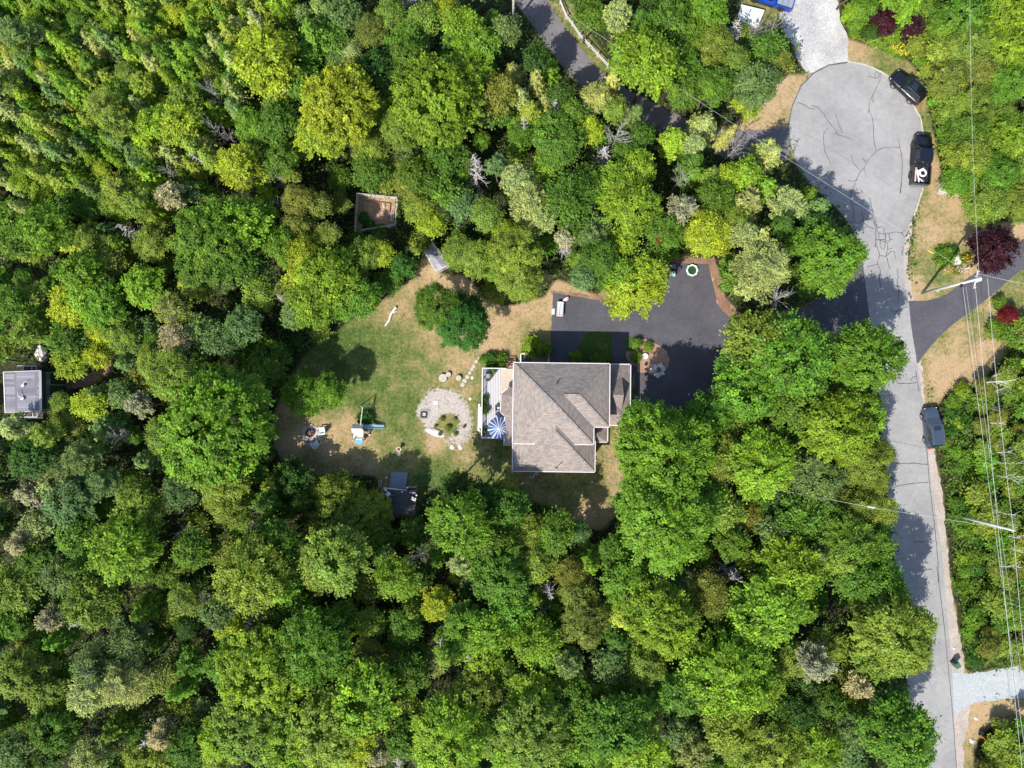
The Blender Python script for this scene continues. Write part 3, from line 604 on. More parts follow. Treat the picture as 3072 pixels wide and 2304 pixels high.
# landmarks by which a tree can be found (full-view pixels)
LM = [('left cabin', 60, 847), ('fenced garden pen', 811, 459), ('small grey shed', 935, 555), ('black shed', 865, 1070), ('fire pit', 675, 940), ('playset', 775, 925),
      ('big house', 1200, 900), ('mulch bed', 1405, 770), ('white tub', 1210, 665), ('pale green ring', 1495, 583), ('turning circle', 1850, 300), ('slate grey suv', 2010, 925),
      ('top driveway', 1290, 170), ('transformer pole', 2010, 630), ('lower gravel drive', 2130, 1480), ('roadside green bin', 2065, 1440), ('top left corner', 0, 0),
      ('bottom left corner', 0, 1659), ('top edge', 800, 0), ('bottom edge', 640, 1659), ('bottom edge', 1200, 1659), ('bottom edge', 1700, 1659), ('left edge', 0, 400),
      ('left edge', 0, 1250), ('top edge', 350, 0), ('blue pickup', 1660, 10), ('lawn tree pair', 970, 680), ('top right corner', 2212, 0), ('right edge', 2212, 350), ('right edge', 2212, 1100)]
def where(x, y):
    n, lx, ly = min(LM, key=lambda l: (l[1] - x) ** 2 + (l[2] - y) ** 2)
    dx, dy = x - lx, y - ly; dist = math.hypot(dx, dy); h = ('left' if dx < 0 else 'right'); v = ('above' if dy < 0 else 'below')
    far = 'just ' if dist < 90 else ('' if dist < 200 else 'well ')
    if n.endswith('edge') or n.endswith('corner'): return far + 'in from the ' + n
    if abs(dx) > 2.2 * abs(dy): return far + h + ' of the ' + n
    if abs(dy) > 2.2 * abs(dx): return far + v + ' the ' + n
    return far + v + ' ' + h + ' of the ' + n
SIZE = [(1.0, 'small'), (1.9, 'smallish'), (2.9, 'medium'), (4.0, 'large'), (99, 'very large')]
seen_labels = {}
def make_label(sz, col, what, x, y, own=None):
    if own: return own
    l = f"{next(s for r_, s in SIZE if sz < r_)} {CW[col]} {what} {where(x, y)}"
    return l
NT = {'n': 0}; KN = {}
trnd = random.Random(11)
def vary(col, r=0.16):
    c = COL[col]; k = trnd.uniform(1 - r, 1 + r); h = trnd.uniform(-.10, .10)
    return (c[0] * k * (1 + h), c[1] * k, c[2] * k * (1 - h), 1)
POS = {}
def link(me, name, parent, loc=(0, 0, 0), rot=(0, 0, 0), sc=(1, 1, 1), col=None):
    o = bpy.data.objects.new(name, me); C.objects.link(o); o.parent = parent; o.location = loc; o.rotation_euler = rot; o.scale = sc
    if col: o.color = col
    return o
def tree(x, y, rpx, col, kind='B', h=None, own=None, group=None, vpx=True, lean=0.08):
    """a tree whose crown centre shows at full-view pixel (x, y) with radius rpx"""
    rm0 = rpx / 18.4
    if h is None:
        h = {'B': 4.6 + 1.75 * rm0, 'A': 4.2 + 1.7 * rm0, 'F': 6.5 + 1.3 * rm0, 'S': 7.5 + trnd.uniform(-1.2, 1), 'D': 9, 'E': 7, 'K': 1.2 + rm0 * 1.2, 'N': 5}.get(kind, 8)
        h = min(h, 12.2) * trnd.uniform(0.93, 1.07)
    zc = {'S': h * 0.62, 'D': h * .6, 'E': h * .75}.get(kind, max(0.3, h - 0.5 * rm0))
    p = V(x, y, zc); R = rpx * 1.388788 / F * (CH - zc); rz = trnd.uniform(0, 6.28); c = vary(col)
    NT['n'] += 1
    if kind in 'BA':
        k, L = stock(BL if kind == 'B' else FL, R); s = R / k / 0.98; me = L[trnd.randrange(len(L))]
        what = 'tree' if kind == 'B' else 'fine leaved tree'; nm = ('maple_tree' if kind == 'B' else 'birch_tree') if not (group or '').startswith('younger') else 'young_tree'
        top = h
        t = thing(nm, make_label(R, col, what, x, y, own), 'tree', (p.x, p.y, 0), rz, group or 'broadleaf trees of the wood')
        cz = h - (0.62 if kind == 'B' else 0.8) * R * 0.95
        link(me, 'crown', t, (0, 0, cz), (trnd.uniform(-lean, lean), trnd.uniform(-lean, lean), 0), (s, s * trnd.uniform(.9, 1.1), s * trnd.uniform(.9, 1.15)), c)
        hk = min(TRK, key=lambda q: abs(q - cz)); link(TRK[hk][trnd.randrange(2)], 'trunk', t, sc=(1, 1, max(0.3, cz / hk)))
    elif kind == 'K':
        k, L = stock(BL if col not in 'or' else FL, R); s = R / k; me = L[trnd.randrange(len(L))]
        t = thing('bush', make_label(R, col, 'bush', x, y, own), 'bush', (p.x, p.y, 0), rz, group or 'low bushes')
        cz = max(0.25, h - 0.62 * R * .8); link(me, 'foliage', t, (0, 0, cz), (0, 0, 0), (s, s, s * 0.9), c)
        link(TRK[2][0], 'stem', t, sc=(.6, .6, cz / 2.1))
    elif kind == 'S':
        cand = sorted(SP, key=lambda q: abs(q[1] - h) + trnd.uniform(0, 1.8))[:3]; me, H0, R0 = cand[trnd.randrange(2)]
        R = max(0.7, R); s = R / R0 * 1.0
        t = thing('spruce_tree' if not (group or '').startswith('younger') else 'fir_tree', make_label(R, col, 'spruce' if not (group or '').startswith('younger') else 'fir', x, y, own), 'tree', (p.x, p.y, 0), rz, group or 'spruces of the wood')
        link(me, 'crown', t, sc=(s, s, h / H0), col=c, rot=(trnd.uniform(-.03, .03), trnd.uniform(-.03, .03), 0))
        hk = min(TRK, key=lambda q: abs(q - h * .8)); link(TRK[hk][0], 'trunk', t, sc=(.75, .75, h * .9 / hk))
    elif kind == 'F':
        k, L = stock(PL, R); me, wood = L[trnd.randrange(len(L))]; s = R / k
        t = thing('pine_tree', make_label(R, col, 'soft pine', x, y, own), 'tree', (p.x, p.y, 0), rz, group or 'soft needled pines')
        cz = h - 0.75 * R; link(me, 'crown', t, (0, 0, cz), (0, 0, 0), (s, s, s), c)
        key = (k, L.index((me, wood)))
        if key not in KN:
            mb = MB()
            for a_, b_ in wood: mb.bar(a_, b_, .05, .05)
            KN[key] = mesh_of('branches', mb, MAT['bark'])
        link(KN[key], 'branches', t, (0, 0, cz), (0, 0, 0), (s, s, s))
        hk = min(TRK, key=lambda q: abs(q - h * .9)); link(TRK[hk][0], 'trunk', t, sc=(.9, .9, h * .95 / hk))
    elif kind in 'DEN':
        L = {'D': DEADC, 'E': DEADB, 'N': DEADS}[kind]; br, tr = L[trnd.randrange(len(L))]; H0, R0 = {'D': (9, 1.3), 'E': (8, 2.4), 'N': (5, 1.5)}[kind]
        s = R / R0 * (1.1 if kind == 'D' else .8); p = V(x, y, h * .75)
        t = thing('dead_tree', own or f"bare {'grey' if kind != 'N' else 'small grey'} {'slender' if kind == 'D' else 'spreading'} dead tree {where(x, y)}", 'dead tree', (p.x, p.y, 0), rz, group or 'bare dead trees')
        link(br, 'branches', t, sc=(s, s, h / H0)); link(tr, 'trunk', t, sc=(s, s, h / H0))
    POS[t.name] = (x, y)
    return t
placed = []
def T(x, y, r, col, kind='B', h=None, own=None, group=None):
    if h is None and x > 2020 and y < 500: h = 3.2 + r * .03
    if h is None and 600 < x < 905 and 1000 < y < 1200: h = 3.4 + r * .03
    if h is None and ((490 < x < 610 and 950 < y < 1130) or (520 < x < 600 and 740 < y < 900)): h = 5.6
    placed.append((x, y, r * (1.0 if kind != 'S' else 1.3) if kind not in 'DEN' else r * .5)); return tree(x, y, r, col, kind, h, own, group)

# ---- trees read off the photograph (full-view pixels)
MAIN = '''
575,125,68,y,B 592,170,40,y,B 735,225,82,y,B 690,290,50,y,B 790,215,45,y,B 765,150,26,o,A 945,215,100,l,B 870,270,50,q,A 1010,150,50,l,B 890,130,50,g,B 1000,60,44,l,B 1035,95,42,l,B
1095,62,28,b,B 1158,128,26,d,B 1110,160,24,p,S 1125,215,26,p,S 1175,225,22,p,S 1150,250,28,q,S 1160,175,18,p,S 1405,137,66,l,B 1357,105,32,l,B 1275,25,28,g,B 1334,26,38,p,F 1450,45,45,g,B
1529,20,42,m,B 1542,91,42,q,A 1500,70,34,g,B 1542,182,46,g,A 1590,130,35,q,A 1633,182,42,b,B 1660,104,30,g,B 1679,130,32,o,A 1614,228,26,y,B 1480,190,40,g,B 1470,135,34,m,B 1321,176,18,p,S 1288,208,26,p,A
1327,234,26,q,A 1372,248,18,b,S 1275,277,26,y,A 1389,290,22,g,B 1454,303,30,l,S 1519,275,32,p,S 1505,310,28,p,F 1568,293,16,p,S 1204,300,52,g,B 1213,200,26,d,B 1240,240,26,g,B 1178,355,24,l,B 1115,386,42,p,F
1145,438,54,p,F 1168,470,40,p,F 1100,508,36,y,A 1360,440,60,l,B 1330,400,40,l,B 1380,365,38,l,B 1269,400,42,g,B 1477,446,36,w,F 1529,384,24,q,S 1614,374,30,l,B 1578,384,24,y,B 1659,340,30,p,S 1650,320,20,p,S
1705,436,46,p,F 1620,433,38,p,F 1549,423,36,g,B 1536,501,48,y,A 1590,480,36,q,A 1614,505,36,p,F 1288,498,30,b,B 1240,480,30,g,B 1347,520,20,l,B 1440,500,36,g,B 1410,560,26,g,B 1400,470,34,g,B 1659,575,72,p,F
1620,620,34,p,F 1590,600,32,g,B 1640,510,34,p,F 1802,548,64,m,B 1790,590,44,m,B 1775,500,34,g,B 1713,772,85,m,B 1640,740,66,q,B 1590,790,36,m,B 1876,770,72,m,B 1822,845,45,o,A 1618,840,65,m,B 1565,870,34,m,B
1808,922,80,l,B 1720,870,60,g,B 1860,900,50,l,B 1400,920,55,m,B 1440,975,100,m,B 1530,900,45,m,B 1380,980,45,m,B 1437,1130,98,m,B 1370,1080,40,m,B 1520,1080,50,m,B 1645,1004,72,l,B 1570,990,50,q,B 1550,1100,45,q,B
1876,990,52,q,A 1768,1030,50,b,B 1830,960,46,y,A 1880,1040,40,q,A 1733,1116,48,g,B 1674,1150,30,b,B 1627,1121,26,o,A 1582,1173,34,g,B 1702,1231,66,l,B 1790,1110,45,g,A 1860,1090,40,q,A 1830,1173,55,g,B 1905,1110,36,q,A
1817,1215,40,q,F 1890,1180,42,m,B 1538,1278,42,o,A 1465,1265,25,b,S 1426,1257,22,p,S 1353,1250,55,m,B 1335,1195,36,g,B 1679,1300,60,l,B 1413,1316,60,l,B 1856,1251,44,g,B 1910,1260,42,m,B 1880,1300,40,q,A 1930,1310,36,m,B
1433,1345,75,l,B 1543,1300,40,o,A 1655,1330,70,l,B 1934,1370,80,q,B 1900,1420,50,q,B 1970,1420,36,q,B 1573,1455,90,l,B 1640,1480,50,l,B 1582,1570,55,q,B 1478,1497,46,g,B 1397,1442,46,q,A 1416,1560,20,p,S 1465,1543,20,b,S
1765,1440,50,w,F 1720,1430,40,q,A 1862,1488,32,w,F 1924,1510,30,b,B 1843,1579,34,b,B 1849,1536,30,q,A 1944,1585,70,m,B 1960,1630,50,m,B 1771,1621,45,l,B 1686,1625,58,q,A 1598,1628,45,q,A 1729,1543,35,d,B 1680,1537,28,g,B
1328,1572,62,g,B 1377,1624,58,l,B 1345,1513,26,p,S 1315,1442,32,b,B 1498,1631,36,p,B 1468,1410,22,b,S 1560,1345,32,g,B 1800,1520,34,g,B
744,1150,85,q,B 700,1210,60,q,B 790,1110,50,q,A 718,1068,52,q,B 729,1210,70,q,B 999,1130,68,m,B 892,1150,34,d,S 856,1245,44,l,B 994,1222,30,p,F 945,1308,46,y,F 1080,1242,62,g,B 1142,1150,42,q,A 1100,1100,40,g,B
1096,1068,28,o,A 1050,1080,36,d,B 989,1053,30,d,B 1152,1211,48,q,A 1200,1150,40,g,B 632,1040,42,d,B 565,1242,60,l,B 600,1180,45,g,B 810,1165,40,g,B 465,920,115,m,B 420,980,60,m,B 520,990,60,m,B 480,1040,50,q,B 558,776,56,g,B
523,705,40,b,B 480,740,30,b,B 375,812,60,q,A 330,780,40,q,A 363,666,46,o,F 375,729,46,w,F 280,785,26,b,S 312,620,42,l,B 219,660,50,m,B 190,640,50,l,B 148,660,40,y,B 176,590,44,l,B 94,490,50,m,B 31,522,32,g,B 23,655,35,g,B
453,510,76,g,B 430,570,50,g,B 505,560,46,g,B 512,483,66,l,B 560,470,36,l,B 324,518,38,q,A 242,506,26,b,S 234,561,30,o,A 145,737,32,g,B 150,782,34,y,B 205,765,26,y,A 47,721,36,q,F 219,713,40,y,A 260,725,34,q,A 190,872,30,y,A 130,868,20,q,A
262,850,28,b,B 293,873,32,w,F 238,924,36,b,S 90,940,34,q,F 23,924,35,p,F 66,987,42,d,B 168,990,46,b,F 145,1053,46,p,B 219,1041,40,b,F 289,1070,40,q,A 390,1057,36,b,B 480,1090,40,q,A 320,995,25,b,S 350,940,40,q,A
641,428,36,o,A 687,441,26,o,A 641,486,32,o,A 706,505,24,o,A 605,525,34,m,B 657,545,42,y,A 706,600,60,l,B 661,600,46,y,A 674,652,50,l,B 631,678,36,b,F 866,574,32,G,F 784,551,36,q,A 820,545,24,y,A 784,642,36,m,B 735,655,34,m,B
947,662,56,g,A 1000,705,54,G,A 1005,665,30,G,A 905,450,30,q,A 930,480,28,y,A 885,400,26,o,A 960,411,32,g,B 999,444,28,b,B 990,545,36,q,A 1032,558,38,q,A 1113,541,56,q,A 1123,600,50,q,A 1051,463,34,q,A 901,379,36,g,B 797,314,38,q,A 800,369,36,g,B
853,362,22,o,A 960,330,42,g,B 1074,353,28,b,F 1201,314,44,g,B 1230,424,48,g,B 1276,509,30,b,F 1220,514,26,w,F 1263,597,26,b,B 1300,590,26,g,B 
149,1079,60,b,B 298,1100,50,q,B 267,1185,68,l,B 165,1157,44,g,B 196,1306,52,q,B 506,1100,50,q,A 545,1240,74,q,B 412,1188,40,g,B 392,1302,44,q,F 200,1440,60,b,F 260,1480,66,p,F 190,1500,60,p,F 357,1463,32,o,A 35,1459,52,q,B
102,1341,34,w,F 78,1133,30,p,B 50,1068,26,w,F 35,1177,32,w,F 467,1322,36,b,B 502,1353,40,y,A 565,1459,100,l,B 500,1440,50,m,B 640,1440,50,l,B 550,1557,90,q,B 620,1600,60,l,B 480,1600,50,l,B 275,1380,40,b,B 118,1577,50,g,B 24,1620,35,b,B
196,1636,36,p,B 345,1596,36,w,F 408,1612,42,g,B 294,1636,30,q,A 628,1322,42,g,B 78,1212,38,g,B 30,1270,44,q,B 130,1240,40,b,B
1071,1185,56,g,B 1040,1200,30,m,B 1006,1354,50,m,B 1055,1364,46,l,B 1100,1310,46,m,B 1152,1380,48,l,B 1250,1290,40,o,A 1262,1350,50,o,A 1234,1240,34,o,A 941,1432,28,p,A 788,1419,32,o,A 840,1438,30,o,A 680,1396,76,m,B 794,1347,30,q,A
876,1354,34,g,B 1040,1425,36,l,B 882,1461,38,g,B 788,1510,70,l,B 700,1575,85,q,B 650,1500,50,l,B 760,1600,50,y,B 1022,1503,56,q,B 973,1591,80,l,B 1040,1580,50,q,B 1152,1510,54,l,B 1152,1580,76,q,B 1100,1620,46,l,B 1266,1585,60,m,B
1240,1500,40,g,B 1325,1430,26,b,B 1227,1438,38,b,F 810,1634,34,w,F 876,1600,40,g,B 880,1540,30,q,A 1090,1450,30,g,B
743,30,32,b,B 843,30,36,q,A 916,39,32,q,A 754,103,24,p,A 880,98,44,g,B 811,160,46,d,B 800,60,34,o,A 960,20,30,y,A 700,20,34,b,S 660,40,34,b,S 720,70,30,g,B 
390,262,46,y,B 400,215,34,q,B 510,355,58,y,F 540,330,30,q,F 215,225,46,q,F 240,260,40,q,F 30,70,50,b,F 300,175,30,q,F 255,410,50,q,F 290,440,44,q,F 360,420,34,w,F 330,265,36,l,B 500,80,24,q,S 520,60,20,p,S 620,110,26,p,S 560,60,22,p,S
2084,34,58,m,B 2172,25,55,l,B 2084,100,54,q,A 2172,101,52,l,B 2059,170,44,o,A 2122,151,42,o,A 2172,176,48,m,A 2109,227,48,q,A 2095,277,44,g,A 2185,285,48,l,B 2097,340,46,q,A 2160,378,48,m,A 2136,436,44,q,A 2205,430,40,q,A 2070,225,30,q,A 2075,390,30,m,A
1870,16,32,m,K 1837,32,16,l,K 1925,75,14,l,K 1952,50,14,l,K 1930,15,20,g,K 2010,60,22,m,K 2030,110,24,q,K 1985,100,18,q,K 2005,20,26,g,K 1850,50,16,m,K 1890,85,12,q,K
'''
for tok in MAIN.split():
    x, y, r, c_, k_ = tok.split(','); T(float(x), float(y), float(r), c_, k_)
for q_ in '736,436,20,o 735,385,24,g 795,380,22,m 835,388,18,q 770,528,26,m 700,545,30,g 740,560,26,q 815,530,20,g 905,520,18,q'.split():
    x, y, r, c_ = q_.split(','); T(float(x), float(y), float(r), c_, 'B', 3.0)
# trees that stand out on their own
T(1368, 625, 62, 'y', 'B', 8.5, 'bright yellow green maple leaning over the top edge of the dark home driveway')
T(1400, 590, 40, 'y', 'B', 8.2, 'smaller yellow green maple joined to the bright maple above the home driveway')
T(1345, 600, 36, 'l', 'B', 8.0, 'lime green maple on the left flank of the bright yellow maple above the driveway')
T(655, 852, 50, 'm', 'A', 5.5, 'light green fine leaved tree on the left lawn above the fire pit')
T(708, 845, 34, 'm', 'A', 6, 'darker fine leaved tree on the left lawn next to the playset')
T(1908, 43, 36, 'u', 'K', 3.2, 'larger dark purple bush in the bed above the turning circle')
T(1971, 58, 26, 'u', 'K', 2.6, 'smaller dark purple bush right of the larger one above the turning circle')
T(2149, 534, 48, 'u', 'B', 5.0, 'round dark purple leaved tree at the bend of the right driveway')
T(2178, 681, 19, 'r', 'K', 2.0, 'red leaved shrub at the right edge below the right driveway')
T(1425, 515, 9, 'r', 'K', 7.2, 'small patch of red leaves on a young tree above the home driveway')
for x, y, r, h, k_ in [(465, 205, 22, 9, 'E'), (470, 285, 22, 7, 'E'), (620, 200, 22, 9, 'D'), (560, 45, 16, 10, 'D'), (430, 345, 22, 8, 'D'), (370, 375, 18, 8, 'N'), (1025, 370, 26, 9.5, 'D'), (1030, 345, 22, 8.5, 'D'), (1200, 232, 16, 9, 'D'),
        (1132, 265, 16, 9, 'D'), (1330, 300, 36, 9, 'E'), (1310, 330, 28, 8.5, 'D'), (1582, 325, 24, 8, 'E'), (1472, 385, 26, 7, 'E'), (1218, 498, 18, 8, 'D'), (1222, 530, 20, 8, 'D'), (1672, 650, 40, 8, 'E'), (1260, 250, 14, 7, 'N'),
        (1410, 530, 24, 6, 'D'), (908, 1195, 24, 8, 'E'), (655, 1225, 44, 5, 'E'), (1590, 1243, 24, 9, 'D'), (1185, 1280, 22, 8, 'D'), (1180, 1310, 22, 6, 'E'), (1660, 75, 26, 7, 'E'), (1630, 70, 22, 6, 'E'), (1590, 60, 26, 7, 'D'),
        (955, 1385, 22, 9, 'D'), (1012, 1410, 22, 9, 'D'), (990, 1440, 16, 6, 'N'), (1495, 1580, 30, 5, 'E'), (1230, 1550, 24, 5, 'E'), (1650, 1035, 24, 8, 'E'), (1655, 1575, 20, 8, 'N'), (1720, 1420, 26, 9, 'D'), (1670, 1330, 10, 8, 'N'),
        (570, 1100, 22, 5, 'E'), (550, 1130, 18, 5, 'N'), (400, 1065, 22, 6, 'E'), (405, 1145, 22, 6, 'E'), (90, 1090, 20, 8, 'D'), (240, 1180, 16, 9, 'N'), (440, 1295, 22, 7, 'N'), (270, 500, 24, 9, 'D'), (265, 940, 20, 8, 'N'),
        (170, 1345, 26, 8, 'D'), (230, 1450, 24, 10, 'N'), (540, 1345, 18, 9, 'D'), (390, 680, 26, 9, 'N'), (600, 380, 18, 7, 'D'), (545, 395, 24, 7, 'E'), (500, 300, 20, 6, 'E'), (610, 445, 12, 7, 'N'), (850, 700, 6, 2, 'N'), (610, 640, 20, 8, 'D'),
        (1400, 130, 14, 8, 'N'), (1500, 180, 18, 7, 'N'), (1520, 120, 16, 7, 'N'), (1790, 1430, 30, 8, 'D'), (1470, 1360, 20, 7, 'N'), (1560, 1395, 20, 7, 'D'), (320, 1600, 28, 8, 'D'), (860, 1640, 26, 8, 'D'), (680, 430, 8, 6, 'N')]:
    T(x, y, r, 'g', k_, h)

# ---- the close stand of spruces at the top left
def pin(x, y, poly): return bool(inpoly(np.array([float(x)]), np.array([float(y)]), poly)[0])
SPP = [(-70,-70),(640,-70),(620,60),(540,120),(500,200),(450,330),(380,420),(300,480),(180,440),(60,460),(-70,480)]
frnd = random.Random(5); sp_pts = []
tries = 0
while tries < 9000 and len(sp_pts) < 215:
    tries += 1; x, y = frnd.uniform(-70, 640), frnd.uniform(-70, 480)
    if not pin(x, y, SPP): continue
    r = frnd.uniform(17, 26)
    if any((x - a_) ** 2 + (y - b_) ** 2 < (c_ * 0.62 + r * .6) ** 2 for a_, b_, c_ in placed): continue
    if any((x - a_) ** 2 + (y - b_) ** 2 < ((r + c_) * .58) ** 2 for a_, b_, c_ in sp_pts): continue
    sp_pts.append((x, y, r))
for x, y, r in sp_pts:
    col = frnd.choices(['g', 'q', 'b', 'm', 'l', 'p'], [3, 4.5, 1.6, 3, 2.4, 2.6])[0]
    h = frnd.uniform(4.5, 8.6)
    tree(x, y, r, col, 'S', h, group='slender spruces of the close stand at the top left'); placed.append((x, y, r))

n_ = 0
for _ in range(6000):
    if n_ >= 75: break
    x, y = frnd.uniform(-70, 640), frnd.uniform(-70, 480); r = frnd.uniform(18, 28)
    if not pin(x, y, SPP) or any((x - a_) ** 2 + (y - b_) ** 2 < (c_ * .45 + r * .35) ** 2 for a_, b_, c_ in placed): continue
    tree(x, y, r, frnd.choices('mqylg', [3, 4, 2, 3, 1])[0], 'A', frnd.uniform(3.6, 6.0), group='younger leafy trees between the spruces of the close stand'); placed.append((x, y, r)); n_ += 1
# ---- everything between: younger trees filling the wood
fills = []
def clear_of(x, y, r, h):
    for poly in ALLP:
        for k in range(8):
            a = k * math.pi / 4
            if pin(x + r * .8 * math.cos(a), y + r * .8 * math.sin(a), poly): return False
        if pin(x, y, poly): return False
    b = V(x, y, h * .7); q = 1.0
    bx = 1536 / 1.388788 + (x - 1106) * (1 - h * .7 / CH); by = 857 + (y - 857) * (1 - h * .7 / CH)
    return not any(pin(bx, by, poly) for poly in ALLP)
def busy(x, y, r, k1=.72, k2=.55):
    return any((x - a_) ** 2 + (y - b_) ** 2 < (c_ * k1 + r * k2) ** 2 for a_, b_, c_ in placed)
def zonecol(x, y):
    if x < 620 and y < 620: return frnd.choices('gqbmy', [4, 3, 2, 2, 1])[0]
    if x > 1980: return frnd.choices('mqo', [3, 4, 2])[0]
    return frnd.choices('gdmbqo', [4, 2.5, 3, 2, 2, 1])[0]
cnt = {'S': 0, 'B': 0, 'A': 0}
for rr_, nmax, tr_ in ((34, 70, 2500), (26, 130, 5500), (19, 170, 9000)):
    c0 = 0
    for _ in range(tr_):
        if c0 >= nmax: break
        x, y = frnd.uniform(-90, 2300), frnd.uniform(-90, 1750)
        if 2010 < x and 800 < y < 1760: continue
        r = rr_ * frnd.uniform(.85, 1.15); h = 2.6 + r / 18.4 * 2.6 * frnd.uniform(.8, 1.2)
        if x > 2015: h = min(h, 3.6)
        if busy(x, y, r, .66, .46) or not clear_of(x, y, r, h): continue
        kd = frnd.choices('BASF', [4.5, 2.5, 4 if cnt['S'] < 110 else 0, 1.2])[0]; cnt[kd] = cnt.get(kd, 0) + 1
        tree(x, y, r, zonecol(x, y), kd, h if kd != 'S' else h * 1.25, group='younger trees filling the gaps of the wood'); placed.append((x, y, r)); c0 += 1

for x, y, r, c_ in [(2022,185,16,'q'),(2030,215,17,'m'),(2036,250,16,'q'),(2046,288,17,'m'),(2052,325,15,'q'),(2062,362,16,'g'),(2078,398,17,'q'),(2105,430,15,'m'),(2003,150,13,'q'),(1985,128,12,'m')]: T(x, y, r, c_, 'K', 1.7)
nb_ = 0
for _ in range(8000):
    if nb_ >= 85: break
    x, y = frnd.uniform(-60, 1990), frnd.uniform(-60, 1700); r = frnd.uniform(15, 21)
    if 740 < x < 880 and 395 < y < 530: continue
    if busy(x, y, r, .60, .40) or not clear_of(x, y, r, 2.0): continue
    tree(x, y, r, frnd.choices('gmdq', [4, 4, 1, 2])[0], 'K', frnd.uniform(1.8, 2.8), group='shrubs in the gaps of the wood'); placed.append((x, y, r)); nb_ += 1
# ---- the low green thicket right of the road
RT = [(2048,850),(2100,835),(2160,800),(2185,740),(2195,700),(2300,680),(2300,1440),(2150,1436),(2090,1436),(2084,1380),(2066,1250),(2050,1120),(2036,1010),(2028,930)]
RT2 = [(2125,1590),(2150,1560),(2300,1545),(2300,1750),(2105,1750),(2112,1640)]
bp = []; tries = 0
while tries < 6000 and len(bp) < 175:
    tries += 1; x, y = frnd.uniform(2020, 2300), frnd.uniform(680, 1750)
    if not (pin(x, y, RT) or pin(x, y, RT2)): continue
    left = x < 2105 + max(0, (y - 850)) * .03; r = frnd.uniform(9, 14) if left else frnd.uniform(13, 22)
    if not (pin(x - r * .6, y, RT) or pin(x - r * .6, y, RT2)): continue
    if any((x - a_) ** 2 + (y - b_) ** 2 < ((r + c_) * .62) ** 2 for a_, b_, c_ in bp): continue
    bp.append((x, y, r))
    col = frnd.choices('mGgl', [4, 1.5, 2, 1.5])[0] if left else frnd.choices('qomg', [4, 2.4, 2, 1])[0]
    tree(x, y, r, col, 'K', frnd.uniform(.8, 1.4) if left else frnd.uniform(1.6, 3.2), group='bushes of the thicket right of the road')
# small shrubs and young plants round the house and lawns
for x, y, r, col, h, own in [(1243,770,10,'m',1.3,'round green shrub at the left end of the shaded lawn patch by the house'),(1285,774,9,'g',1.0,'low dark shrub at the foot of the house wall, left one in the shade'),(1305,774,9,'g',1.1,'low dark shrub at the foot of the house wall, right one in the shade'),
      (1150,748,15,'l',1.4,'bright leafy shrub beside the sunken stair at the house'),(1172,755,14,'m',1.3,'darker leafy shrub right of the bright one by the sunken stair'),(1062,775,12,'G',.8,'dark green shrub at the upper left corner of the deck'),(1082,777,11,'g',.8,'dark green shrub between the deck and the brown steps'),(1045,777,8,'m',.6,'small green plant at the deck corner above the stepping stones'),
      (1376,742,9,'m',.9,'bushy plant at the top of the mulch bed'),(1400,750,7,'l',.8,'round bright green shrub in the middle of the mulch bed'),(1375,771,9,'l',.8,'yellow green shrub at the lower left of the mulch bed'),
      (1290,928,6,'g',.5,'small plant at the foot of the east house wall'),(2133,600,0,'l',.3,''),(2040,553,17,'m',.6,'flat round green plant on the right lawn by the white boulder'),(2062,541,7,'G',.7,'dark green plant behind the white boulder on the right lawn'),
      (2160,655,12,'m',1.2,'green shrub above the red leaved shrub at the right edge'),(2150,712,14,'m',1.2,'green shrub below left of the red leaved shrub'),(2185,722,18,'g',1.4,'dark green shrub below the red leaved shrub'),
      (985,915,0,'l',.3,''),(640,735,10,'G',1.6,'small dark conifer like bush on the wood edge left of the lawn'),(640,760,0,'g',1,''),(788,905,12,'G',.9,'dark green leafy plant beside the playset beam')]:
    if r: tree(x, y, r, col, 'K', h, own, group='garden shrubs'); placed.append((x, y, r))
for i, (x, y, r) in enumerate([(955,905,5),(968,924,6),(982,906,4),(950,938,4),(1002,922,3),(940,922,3),(984,938,4)]):
    tree(x, y, r, 'o', 'K', .25, 'low weedy plant clump on the gravel circle of the lawn', group='weed clumps on the gravel circle')
for i, (x, y, r) in enumerate([(1845,75,6),(1865,80,6),(1880,88,6),(1897,92,8),(1915,98,6),(1930,106,6),(1945,112,7)]):
    tree(x, y, r, 'y' if i % 2 else 'l', 'K', .5, 'low flowering plant in the yellow border above the turning circle', group='flowering plants of the border')

# ---- undergrowth: leaves, ferns and litter that cover the forest floor
rs = np.random.RandomState(21); N = 300000; ux = rs.uniform(-68, 68, N); uy = rs.uniform(-54, 54, N); ok = np.ones(N, bool)
for p in CLEARW: ok &= ~inpoly(ux, uy, p)
cl_ = np.sin(ux * 1.7 + np.sin(uy * 1.3) * 2) * np.cos(uy * 1.9 + np.sin(ux * .9) * 2)
ok &= rs.rand(N) < 0.30 + 0.6 * (cl_ > -.1)
ux, uy, cl_ = ux[ok], uy[ok], cl_[ok]; n = len(ux)
uz = 0.15 + np.clip(cl_ + .4, 0, 1.4) * rs.uniform(.1, 2.0, n)
L = rs.uniform(.2, .42, n); t = tints(n, rs, .5, .13, .3)
ug = leaf_mesh('undergrowth', np.stack([ux, uy, uz], 1), np.stack([rs.normal(size=n) * .4, rs.normal(size=n) * .4, np.ones(n)], 1), L, L * .6, t, MAT['leaf'], rs)
o = obj('undergrowth', ug, None, kind='stuff'); o.color = (.066, .125, .022, 1); tag(o, 'leafy undergrowth covering the floor of the wood', 'undergrowth')
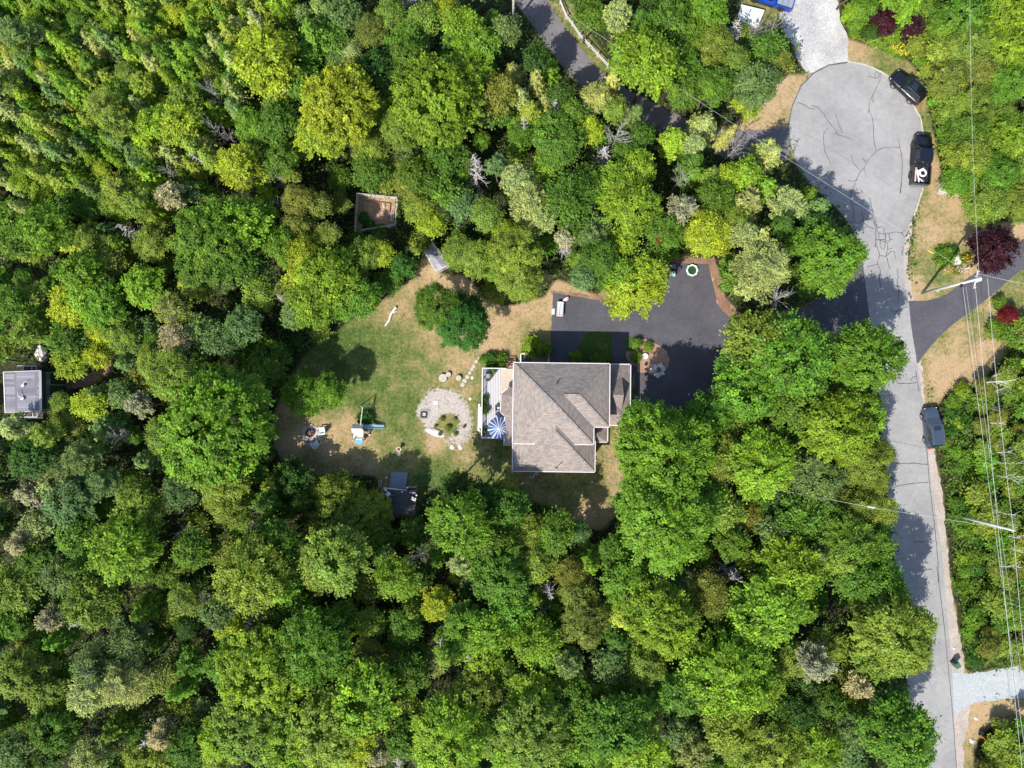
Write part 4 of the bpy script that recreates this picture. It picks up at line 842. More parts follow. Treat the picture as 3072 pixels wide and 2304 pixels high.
# dense low green growth under the wires
N = 42000; gxx = rs.uniform(V(2020, 0).x, V(2300, 0).x, N); gyy = rs.uniform(V(0, 1750).y, V(0, 680).y, N)
ok = inpoly(gxx, gyy, world_poly(RT)) | inpoly(gxx, gyy, world_poly(RT2)); gxx, gyy = gxx[ok], gyy[ok]; n = len(gxx)
hh = .45 + .35 * np.sin(gxx * 2.1 + np.sin(gyy * 1.4)) * np.cos(gyy * 2.4 + np.sin(gxx * 1.9)); gzz = .08 + hh * rs.uniform(.55, 1.05, n); L = rs.uniform(.16, .32, n)
gc = leaf_mesh('ground_cover', np.stack([gxx, gyy, gzz], 1), np.stack([rs.normal(size=n) * .45, rs.normal(size=n) * .45, np.ones(n)], 1), L, L * .65, tints(n, rs, .5, .12, .3), MAT['leaf'], rs)
o = obj('ground_cover', gc, None, kind='stuff'); o.color = (.095, .172, .028, 1); tag(o, 'dense low green growth under the wires right of the road', 'ground cover')
# grass tufts on the lawns
N = 90000; x_ = rs.uniform(-34, 66, N); y_ = rs.uniform(-22, 56, N); ok = np.zeros(N, bool)
for p in (world_poly(CLEAR), world_poly(RLAWN), world_poly(LEFTSTRIP), world_poly(LOTBL)): ok |= inpoly(x_, y_, p)
for p in (HOMEDRIVE, ROADP, RDRIVE, BEDP, UPDRIVE, GRAVDRIVE, SHOULDER2, BOTDRIVE): ok &= ~inpoly(x_, y_, world_poly(p))
x_, y_ = x_[ok], y_[ok]; 
q_ = P(1400, 950); q2 = P(1900, 1420); ok = ~((x_ > P(1430,0).x) & (x_ < P(1890,0).x) & (y_ < P(0,1095).y) & (y_ > P(0,1418).y)); x_, y_ = x_[ok], y_[ok]; n = len(x_)
dr = np.full(n, .42 * .35); ws = np.full(n, .35)
for (x, y, r, d_) in DRYB:
    p = V(x, y); rr = r / 18.4; w = np.exp(-((x_ - p.x) ** 2 + (y_ - p.y) ** 2) / (rr * rr * .7)) * 3; dr += w * d_; ws += w
pn = .22 * np.sin(x_ * 1.3 + 2 * np.sin(y_ * .7)) * np.cos(y_ * 1.15 + 1.5 * np.sin(x_ * .6)) + .20 * np.sin(x_ * 3.3 + 2 * np.sin(y_ * 2.1)) * np.cos(y_ * 2.9 + np.sin(x_ * 2.3))
dr = np.clip(dr / ws + pn + rs.normal(size=n) * .20, 0, 1)
gcol = np.stack([.075 + .31 * dr, .145 + .11 * dr, .026 + .12 * dr, np.ones(n)], 1); gcol[:, :3] *= rs.uniform(.75, 1.25, (n, 1))
tn = unit(np.stack([rs.normal(size=n), rs.normal(size=n), np.full(n, .6)], 1))
gm_ = leaf_mesh('grass', np.stack([x_, y_, np.full(n, .035)], 1), np.stack([rs.normal(size=n) * .5, rs.normal(size=n) * .5, np.ones(n)], 1), rs.uniform(.08, .2, n), rs.uniform(.04, .09, n), gcol[:, :3], None, rs, tang=tn)
m, nt, b = newmat('grass_blades'); at = nt.nodes.new('ShaderNodeAttribute'); at.attribute_name = 'tint'; nt.links.new(at.outputs['Color'], b.inputs['Base Color']); b.inputs['Roughness'].default_value = .9
gm_.materials.clear(); gm_.materials.append(m); o = obj('grass', gm_, None, kind='stuff'); tag(o, 'short dry and green grass tufts on the lawns', 'grass')

# where labels still coincide, tell the trees apart by their place
def settle_labels():
    from collections import defaultdict
    D = defaultdict(list)
    for o_ in bpy.data.objects:
        if o_.parent is None and 'label' in o_ and o_.name in POS: D[o_['label']].append(o_)
    OR = ['first', 'second', 'third', 'fourth', 'fifth', 'sixth', 'seventh', 'eighth', 'ninth', 'tenth', 'eleventh', 'twelfth', 'thirteenth', 'fourteenth', 'fifteenth', 'sixteenth']
    for l, os_ in D.items():
        if len(os_) < 2 or 'gravel circle' in l or 'flowering plant' in l: continue
        xs = [POS[q.name][0] for q in os_]; ys = [POS[q.name][1] for q in os_]; hor = max(xs) - min(xs) >= max(ys) - min(ys)
        os_.sort(key=lambda q: POS[q.name][0 if hor else 1]); n = len(os_)
        for k, q in enumerate(os_):
            if n == 2: w = (('left' if k == 0 else 'right') if hor else ('upper' if k == 0 else 'lower')) + ' one'
            else: w = ('leftmost' if hor else 'topmost') if k == 0 else (('rightmost' if hor else 'lowest') if k == n - 1 else OR[min(k, 15)] + (' from left' if hor else ' from top'))
            q['label'] = l + ', ' + w

# fallen leaves and twigs on the asphalt and along its edges
N = 9000; lx = rs.uniform(V(1180, 0).x, V(2080, 0).x, N); ly = rs.uniform(V(0, 1750).y, V(0, -20).y, N); k_ = np.zeros(N, bool)
for p in (HOMEDRIVE, ROADP, UPDRIVE, RDRIVE): 
    ins = inpoly(lx, ly, world_poly(p)); near = np.zeros(N, bool)
    for dx_, dy_ in ((1.1, 0), (-1.1, 0), (0, 1.1), (0, -1.1)): near |= ~inpoly(lx + dx_, ly + dy_, world_poly(p))
    k_ |= ins & (near | (rs.rand(N) < .12))
k_ &= ~((lx > P(1400, 0).x) & (lx < P(1895, 0).x) & (ly < P(0, 1095).y) & (ly > P(0, 1500).y))
lx, ly = lx[k_], ly[k_]; n = len(lx); tt_ = np.stack([rs.uniform(.16, .34, n), rs.uniform(.12, .20, n), rs.uniform(.04, .09, n)], 1)
lt = leaf_mesh('leaf_litter', np.stack([lx, ly, np.full(n, .062)], 1), np.stack([rs.normal(size=n) * .15, rs.normal(size=n) * .15, np.ones(n)], 1), rs.uniform(.05, .14, n), rs.uniform(.04, .09, n), tt_, None, rs)
lt.materials.clear(); lt.materials.append(m); o = obj('leaf_litter', lt, None, kind='stuff'); tag(o, 'fallen leaves scattered along the asphalt edges', 'leaf litter')
# ================================================================== the big house
ROT = -math.radians(0.75)
hp = H0_ = Z('H', 465, 455, 5.5)
house = thing('house', 'big house with interlocking grey brown shingled hip roofs and white eaves', 'house', (hp.x, hp.y, 0), ROT)
RI = Matrix.Rotation(-ROT, 3, 'Z')
def HL(x, y, z=0.0):
    q = RI @ (Z('H', x, y, z) - Vector((hp.x, hp.y, 0))); return Vector((q.x, q.y, z))
S_ = 0.62
def roofpart(name, faces, mat, parent):
    """one roof from faces given as lists of (x, y, z), each its own plane, with 0.12 thickness below"""
    mb = MB()
    for f in faces:
        n = len(f); a = sum(f[i][0] * f[(i + 1) % n][1] - f[(i + 1) % n][0] * f[i][1] for i in range(n)); f = f if a > 0 else f[::-1]
        mb.add(f, [tuple(range(n))])
    return obj(name, mb, mat, parent, fix=False)
zA = 5.5
h1, h2 = 3.49 * S_, 4.45 * S_
U = lambda x, y, h=0: (x, y, zA + h)
main_roof = roofpart('roof', [
    [U(0, 0), U(10.59, 0), U(7.10, -3.49, h1), U(5.41, -3.49, h1), U(4.45, -4.45, h2)],
    [U(10.59, 0), U(10.59, -6.98), U(7.10, -3.49, h1)],
    [U(10.59, -6.98), U(8.9, -6.98), U(5.41, -3.49, h1), U(7.10, -3.49, h1)],
    [U(8.9, -6.98), U(8.9, -8.9), U(4.45, -4.45, h2), U(5.41, -3.49, h1)],
    [U(8.9, -8.9), U(0, -8.9), U(4.45, -4.45, h2)],
    [U(0, 0), U(4.45, -4.45, h2), U(0, -8.9)]], MAT['roof'], house)
def line_boxes(name, pts, w, h, z, mat, parent, closed=False):
    mb = MB(); q = pts + ([pts[0]] if closed else [])
    for a, b in zip(q[:-1], q[1:]):
        a = Vector((a[0], a[1], z)); b = Vector((b[0], b[1], z)); d_ = (b - a).normalized() * w / 2
        mb.bar(a - d_, b + d_ * 0.98, w, h)
    return obj(name, mb, mat, parent)
line_boxes('gutter', [(0, 0), (10.59, 0), (10.59, -6.98), (8.9, -6.98), (8.9, -8.9), (0, -8.9)], 0.085, 0.16, zA - .05, MAT['white'], house, True)
def capline(mb, a, b, w=0.22):
    mb.bar(Vector(a) + Vector((0, 0, .01)), Vector(b) + Vector((0, 0, .01)), w, .03)
caps = MB()
for a, b in [(U(.2, -.2, .2 * S_), U(4.45, -4.45, h2)), (U(.2, -8.7, .2 * S_), U(4.45, -4.45, h2)), (U(8.7, -8.7, .2 * S_), U(4.45, -4.45, h2)), (U(10.4, -.2, .2 * S_), U(7.10, -3.49, h1)), (U(10.4, -6.8, .2 * S_), U(7.1, -3.49, h1)), (U(7.1, -3.49, h1), U(5.41, -3.49, h1)), (U(4.45, -4.45, h2), U(5.41, -3.49, h1))]: capline(caps, a, b)
obj('ridge_cap', caps, MAT['roof'], main_roof)
soff = MB(); soff.prism([(0.02, -.02), (10.57, -.02), (10.57, -6.96), (8.88, -6.96), (8.88, -8.88), (0.02, -8.88)], zA - .14, zA - .10)
obj('soffit', soff, MAT['white'], house)
wl_ = MB(); wl_.prism([(.45, -.45), (10.14, -.45), (10.14, -6.53), (8.45, -6.53), (8.45, -8.45), (.45, -8.45)], 0, zA - .145); wall = obj('wall', wl_, MAT['siding'], house)
# lower south wing
cw = HL(453, 1535, 4.0); ce = HL(1277, 1553, 4.0); x0, x1, y1 = cw.x, ce.x, (cw.y + ce.y) / 2; hw = (x1 - x0) / 2; xm = (x0 + x1) / 2; zc_ = 4.0; yn = -6.6
hr = zc_ + hw * S_
roofpart('wing_roof', [[(x0, y1, zc_), (x1, y1, zc_), (xm, y1 + hw, hr)], [(x0, yn, zc_), (x0, y1, zc_), (xm, y1 + hw, hr), (xm, yn, hr)], [(x1, y1, zc_), (x1, yn, zc_), (xm, yn, hr), (xm, y1 + hw, hr)]], MAT['roof'], house)
line_boxes('gutter', [(x0, -8.6), (x0, y1), (x1, y1), (x1, -8.6)], 0.085, 0.15, zc_ - .05, MAT['white'], house)
cp = MB(); capline(cp, (x0 + .2, y1 + .2, zc_ + .2 * S_), (xm, y1 + hw, hr)); capline(cp, (x1 - .2, y1 + .2, zc_ + .2 * S_), (xm, y1 + hw, hr)); obj('ridge_cap', cp, MAT['roof'], house)
wl_ = MB(); wl_.box(xm, (y1 + .45 - 8.46) / 2, (zc_ - .12) / 2, 2 * hw - .9, abs(y1 + .45 + 8.46), zc_ - .12); obj('wing_wall', wl_, MAT['siding'], house)
# east porch roof with a cross gable
zd = 2.9; ne = HL(1637, 475, zd); se = HL(1622, 1083, zd); xe = (ne.x + se.x) / 2; yN, yS = ne.y, se.y; xw = 10.14; dd_ = xe - xw; sd = .45; hd = dd_ * sd
porch = roofpart('porch_roof', [[(xw, yN, zd), (xe, yN, zd), (xw, yN - dd_, zd + hd)], [(xe, yN, zd), (xe, yS, zd), (xw, yS + dd_, zd + hd), (xw, yN - dd_, zd + hd)], [(xe, yS, zd), (xw, yS, zd), (xw, yS + dd_, zd + hd)]], MAT['roofpink'], house)
gy_ = HL(1500, 780, 4.3).y; xg = HL(1557, 780, 4.2).x; gh = 2.25; gz_ = zd + .35; gtop = 4.75
roofpart('cross_gable', [[(xw, gy_, gtop), (xg, gy_, gtop), (xg, gy_ + gh, gz_), (xw, gy_ + gh, gz_ + .0)], [(xg, gy_, gtop), (xw, gy_, gtop), (xw, gy_ - gh * .8, gz_), (xg, gy_ - gh * .8, gz_)]], MAT['roofpink'], house)
gw = MB(); gw.prism([(xg - .06, gy_ + gh * .9), (xg - .12, gy_ + gh * .9), (xg - .12, gy_ - gh * .7), (xg - .06, gy_ - gh * .7)], gz_ - .3, gz_); gw.add([(xg - .06, gy_ + gh * .9, gz_), (xg - .06, gy_ - gh * .72, gz_), (xg - .06, gy_, gtop - .12)], [(0, 1, 2)]); obj('gable_wall', gw, MAT['siding'], house)
line_boxes('gutter', [(xw + .4, yN), (xe, yN), (xe, yS), (xw + .4, yS)], .12, .14, zd - .05, MAT['white'], house)
pw = MB(); pw.box((xw + xe - .5) / 2, (yN + yS) / 2, (zd - .12) / 2, xe - xw - .5, abs(yN - yS) - .8, zd - .12); obj('porch_wall', pw, MAT['siding'], house)
# little roof in the south-east notch
a_ = HL(1285, 1093, 3.0); b_ = HL(1403, 1250, 3.0); x0b, x1b, y0b, y1b = 8.45, b_.x, -6.98, b_.y; db = x1b - x0b; hb = db * .5
roofpart('bay_roof', [[(x1b, y0b + .4, 3.0), (x0b, y0b + .4, 3 + hb), (x0b, y1b + db * .6, 3 + hb), (x1b, y1b, 3.0)], [(x1b, y1b, 3.0), (x0b, y1b + db * .6, 3 + hb), (x0b, y1b, 3.0)]], MAT['roofpink'], house)
line_boxes('gutter', [(x1b, y0b), (x1b, y1b), (x0b + .5, y1b)], .11, .13, 2.96, MAT['white'], house)
bw = MB(); bw.box((x0b + x1b - .4) / 2, (y0b + y1b) / 2, 1.43, x1b - x0b - .4, abs(y1b - y0b) - .5, 2.86); obj('bay_wall', bw, MAT['siding'], house)
# west bay roof over the deck
O_ = [HL(*p, 2.9) for p in [(415, 705), (342, 770), (335, 950), (378, 990), (370, 1278)]]; I_ = [HL(462, y, 3.75) for y in (705, 800, 945, 1010, 1278)]; I_[0].z = 3.3; 
for q in I_: q.x = .46
fs = [[tuple(O_[i]), tuple(O_[i + 1]), tuple(I_[i + 1]), tuple(I_[i])] for i in range(4)]
roofpart('side_roof', fs, MAT['roofpink'], house)
line_boxes('gutter', [(I_[0].x, O_[0].y)] + [(q.x, q.y) for q in O_] + [(I_[-1].x, O_[-1].y)], .10, .12, 2.86, MAT['white'], house)
pts_ = [(q.x + .35, q.y) for q in O_[1:]]; sw = MB(); sw.prism(pts_ + [(.44, O_[-1].y + .3), (.44, O_[1].y)], 0, 2.84); obj('side_wall', sw, MAT['siding'], house)
# windows of the walls one can glimpse from the side
wm = MAT['glass']
for (x, y, z, sx, sy) in [(2.2, -.44, 4.2, 1.2, .05), (6.0, -.44, 4.2, 1.4, .05), (8.6, -.44, 4.2, 1.0, .05), (2.2, -.44, 1.8, 1.2, .05), (7.6, -.44, 1.8, 1.2, .05), (.44, -2.6, 4.3, .05, 1.2), (.44, -6.6, 4.6, .05, 1.0), (10.15, -2.2, 4.5, .05, 1.1), (10.15, -5.0, 4.5, .05, 1.1)]:
    m1 = MB(); m1.box(x, y, z, sx + .14 if sx > .1 else .07, sy + .14 if sy > .1 else .07, 1.24); f_ = obj('window', m1, MAT['white'], house); m2 = MB(); m2.box(x, y, z, sx if sx > .1 else .09, sy if sy > .1 else .09, 1.1); obj('pane', m2, wm, f_)
m2 = MB(); m2.box(4.1, y1 + .43, 1.15, 4.8, .06, 2.2); obj('garage_door', m2, MAT['white'], house)
# vent pipe and lying aerial on the roof
v_ = HL(900, 660, 6.9); mb = MB(); mb.cyl(v_.x, v_.y, 6.5, 7.2, .09, 10); mb.cyl(v_.x, v_.y, 6.62, 6.72, .2, 10, .1); obj('vent_pipe', mb, MAT['black'], house)
v_ = HL(905, 1500, 4.8); mb = MB(); mb.tube([(v_.x - .25, v_.y - .25, 4.45), (v_.x + .1, v_.y + .1, 4.95), (v_.x + .35, v_.y + .4, 5.2)], .04, 6); mb.box(v_.x - .2, v_.y - .25, 4.5, .25, .25, .08); obj('mast', mb, MAT['greymetal'], house)

# ---- deck
dz = 1.0
dk = thing('deck', 'pale grey timber deck with white rails on the left side of the house', 'deck', (hp.x, hp.y, 0), ROT)
dx0 = HL(158, 515, dz).x; dx1 = HL(343, 515, dz).x; dy0 = HL(200, 514, dz).y; dy1 = HL(200, 1205, dz).y; n = int((dx1 + .9 - dx0) / .19)
rnd = random.Random(3)
for i in range(n):
    x = dx0 + .19 * (i + .5); z_ = dz - rnd.uniform(0, .006); mb = MB(); mb.box(x, (dy0 + dy1) / 2, z_ - .02, .155, dy0 - dy1, .04); obj('plank', mb, MAT['greydeck'], dk)
mb = MB(); mb.box((dx0 + dx1 + .9) / 2, (dy0 + dy1) / 2, .47, dx1 + .8 - dx0, dy0 - dy1 - .1, .9); obj('skirt', mb, MAT['darkwood'], dk)
tx1 = .44; ty0 = dy0; ty1 = HL(400, 712, dz).y
for i in range(9):
    y = ty0 + (ty1 - .5 - ty0) * (i + .5) / 9; mb = MB(); mb.box((dx1 + tx1) / 2 + .02, y, dz + .012, tx1 - dx1, abs(ty1 - .5 - ty0) / 9 - .012, .04); obj('landing_board', mb, MAT['tandeck'], dk)
rail = MB(); yb = HL(160, 870, dz).y; rz_ = dz + .95
def rail_run(a, b, step=1.4):
    a = Vector(a); b = Vector(b); L = (b - a).length; k = max(1, round(L / step))
    mb = MB(); mb.bar((a.x, a.y, rz_), (b.x, b.y, rz_), .11, .04); mb.bar((a.x, a.y, dz + .15), (b.x, b.y, dz + .15), .05, .05)
    for i in range(k + 1):
        q = a.lerp(b, i / k); mb.box(q.x, q.y, dz + .47, .09, .09, .95)
    for i in range(int(L / .14)):
        q = a.lerp(b, (i + .5) / int(L / .14)); mb.box(q.x, q.y, dz + .55, .03, .03, .8)
    obj('railing', mb, MAT['white'], dk)
rail_run((dx0 + .03, dy0, 0), (dx0 + .03, dy1, 0)); rail_run((dx0 + .1, dy0 - .03, 0), (HL(392, 515, dz).x, dy0 - .03, 0)); rail_run((dx0 + .1, dy1 + .04, 0), (HL(372, 1200, dz).x, dy1 + .04, 0))
# brown steps up to the deck
stp = thing('deck_steps', 'reddish brown wooden steps at the upper right corner of the pale deck', 'steps', (hp.x, hp.y, 0), ROT)
sa = HL(397, 398, .2); sb = HL(487, 508, dz)
for i in range(5):
    y = sa.y + (sb.y - sa.y) * (i + .5) / 5; mb = MB(); mb.box((sa.x + sb.x) / 2, y, .18 + .17 * i, abs(sb.x - sa.x), .30, .045); obj('step', mb, MAT['brownwood'], stp)
for s in (0, 1):
    mb = MB(); x = sa.x + .03 if s == 0 else sb.x - .03; mb.bar((x, sa.y, .08), (x, sb.y, .80), .05, .25); obj('stringer', mb, MAT['brownwood'], stp)
# sunken stair with its white coping
bs = thing('basement_stair', 'sunken basement stair with brown treads and white rim under the upper eave of the house', 'stair', (hp.x, hp.y, 0), ROT)
qa = HL(538, 370, .45); qb = HL(815, 455, .45); xa, xb, ya, yb2 = qa.x, qb.x, qa.y, -.45
for nm, a, b in (('rim', (xa, yb2), (xa, ya)), ('rim', (xa, ya), (xb, ya)), ('rim', (xb, ya), (xb, yb2))):
    mb = MB(); mb.bar((a[0], a[1], .42), (b[0], b[1], .42), .13, .16); obj('rim', mb, MAT['offwhite'], bs)
mb = MB(); mb.box((xa + xb) / 2, (ya + yb2) / 2, .03, xb - xa - .1, ya - yb2 - .1, .05); obj('pit_floor', mb, MAT['black'], bs)
for i in range(9):
    x = xb - .12 - i * .22; mb = MB(); mb.box(x, (ya + yb2) / 2, .36 - i * .034, .17, ya - yb2 - .14, .04); obj('tread', mb, MAT['brownwood'], bs)

# ---- things on the deck
def at_deck(x, y, z=dz): return Z('H', x, y, z)
p = Z('H', 322, 1110, 3.3); um = thing('patio_umbrella', 'blue and white striped patio umbrella open on the deck', 'umbrella', (p.x, p.y, 0), .2)
mb = MB(); mb.tube([(0, 0, dz), (0, 0, 3.4)], .03, 8); obj('pole', mb, MAT['white'], um)
mb = MB(); mb.cyl(0, 0, dz, dz + .12, .28, 16); obj('base', mb, MAT['greymetal'], um)
MAT['blue'] = M_('blue_canvas', (.035, .07, .20), .8, var=.12); MAT['whitecanvas'] = M_('white_canvas', (.62, .66, .70), .8, var=.08)
Ru = 1.32; nseg = 8
for k in range(nseg):
    a0 = 2 * math.pi * k / nseg; a1 = 2 * math.pi * (k + 1) / nseg; am = (a0 + a1) / 2; w = .085
    def pt(a, f, dzz=0): 
        sag = 1 - .06 * math.sin(math.pi * min(1, max(0, (a - a0) / (a1 - a0)))) * f
        return (Ru * f * sag * math.cos(a), Ru * f * sag * math.sin(a), 3.3 - .42 * f - .10 * f * f + dzz)
    mb = MB(); vv = []; ff = []
    for i, f in enumerate((.08, .4, .7, 1.0)):
        for j in range(5): vv.append(pt(a0 + (a1 - a0) * j / 4, f))
    for i in range(3):
        for j in range(4): q = i * 5 + j; ff.append((q, q + 5, q + 6, q + 1))
    mb.add(vv, ff); pn = obj('panel', mb, MAT['blue'], um)
    for e, nm_ in ((0.0, 'stripe'), (.5, 'stripe')):
        mb = MB(); vv = []
        for f in (.05, .35, .7, 1.005):
            wd = .03 + .02 * f if e == 0 else .018 + .012 * f; ac = a0 + (a1 - a0) * e; dl = wd / (Ru * max(f, .1)); 
            vv += [pt(ac - dl, f, .012), pt(ac + dl, f, .012)]
        mb.add(vv, [(2 * i, 2 * i + 2, 2 * i + 3, 2 * i + 1) for i in range(3)]); obj('stripe', mb, MAT['whitecanvas'], um)
mb = MB(); mb.cyl(0, 0, 3.27, 3.36, .10, 10, .04); obj('finial', mb, MAT['white'], um)
p = at_deck(212, 590, 1.8); g = thing('grill', 'dark covered barbecue grill by the upper left deck rail', 'grill', (p.x, p.y, dz), 0)
mb = MB(); mb.box(0, 0, .45, .5, .95, .6); obj('cabinet', mb, MAT['black'], g); mb = MB(); mb.box(0, 0, .92, .5, .6, .32, taper=.75); obj('lid', mb, MAT['greymetal'], g)
for s in (-1, 1): mb = MB(); mb.box(0, s * .48, .80, .42, .26, .03); obj('side_shelf', mb, MAT['black'], g)
mb = MB(); mb.bar((.3, -.25, .9), (.3, .25, .9), .03, .03); obj('handle', mb, MAT['chrome'], g)
p = at_deck(262, 535, 1.3); pl_ = thing('potted_plant', 'potted plant at the upper end of the deck beside the grill', 'plant', (p.x, p.y, dz)); mb = MB(); mb.cyl(0, 0, 0, .3, .15, 12, .2); obj('pot', mb, MAT['greymetal'], pl_); link(BL[.8][0], 'foliage', pl_, (0, 0, .45), sc=(.38,) * 3, col=vary('g'))
for i, (x, y, lab) in enumerate([(180, 815, 'small dark plant pot near the middle of the left deck rail'), (172, 870, 'dark leafy pot above the big pot cluster at the deck rail'), (185, 930, 'dark leafy pot lowest of the pots along the left deck rail'), (168, 1140, 'dark plant pot at the lower left deck corner')]):
    p = at_deck(x, y, 1.3); pl_ = thing('potted_plant', lab, 'plant', (p.x, p.y, dz), i, group='pots along the deck rail'); mb = MB(); mb.cyl(0, 0, 0, .28, .14, 12, .19); obj('pot', mb, MAT['black'], pl_); link(BL[.8][i % 3], 'foliage', pl_, (0, 0, .42), sc=(.40,) * 3, col=COL['d'] + (1,))
def patio_chair(p, rz, lab, mat, z, grp):
    c_ = thing('chair', lab, 'chair', (p.x, p.y, z), rz, group=grp)
    mb = MB(); mb.box(0, 0, .42, .52, .52, .05); obj('seat', mb, mat, c_); mb = MB(); mb.box(0, -.28, .70, .52, .05, .52, rot=Matrix.Rotation(.25, 3, 'X')); obj('backrest', mb, mat, c_)
    for s in (-1, 1):
        mb = MB(); mb.box(s * .28, 0, .62, .07, .5, .04); obj('armrest', mb, mat, c_)
        for t in (-1, 1): mb = MB(); mb.box(s * .24, t * .22, .2, .05, .05, .4); obj('leg', mb, mat, c_)
    return c_
patio_chair(at_deck(308, 905, 1.5), 1.6, 'dark patio chair nearest the side roof on the deck', MAT['black'], dz, 'dark patio chairs on the deck'); patio_chair(at_deck(305, 955, 1.5), 1.5, 'dark patio chair just above the striped umbrella', MAT['greymetal'], dz, 'dark patio chairs on the deck')
p = at_deck(318, 920, 1.6); t_ = thing('side_table', 'small white table between the dark patio chairs', 'table', (p.x, p.y, dz)); mb = MB(); mb.box(0, 0, .5, .3, .45, .04); obj('tabletop', mb, MAT['white'], t_)
for s in (-1, 1):
    for u in (-1, 1): mb = MB(); mb.box(s * .11, u * .18, .25, .03, .03, .48); obj('leg', mb, MAT['white'], t_)
# long weathered boards leaning beside the deck
a = Z('H', 140, 870, .9); b = Z('H', 128, 1235, .3); bd = thing('leaning_boards', 'long weathered white boards lying along the outer side of the deck', 'boards', (a.x, a.y, 0))
for k in range(3):
    mb = MB(); o_ = Vector((k * .2 - .2, 0, k * .03)); mb.bar(Vector((0, 0, .75)) + o_, (b - a) + Vector((0, 0, .35)) + o_, .18, .04); obj('board', mb, MAT['offwhite'], bd)
# white hose on the lawn below the wing
pts = [Z('H', x, y, .08) for x, y in [(625, 1590), (640, 1602), (660, 1598), (672, 1575), (690, 1555), (708, 1550), (714, 1562), (700, 1572), (684, 1562), (690, 1548)]]
mb = MB(); mb.tube([p - pts[0] + Vector((0, 0, .03)) for p in pts], .05, 6); place('hose', mb, MAT['white'], (pts[0].x, pts[0].y, .04), 'short white downspout hose curling on the shaded lawn below the wing', 'hose')

# ================================================================== yard things
def stones(cat, name, lst, zone, lab, grp, mat, h=.06, uneven=.12, round_=False, seed=1):
    r = random.Random(seed); out = []
    for i, it in enumerate(lst):
        x, y, w = it[:3]; p = Z(zone, x, y, 0); n = 12 if round_ else 7; mb = MB(); a0 = r.uniform(0, 6)
        pts = [((w) * (1 + r.uniform(-uneven, uneven)) * math.cos(a0 + 2 * math.pi * k / n), (w) * (1 + r.uniform(-uneven, uneven)) * math.sin(a0 + 2 * math.pi * k / n)) for k in range(n)]
        mb.prism(pts, -.03, h); out.append(place(name, mb, mat, (p.x, p.y, 0), lab if isinstance(lab, str) else lab[i], cat, grp if len(lst) > 1 else None))
    return out
ss = [(1320,250),(1283,260),(1243,281),(1193,312),(1155,352),(1122,410),(1099,448),(1075,493),(1042,545),(1010,592),(985,640)]
ordn = ['first', 'second', 'third', 'fourth', 'fifth', 'sixth', 'seventh', 'eighth', 'ninth', 'tenth', 'last']
stones('stepping stone', 'stepping_stone', [(x, y, .23 if i < 8 else .27) for i, (x, y) in enumerate(ss)], '3', [f'{o_} stepping stone of the curved path, counted from the house steps' for o_ in ordn], 'stepping stones of the curved path', MAT['steppingstone'], seed=2)
stones('stone', 'loose_stone', [(1105, 555, .19)], '3', 'single pale stone lying right of the curved stepping stone path', None, MAT['palerock'])
for x, y, w, h, lab in [(740, 556, .49, .35, 'widest of the three round cut stump tops on the lawn'), (808, 512, .31, .33, 'smaller stump top touching the widest one on the lawn'), (936, 556, .33, .36, 'round stump top standing apart nearest the stepping stones')]:
    p = Z('3', x, y, h); s = thing('tree_stump', lab, 'stump', (p.x, p.y, 0), group='round stump tops on the lawn'); mb = MB(); mb.cyl(0, 0, -.03, h - .02, w * 1.02, 20, w); obj('bark', mb, MAT['bark'], s); mb = MB(); mb.cyl(0, 0, h - .02, h, w * .97, 20); obj('cut_face', mb, MAT['steppingstone'], s)
p = Z('3', 650, 866, .1); sl = place('paving_slab', MB().box(0, 0, .03, .56, .52, .1), MAT['palerock'], (p.x, p.y, 0), 'pale square slab on the gravel circle, the brighter upper one', 'slab', 'square slabs on the gravel circle', rz=.08)
p = Z('3', 655, 926, .1); place('paving_slab', MB().box(0, 0, .02, .5, .42, .08), MAT['steppingstone'], (p.x, p.y, 0), 'duller square slab just below the bright slab on the gravel circle', 'slab', 'square slabs on the gravel circle', rz=.02)
# nested square frame
p = Z('3', 507, 1008, .1); fr = thing('paver_square', 'square of grey pavers set in rings at the left rim of the gravel circle', 'pavers', (p.x, p.y, 0), -.06)
for s_, w_, m_ in ((1.12, .12, 'rock'), (.78, .2, 'black'), (.36, .12, 'palerock')):
    for k in range(4):
        a = k * math.pi / 2; mb = MB(); R2 = Matrix.Rotation(a, 3, 'Z'); c_ = R2 @ Vector((0, s_ / 2 - w_ / 2, .04)); mb.box(c_.x, c_.y, .04, s_ - w_, w_ - .01, .09, rz=a); obj('paver', mb, MAT[m_], fr)
mb = MB(); mb.box(0, 0, .03, .16, .16, .06); obj('paver', mb, MAT['rock'], fr)
p = Z('3', 512, 885, .1); tw = thing('fallen_branch', 'small twisted grey branch above the paver square', 'branch', (p.x, p.y, 0)); mb = MB(); mb.tube([(-.3, -.35, .06), (-.05, 0, .12), (.1, .3, .08)], .04, 5); mb.tube([(-.05, 0, .12), (.3, -.1, .1)], .03, 5); obj('limb', mb, MAT['deadwood'], tw)
def boulder(zone, x, y, r, sq, lab, mat='rock', rz=0, seed=1, grp=None):
    p = Z(zone, x, y, 0); mb = MB(); mb.blob((0, 0, 0), r, 10, 6, sq, .16, random.Random(seed), -.3); return place('boulder', mb, MAT[mat], (p.x, p.y, 0), lab, 'rock', grp, rz=rz)
boulder('3', 650, 1235, .75, (1.5, .6, .35), 'wide low white boulder at the lower rim of the gravel circle', 'palerock', -.35, 3)
boulder('3', 857, 1415, .28, (1.1, 1, .6), 'left of the two pale rocks on the lawn below the gravel circle', 'palerock', 0, 4); boulder('3', 955, 1412, .28, (1, 1.2, .6), 'right of the two pale rocks on the lawn below the gravel circle', 'palerock', 0, 5)
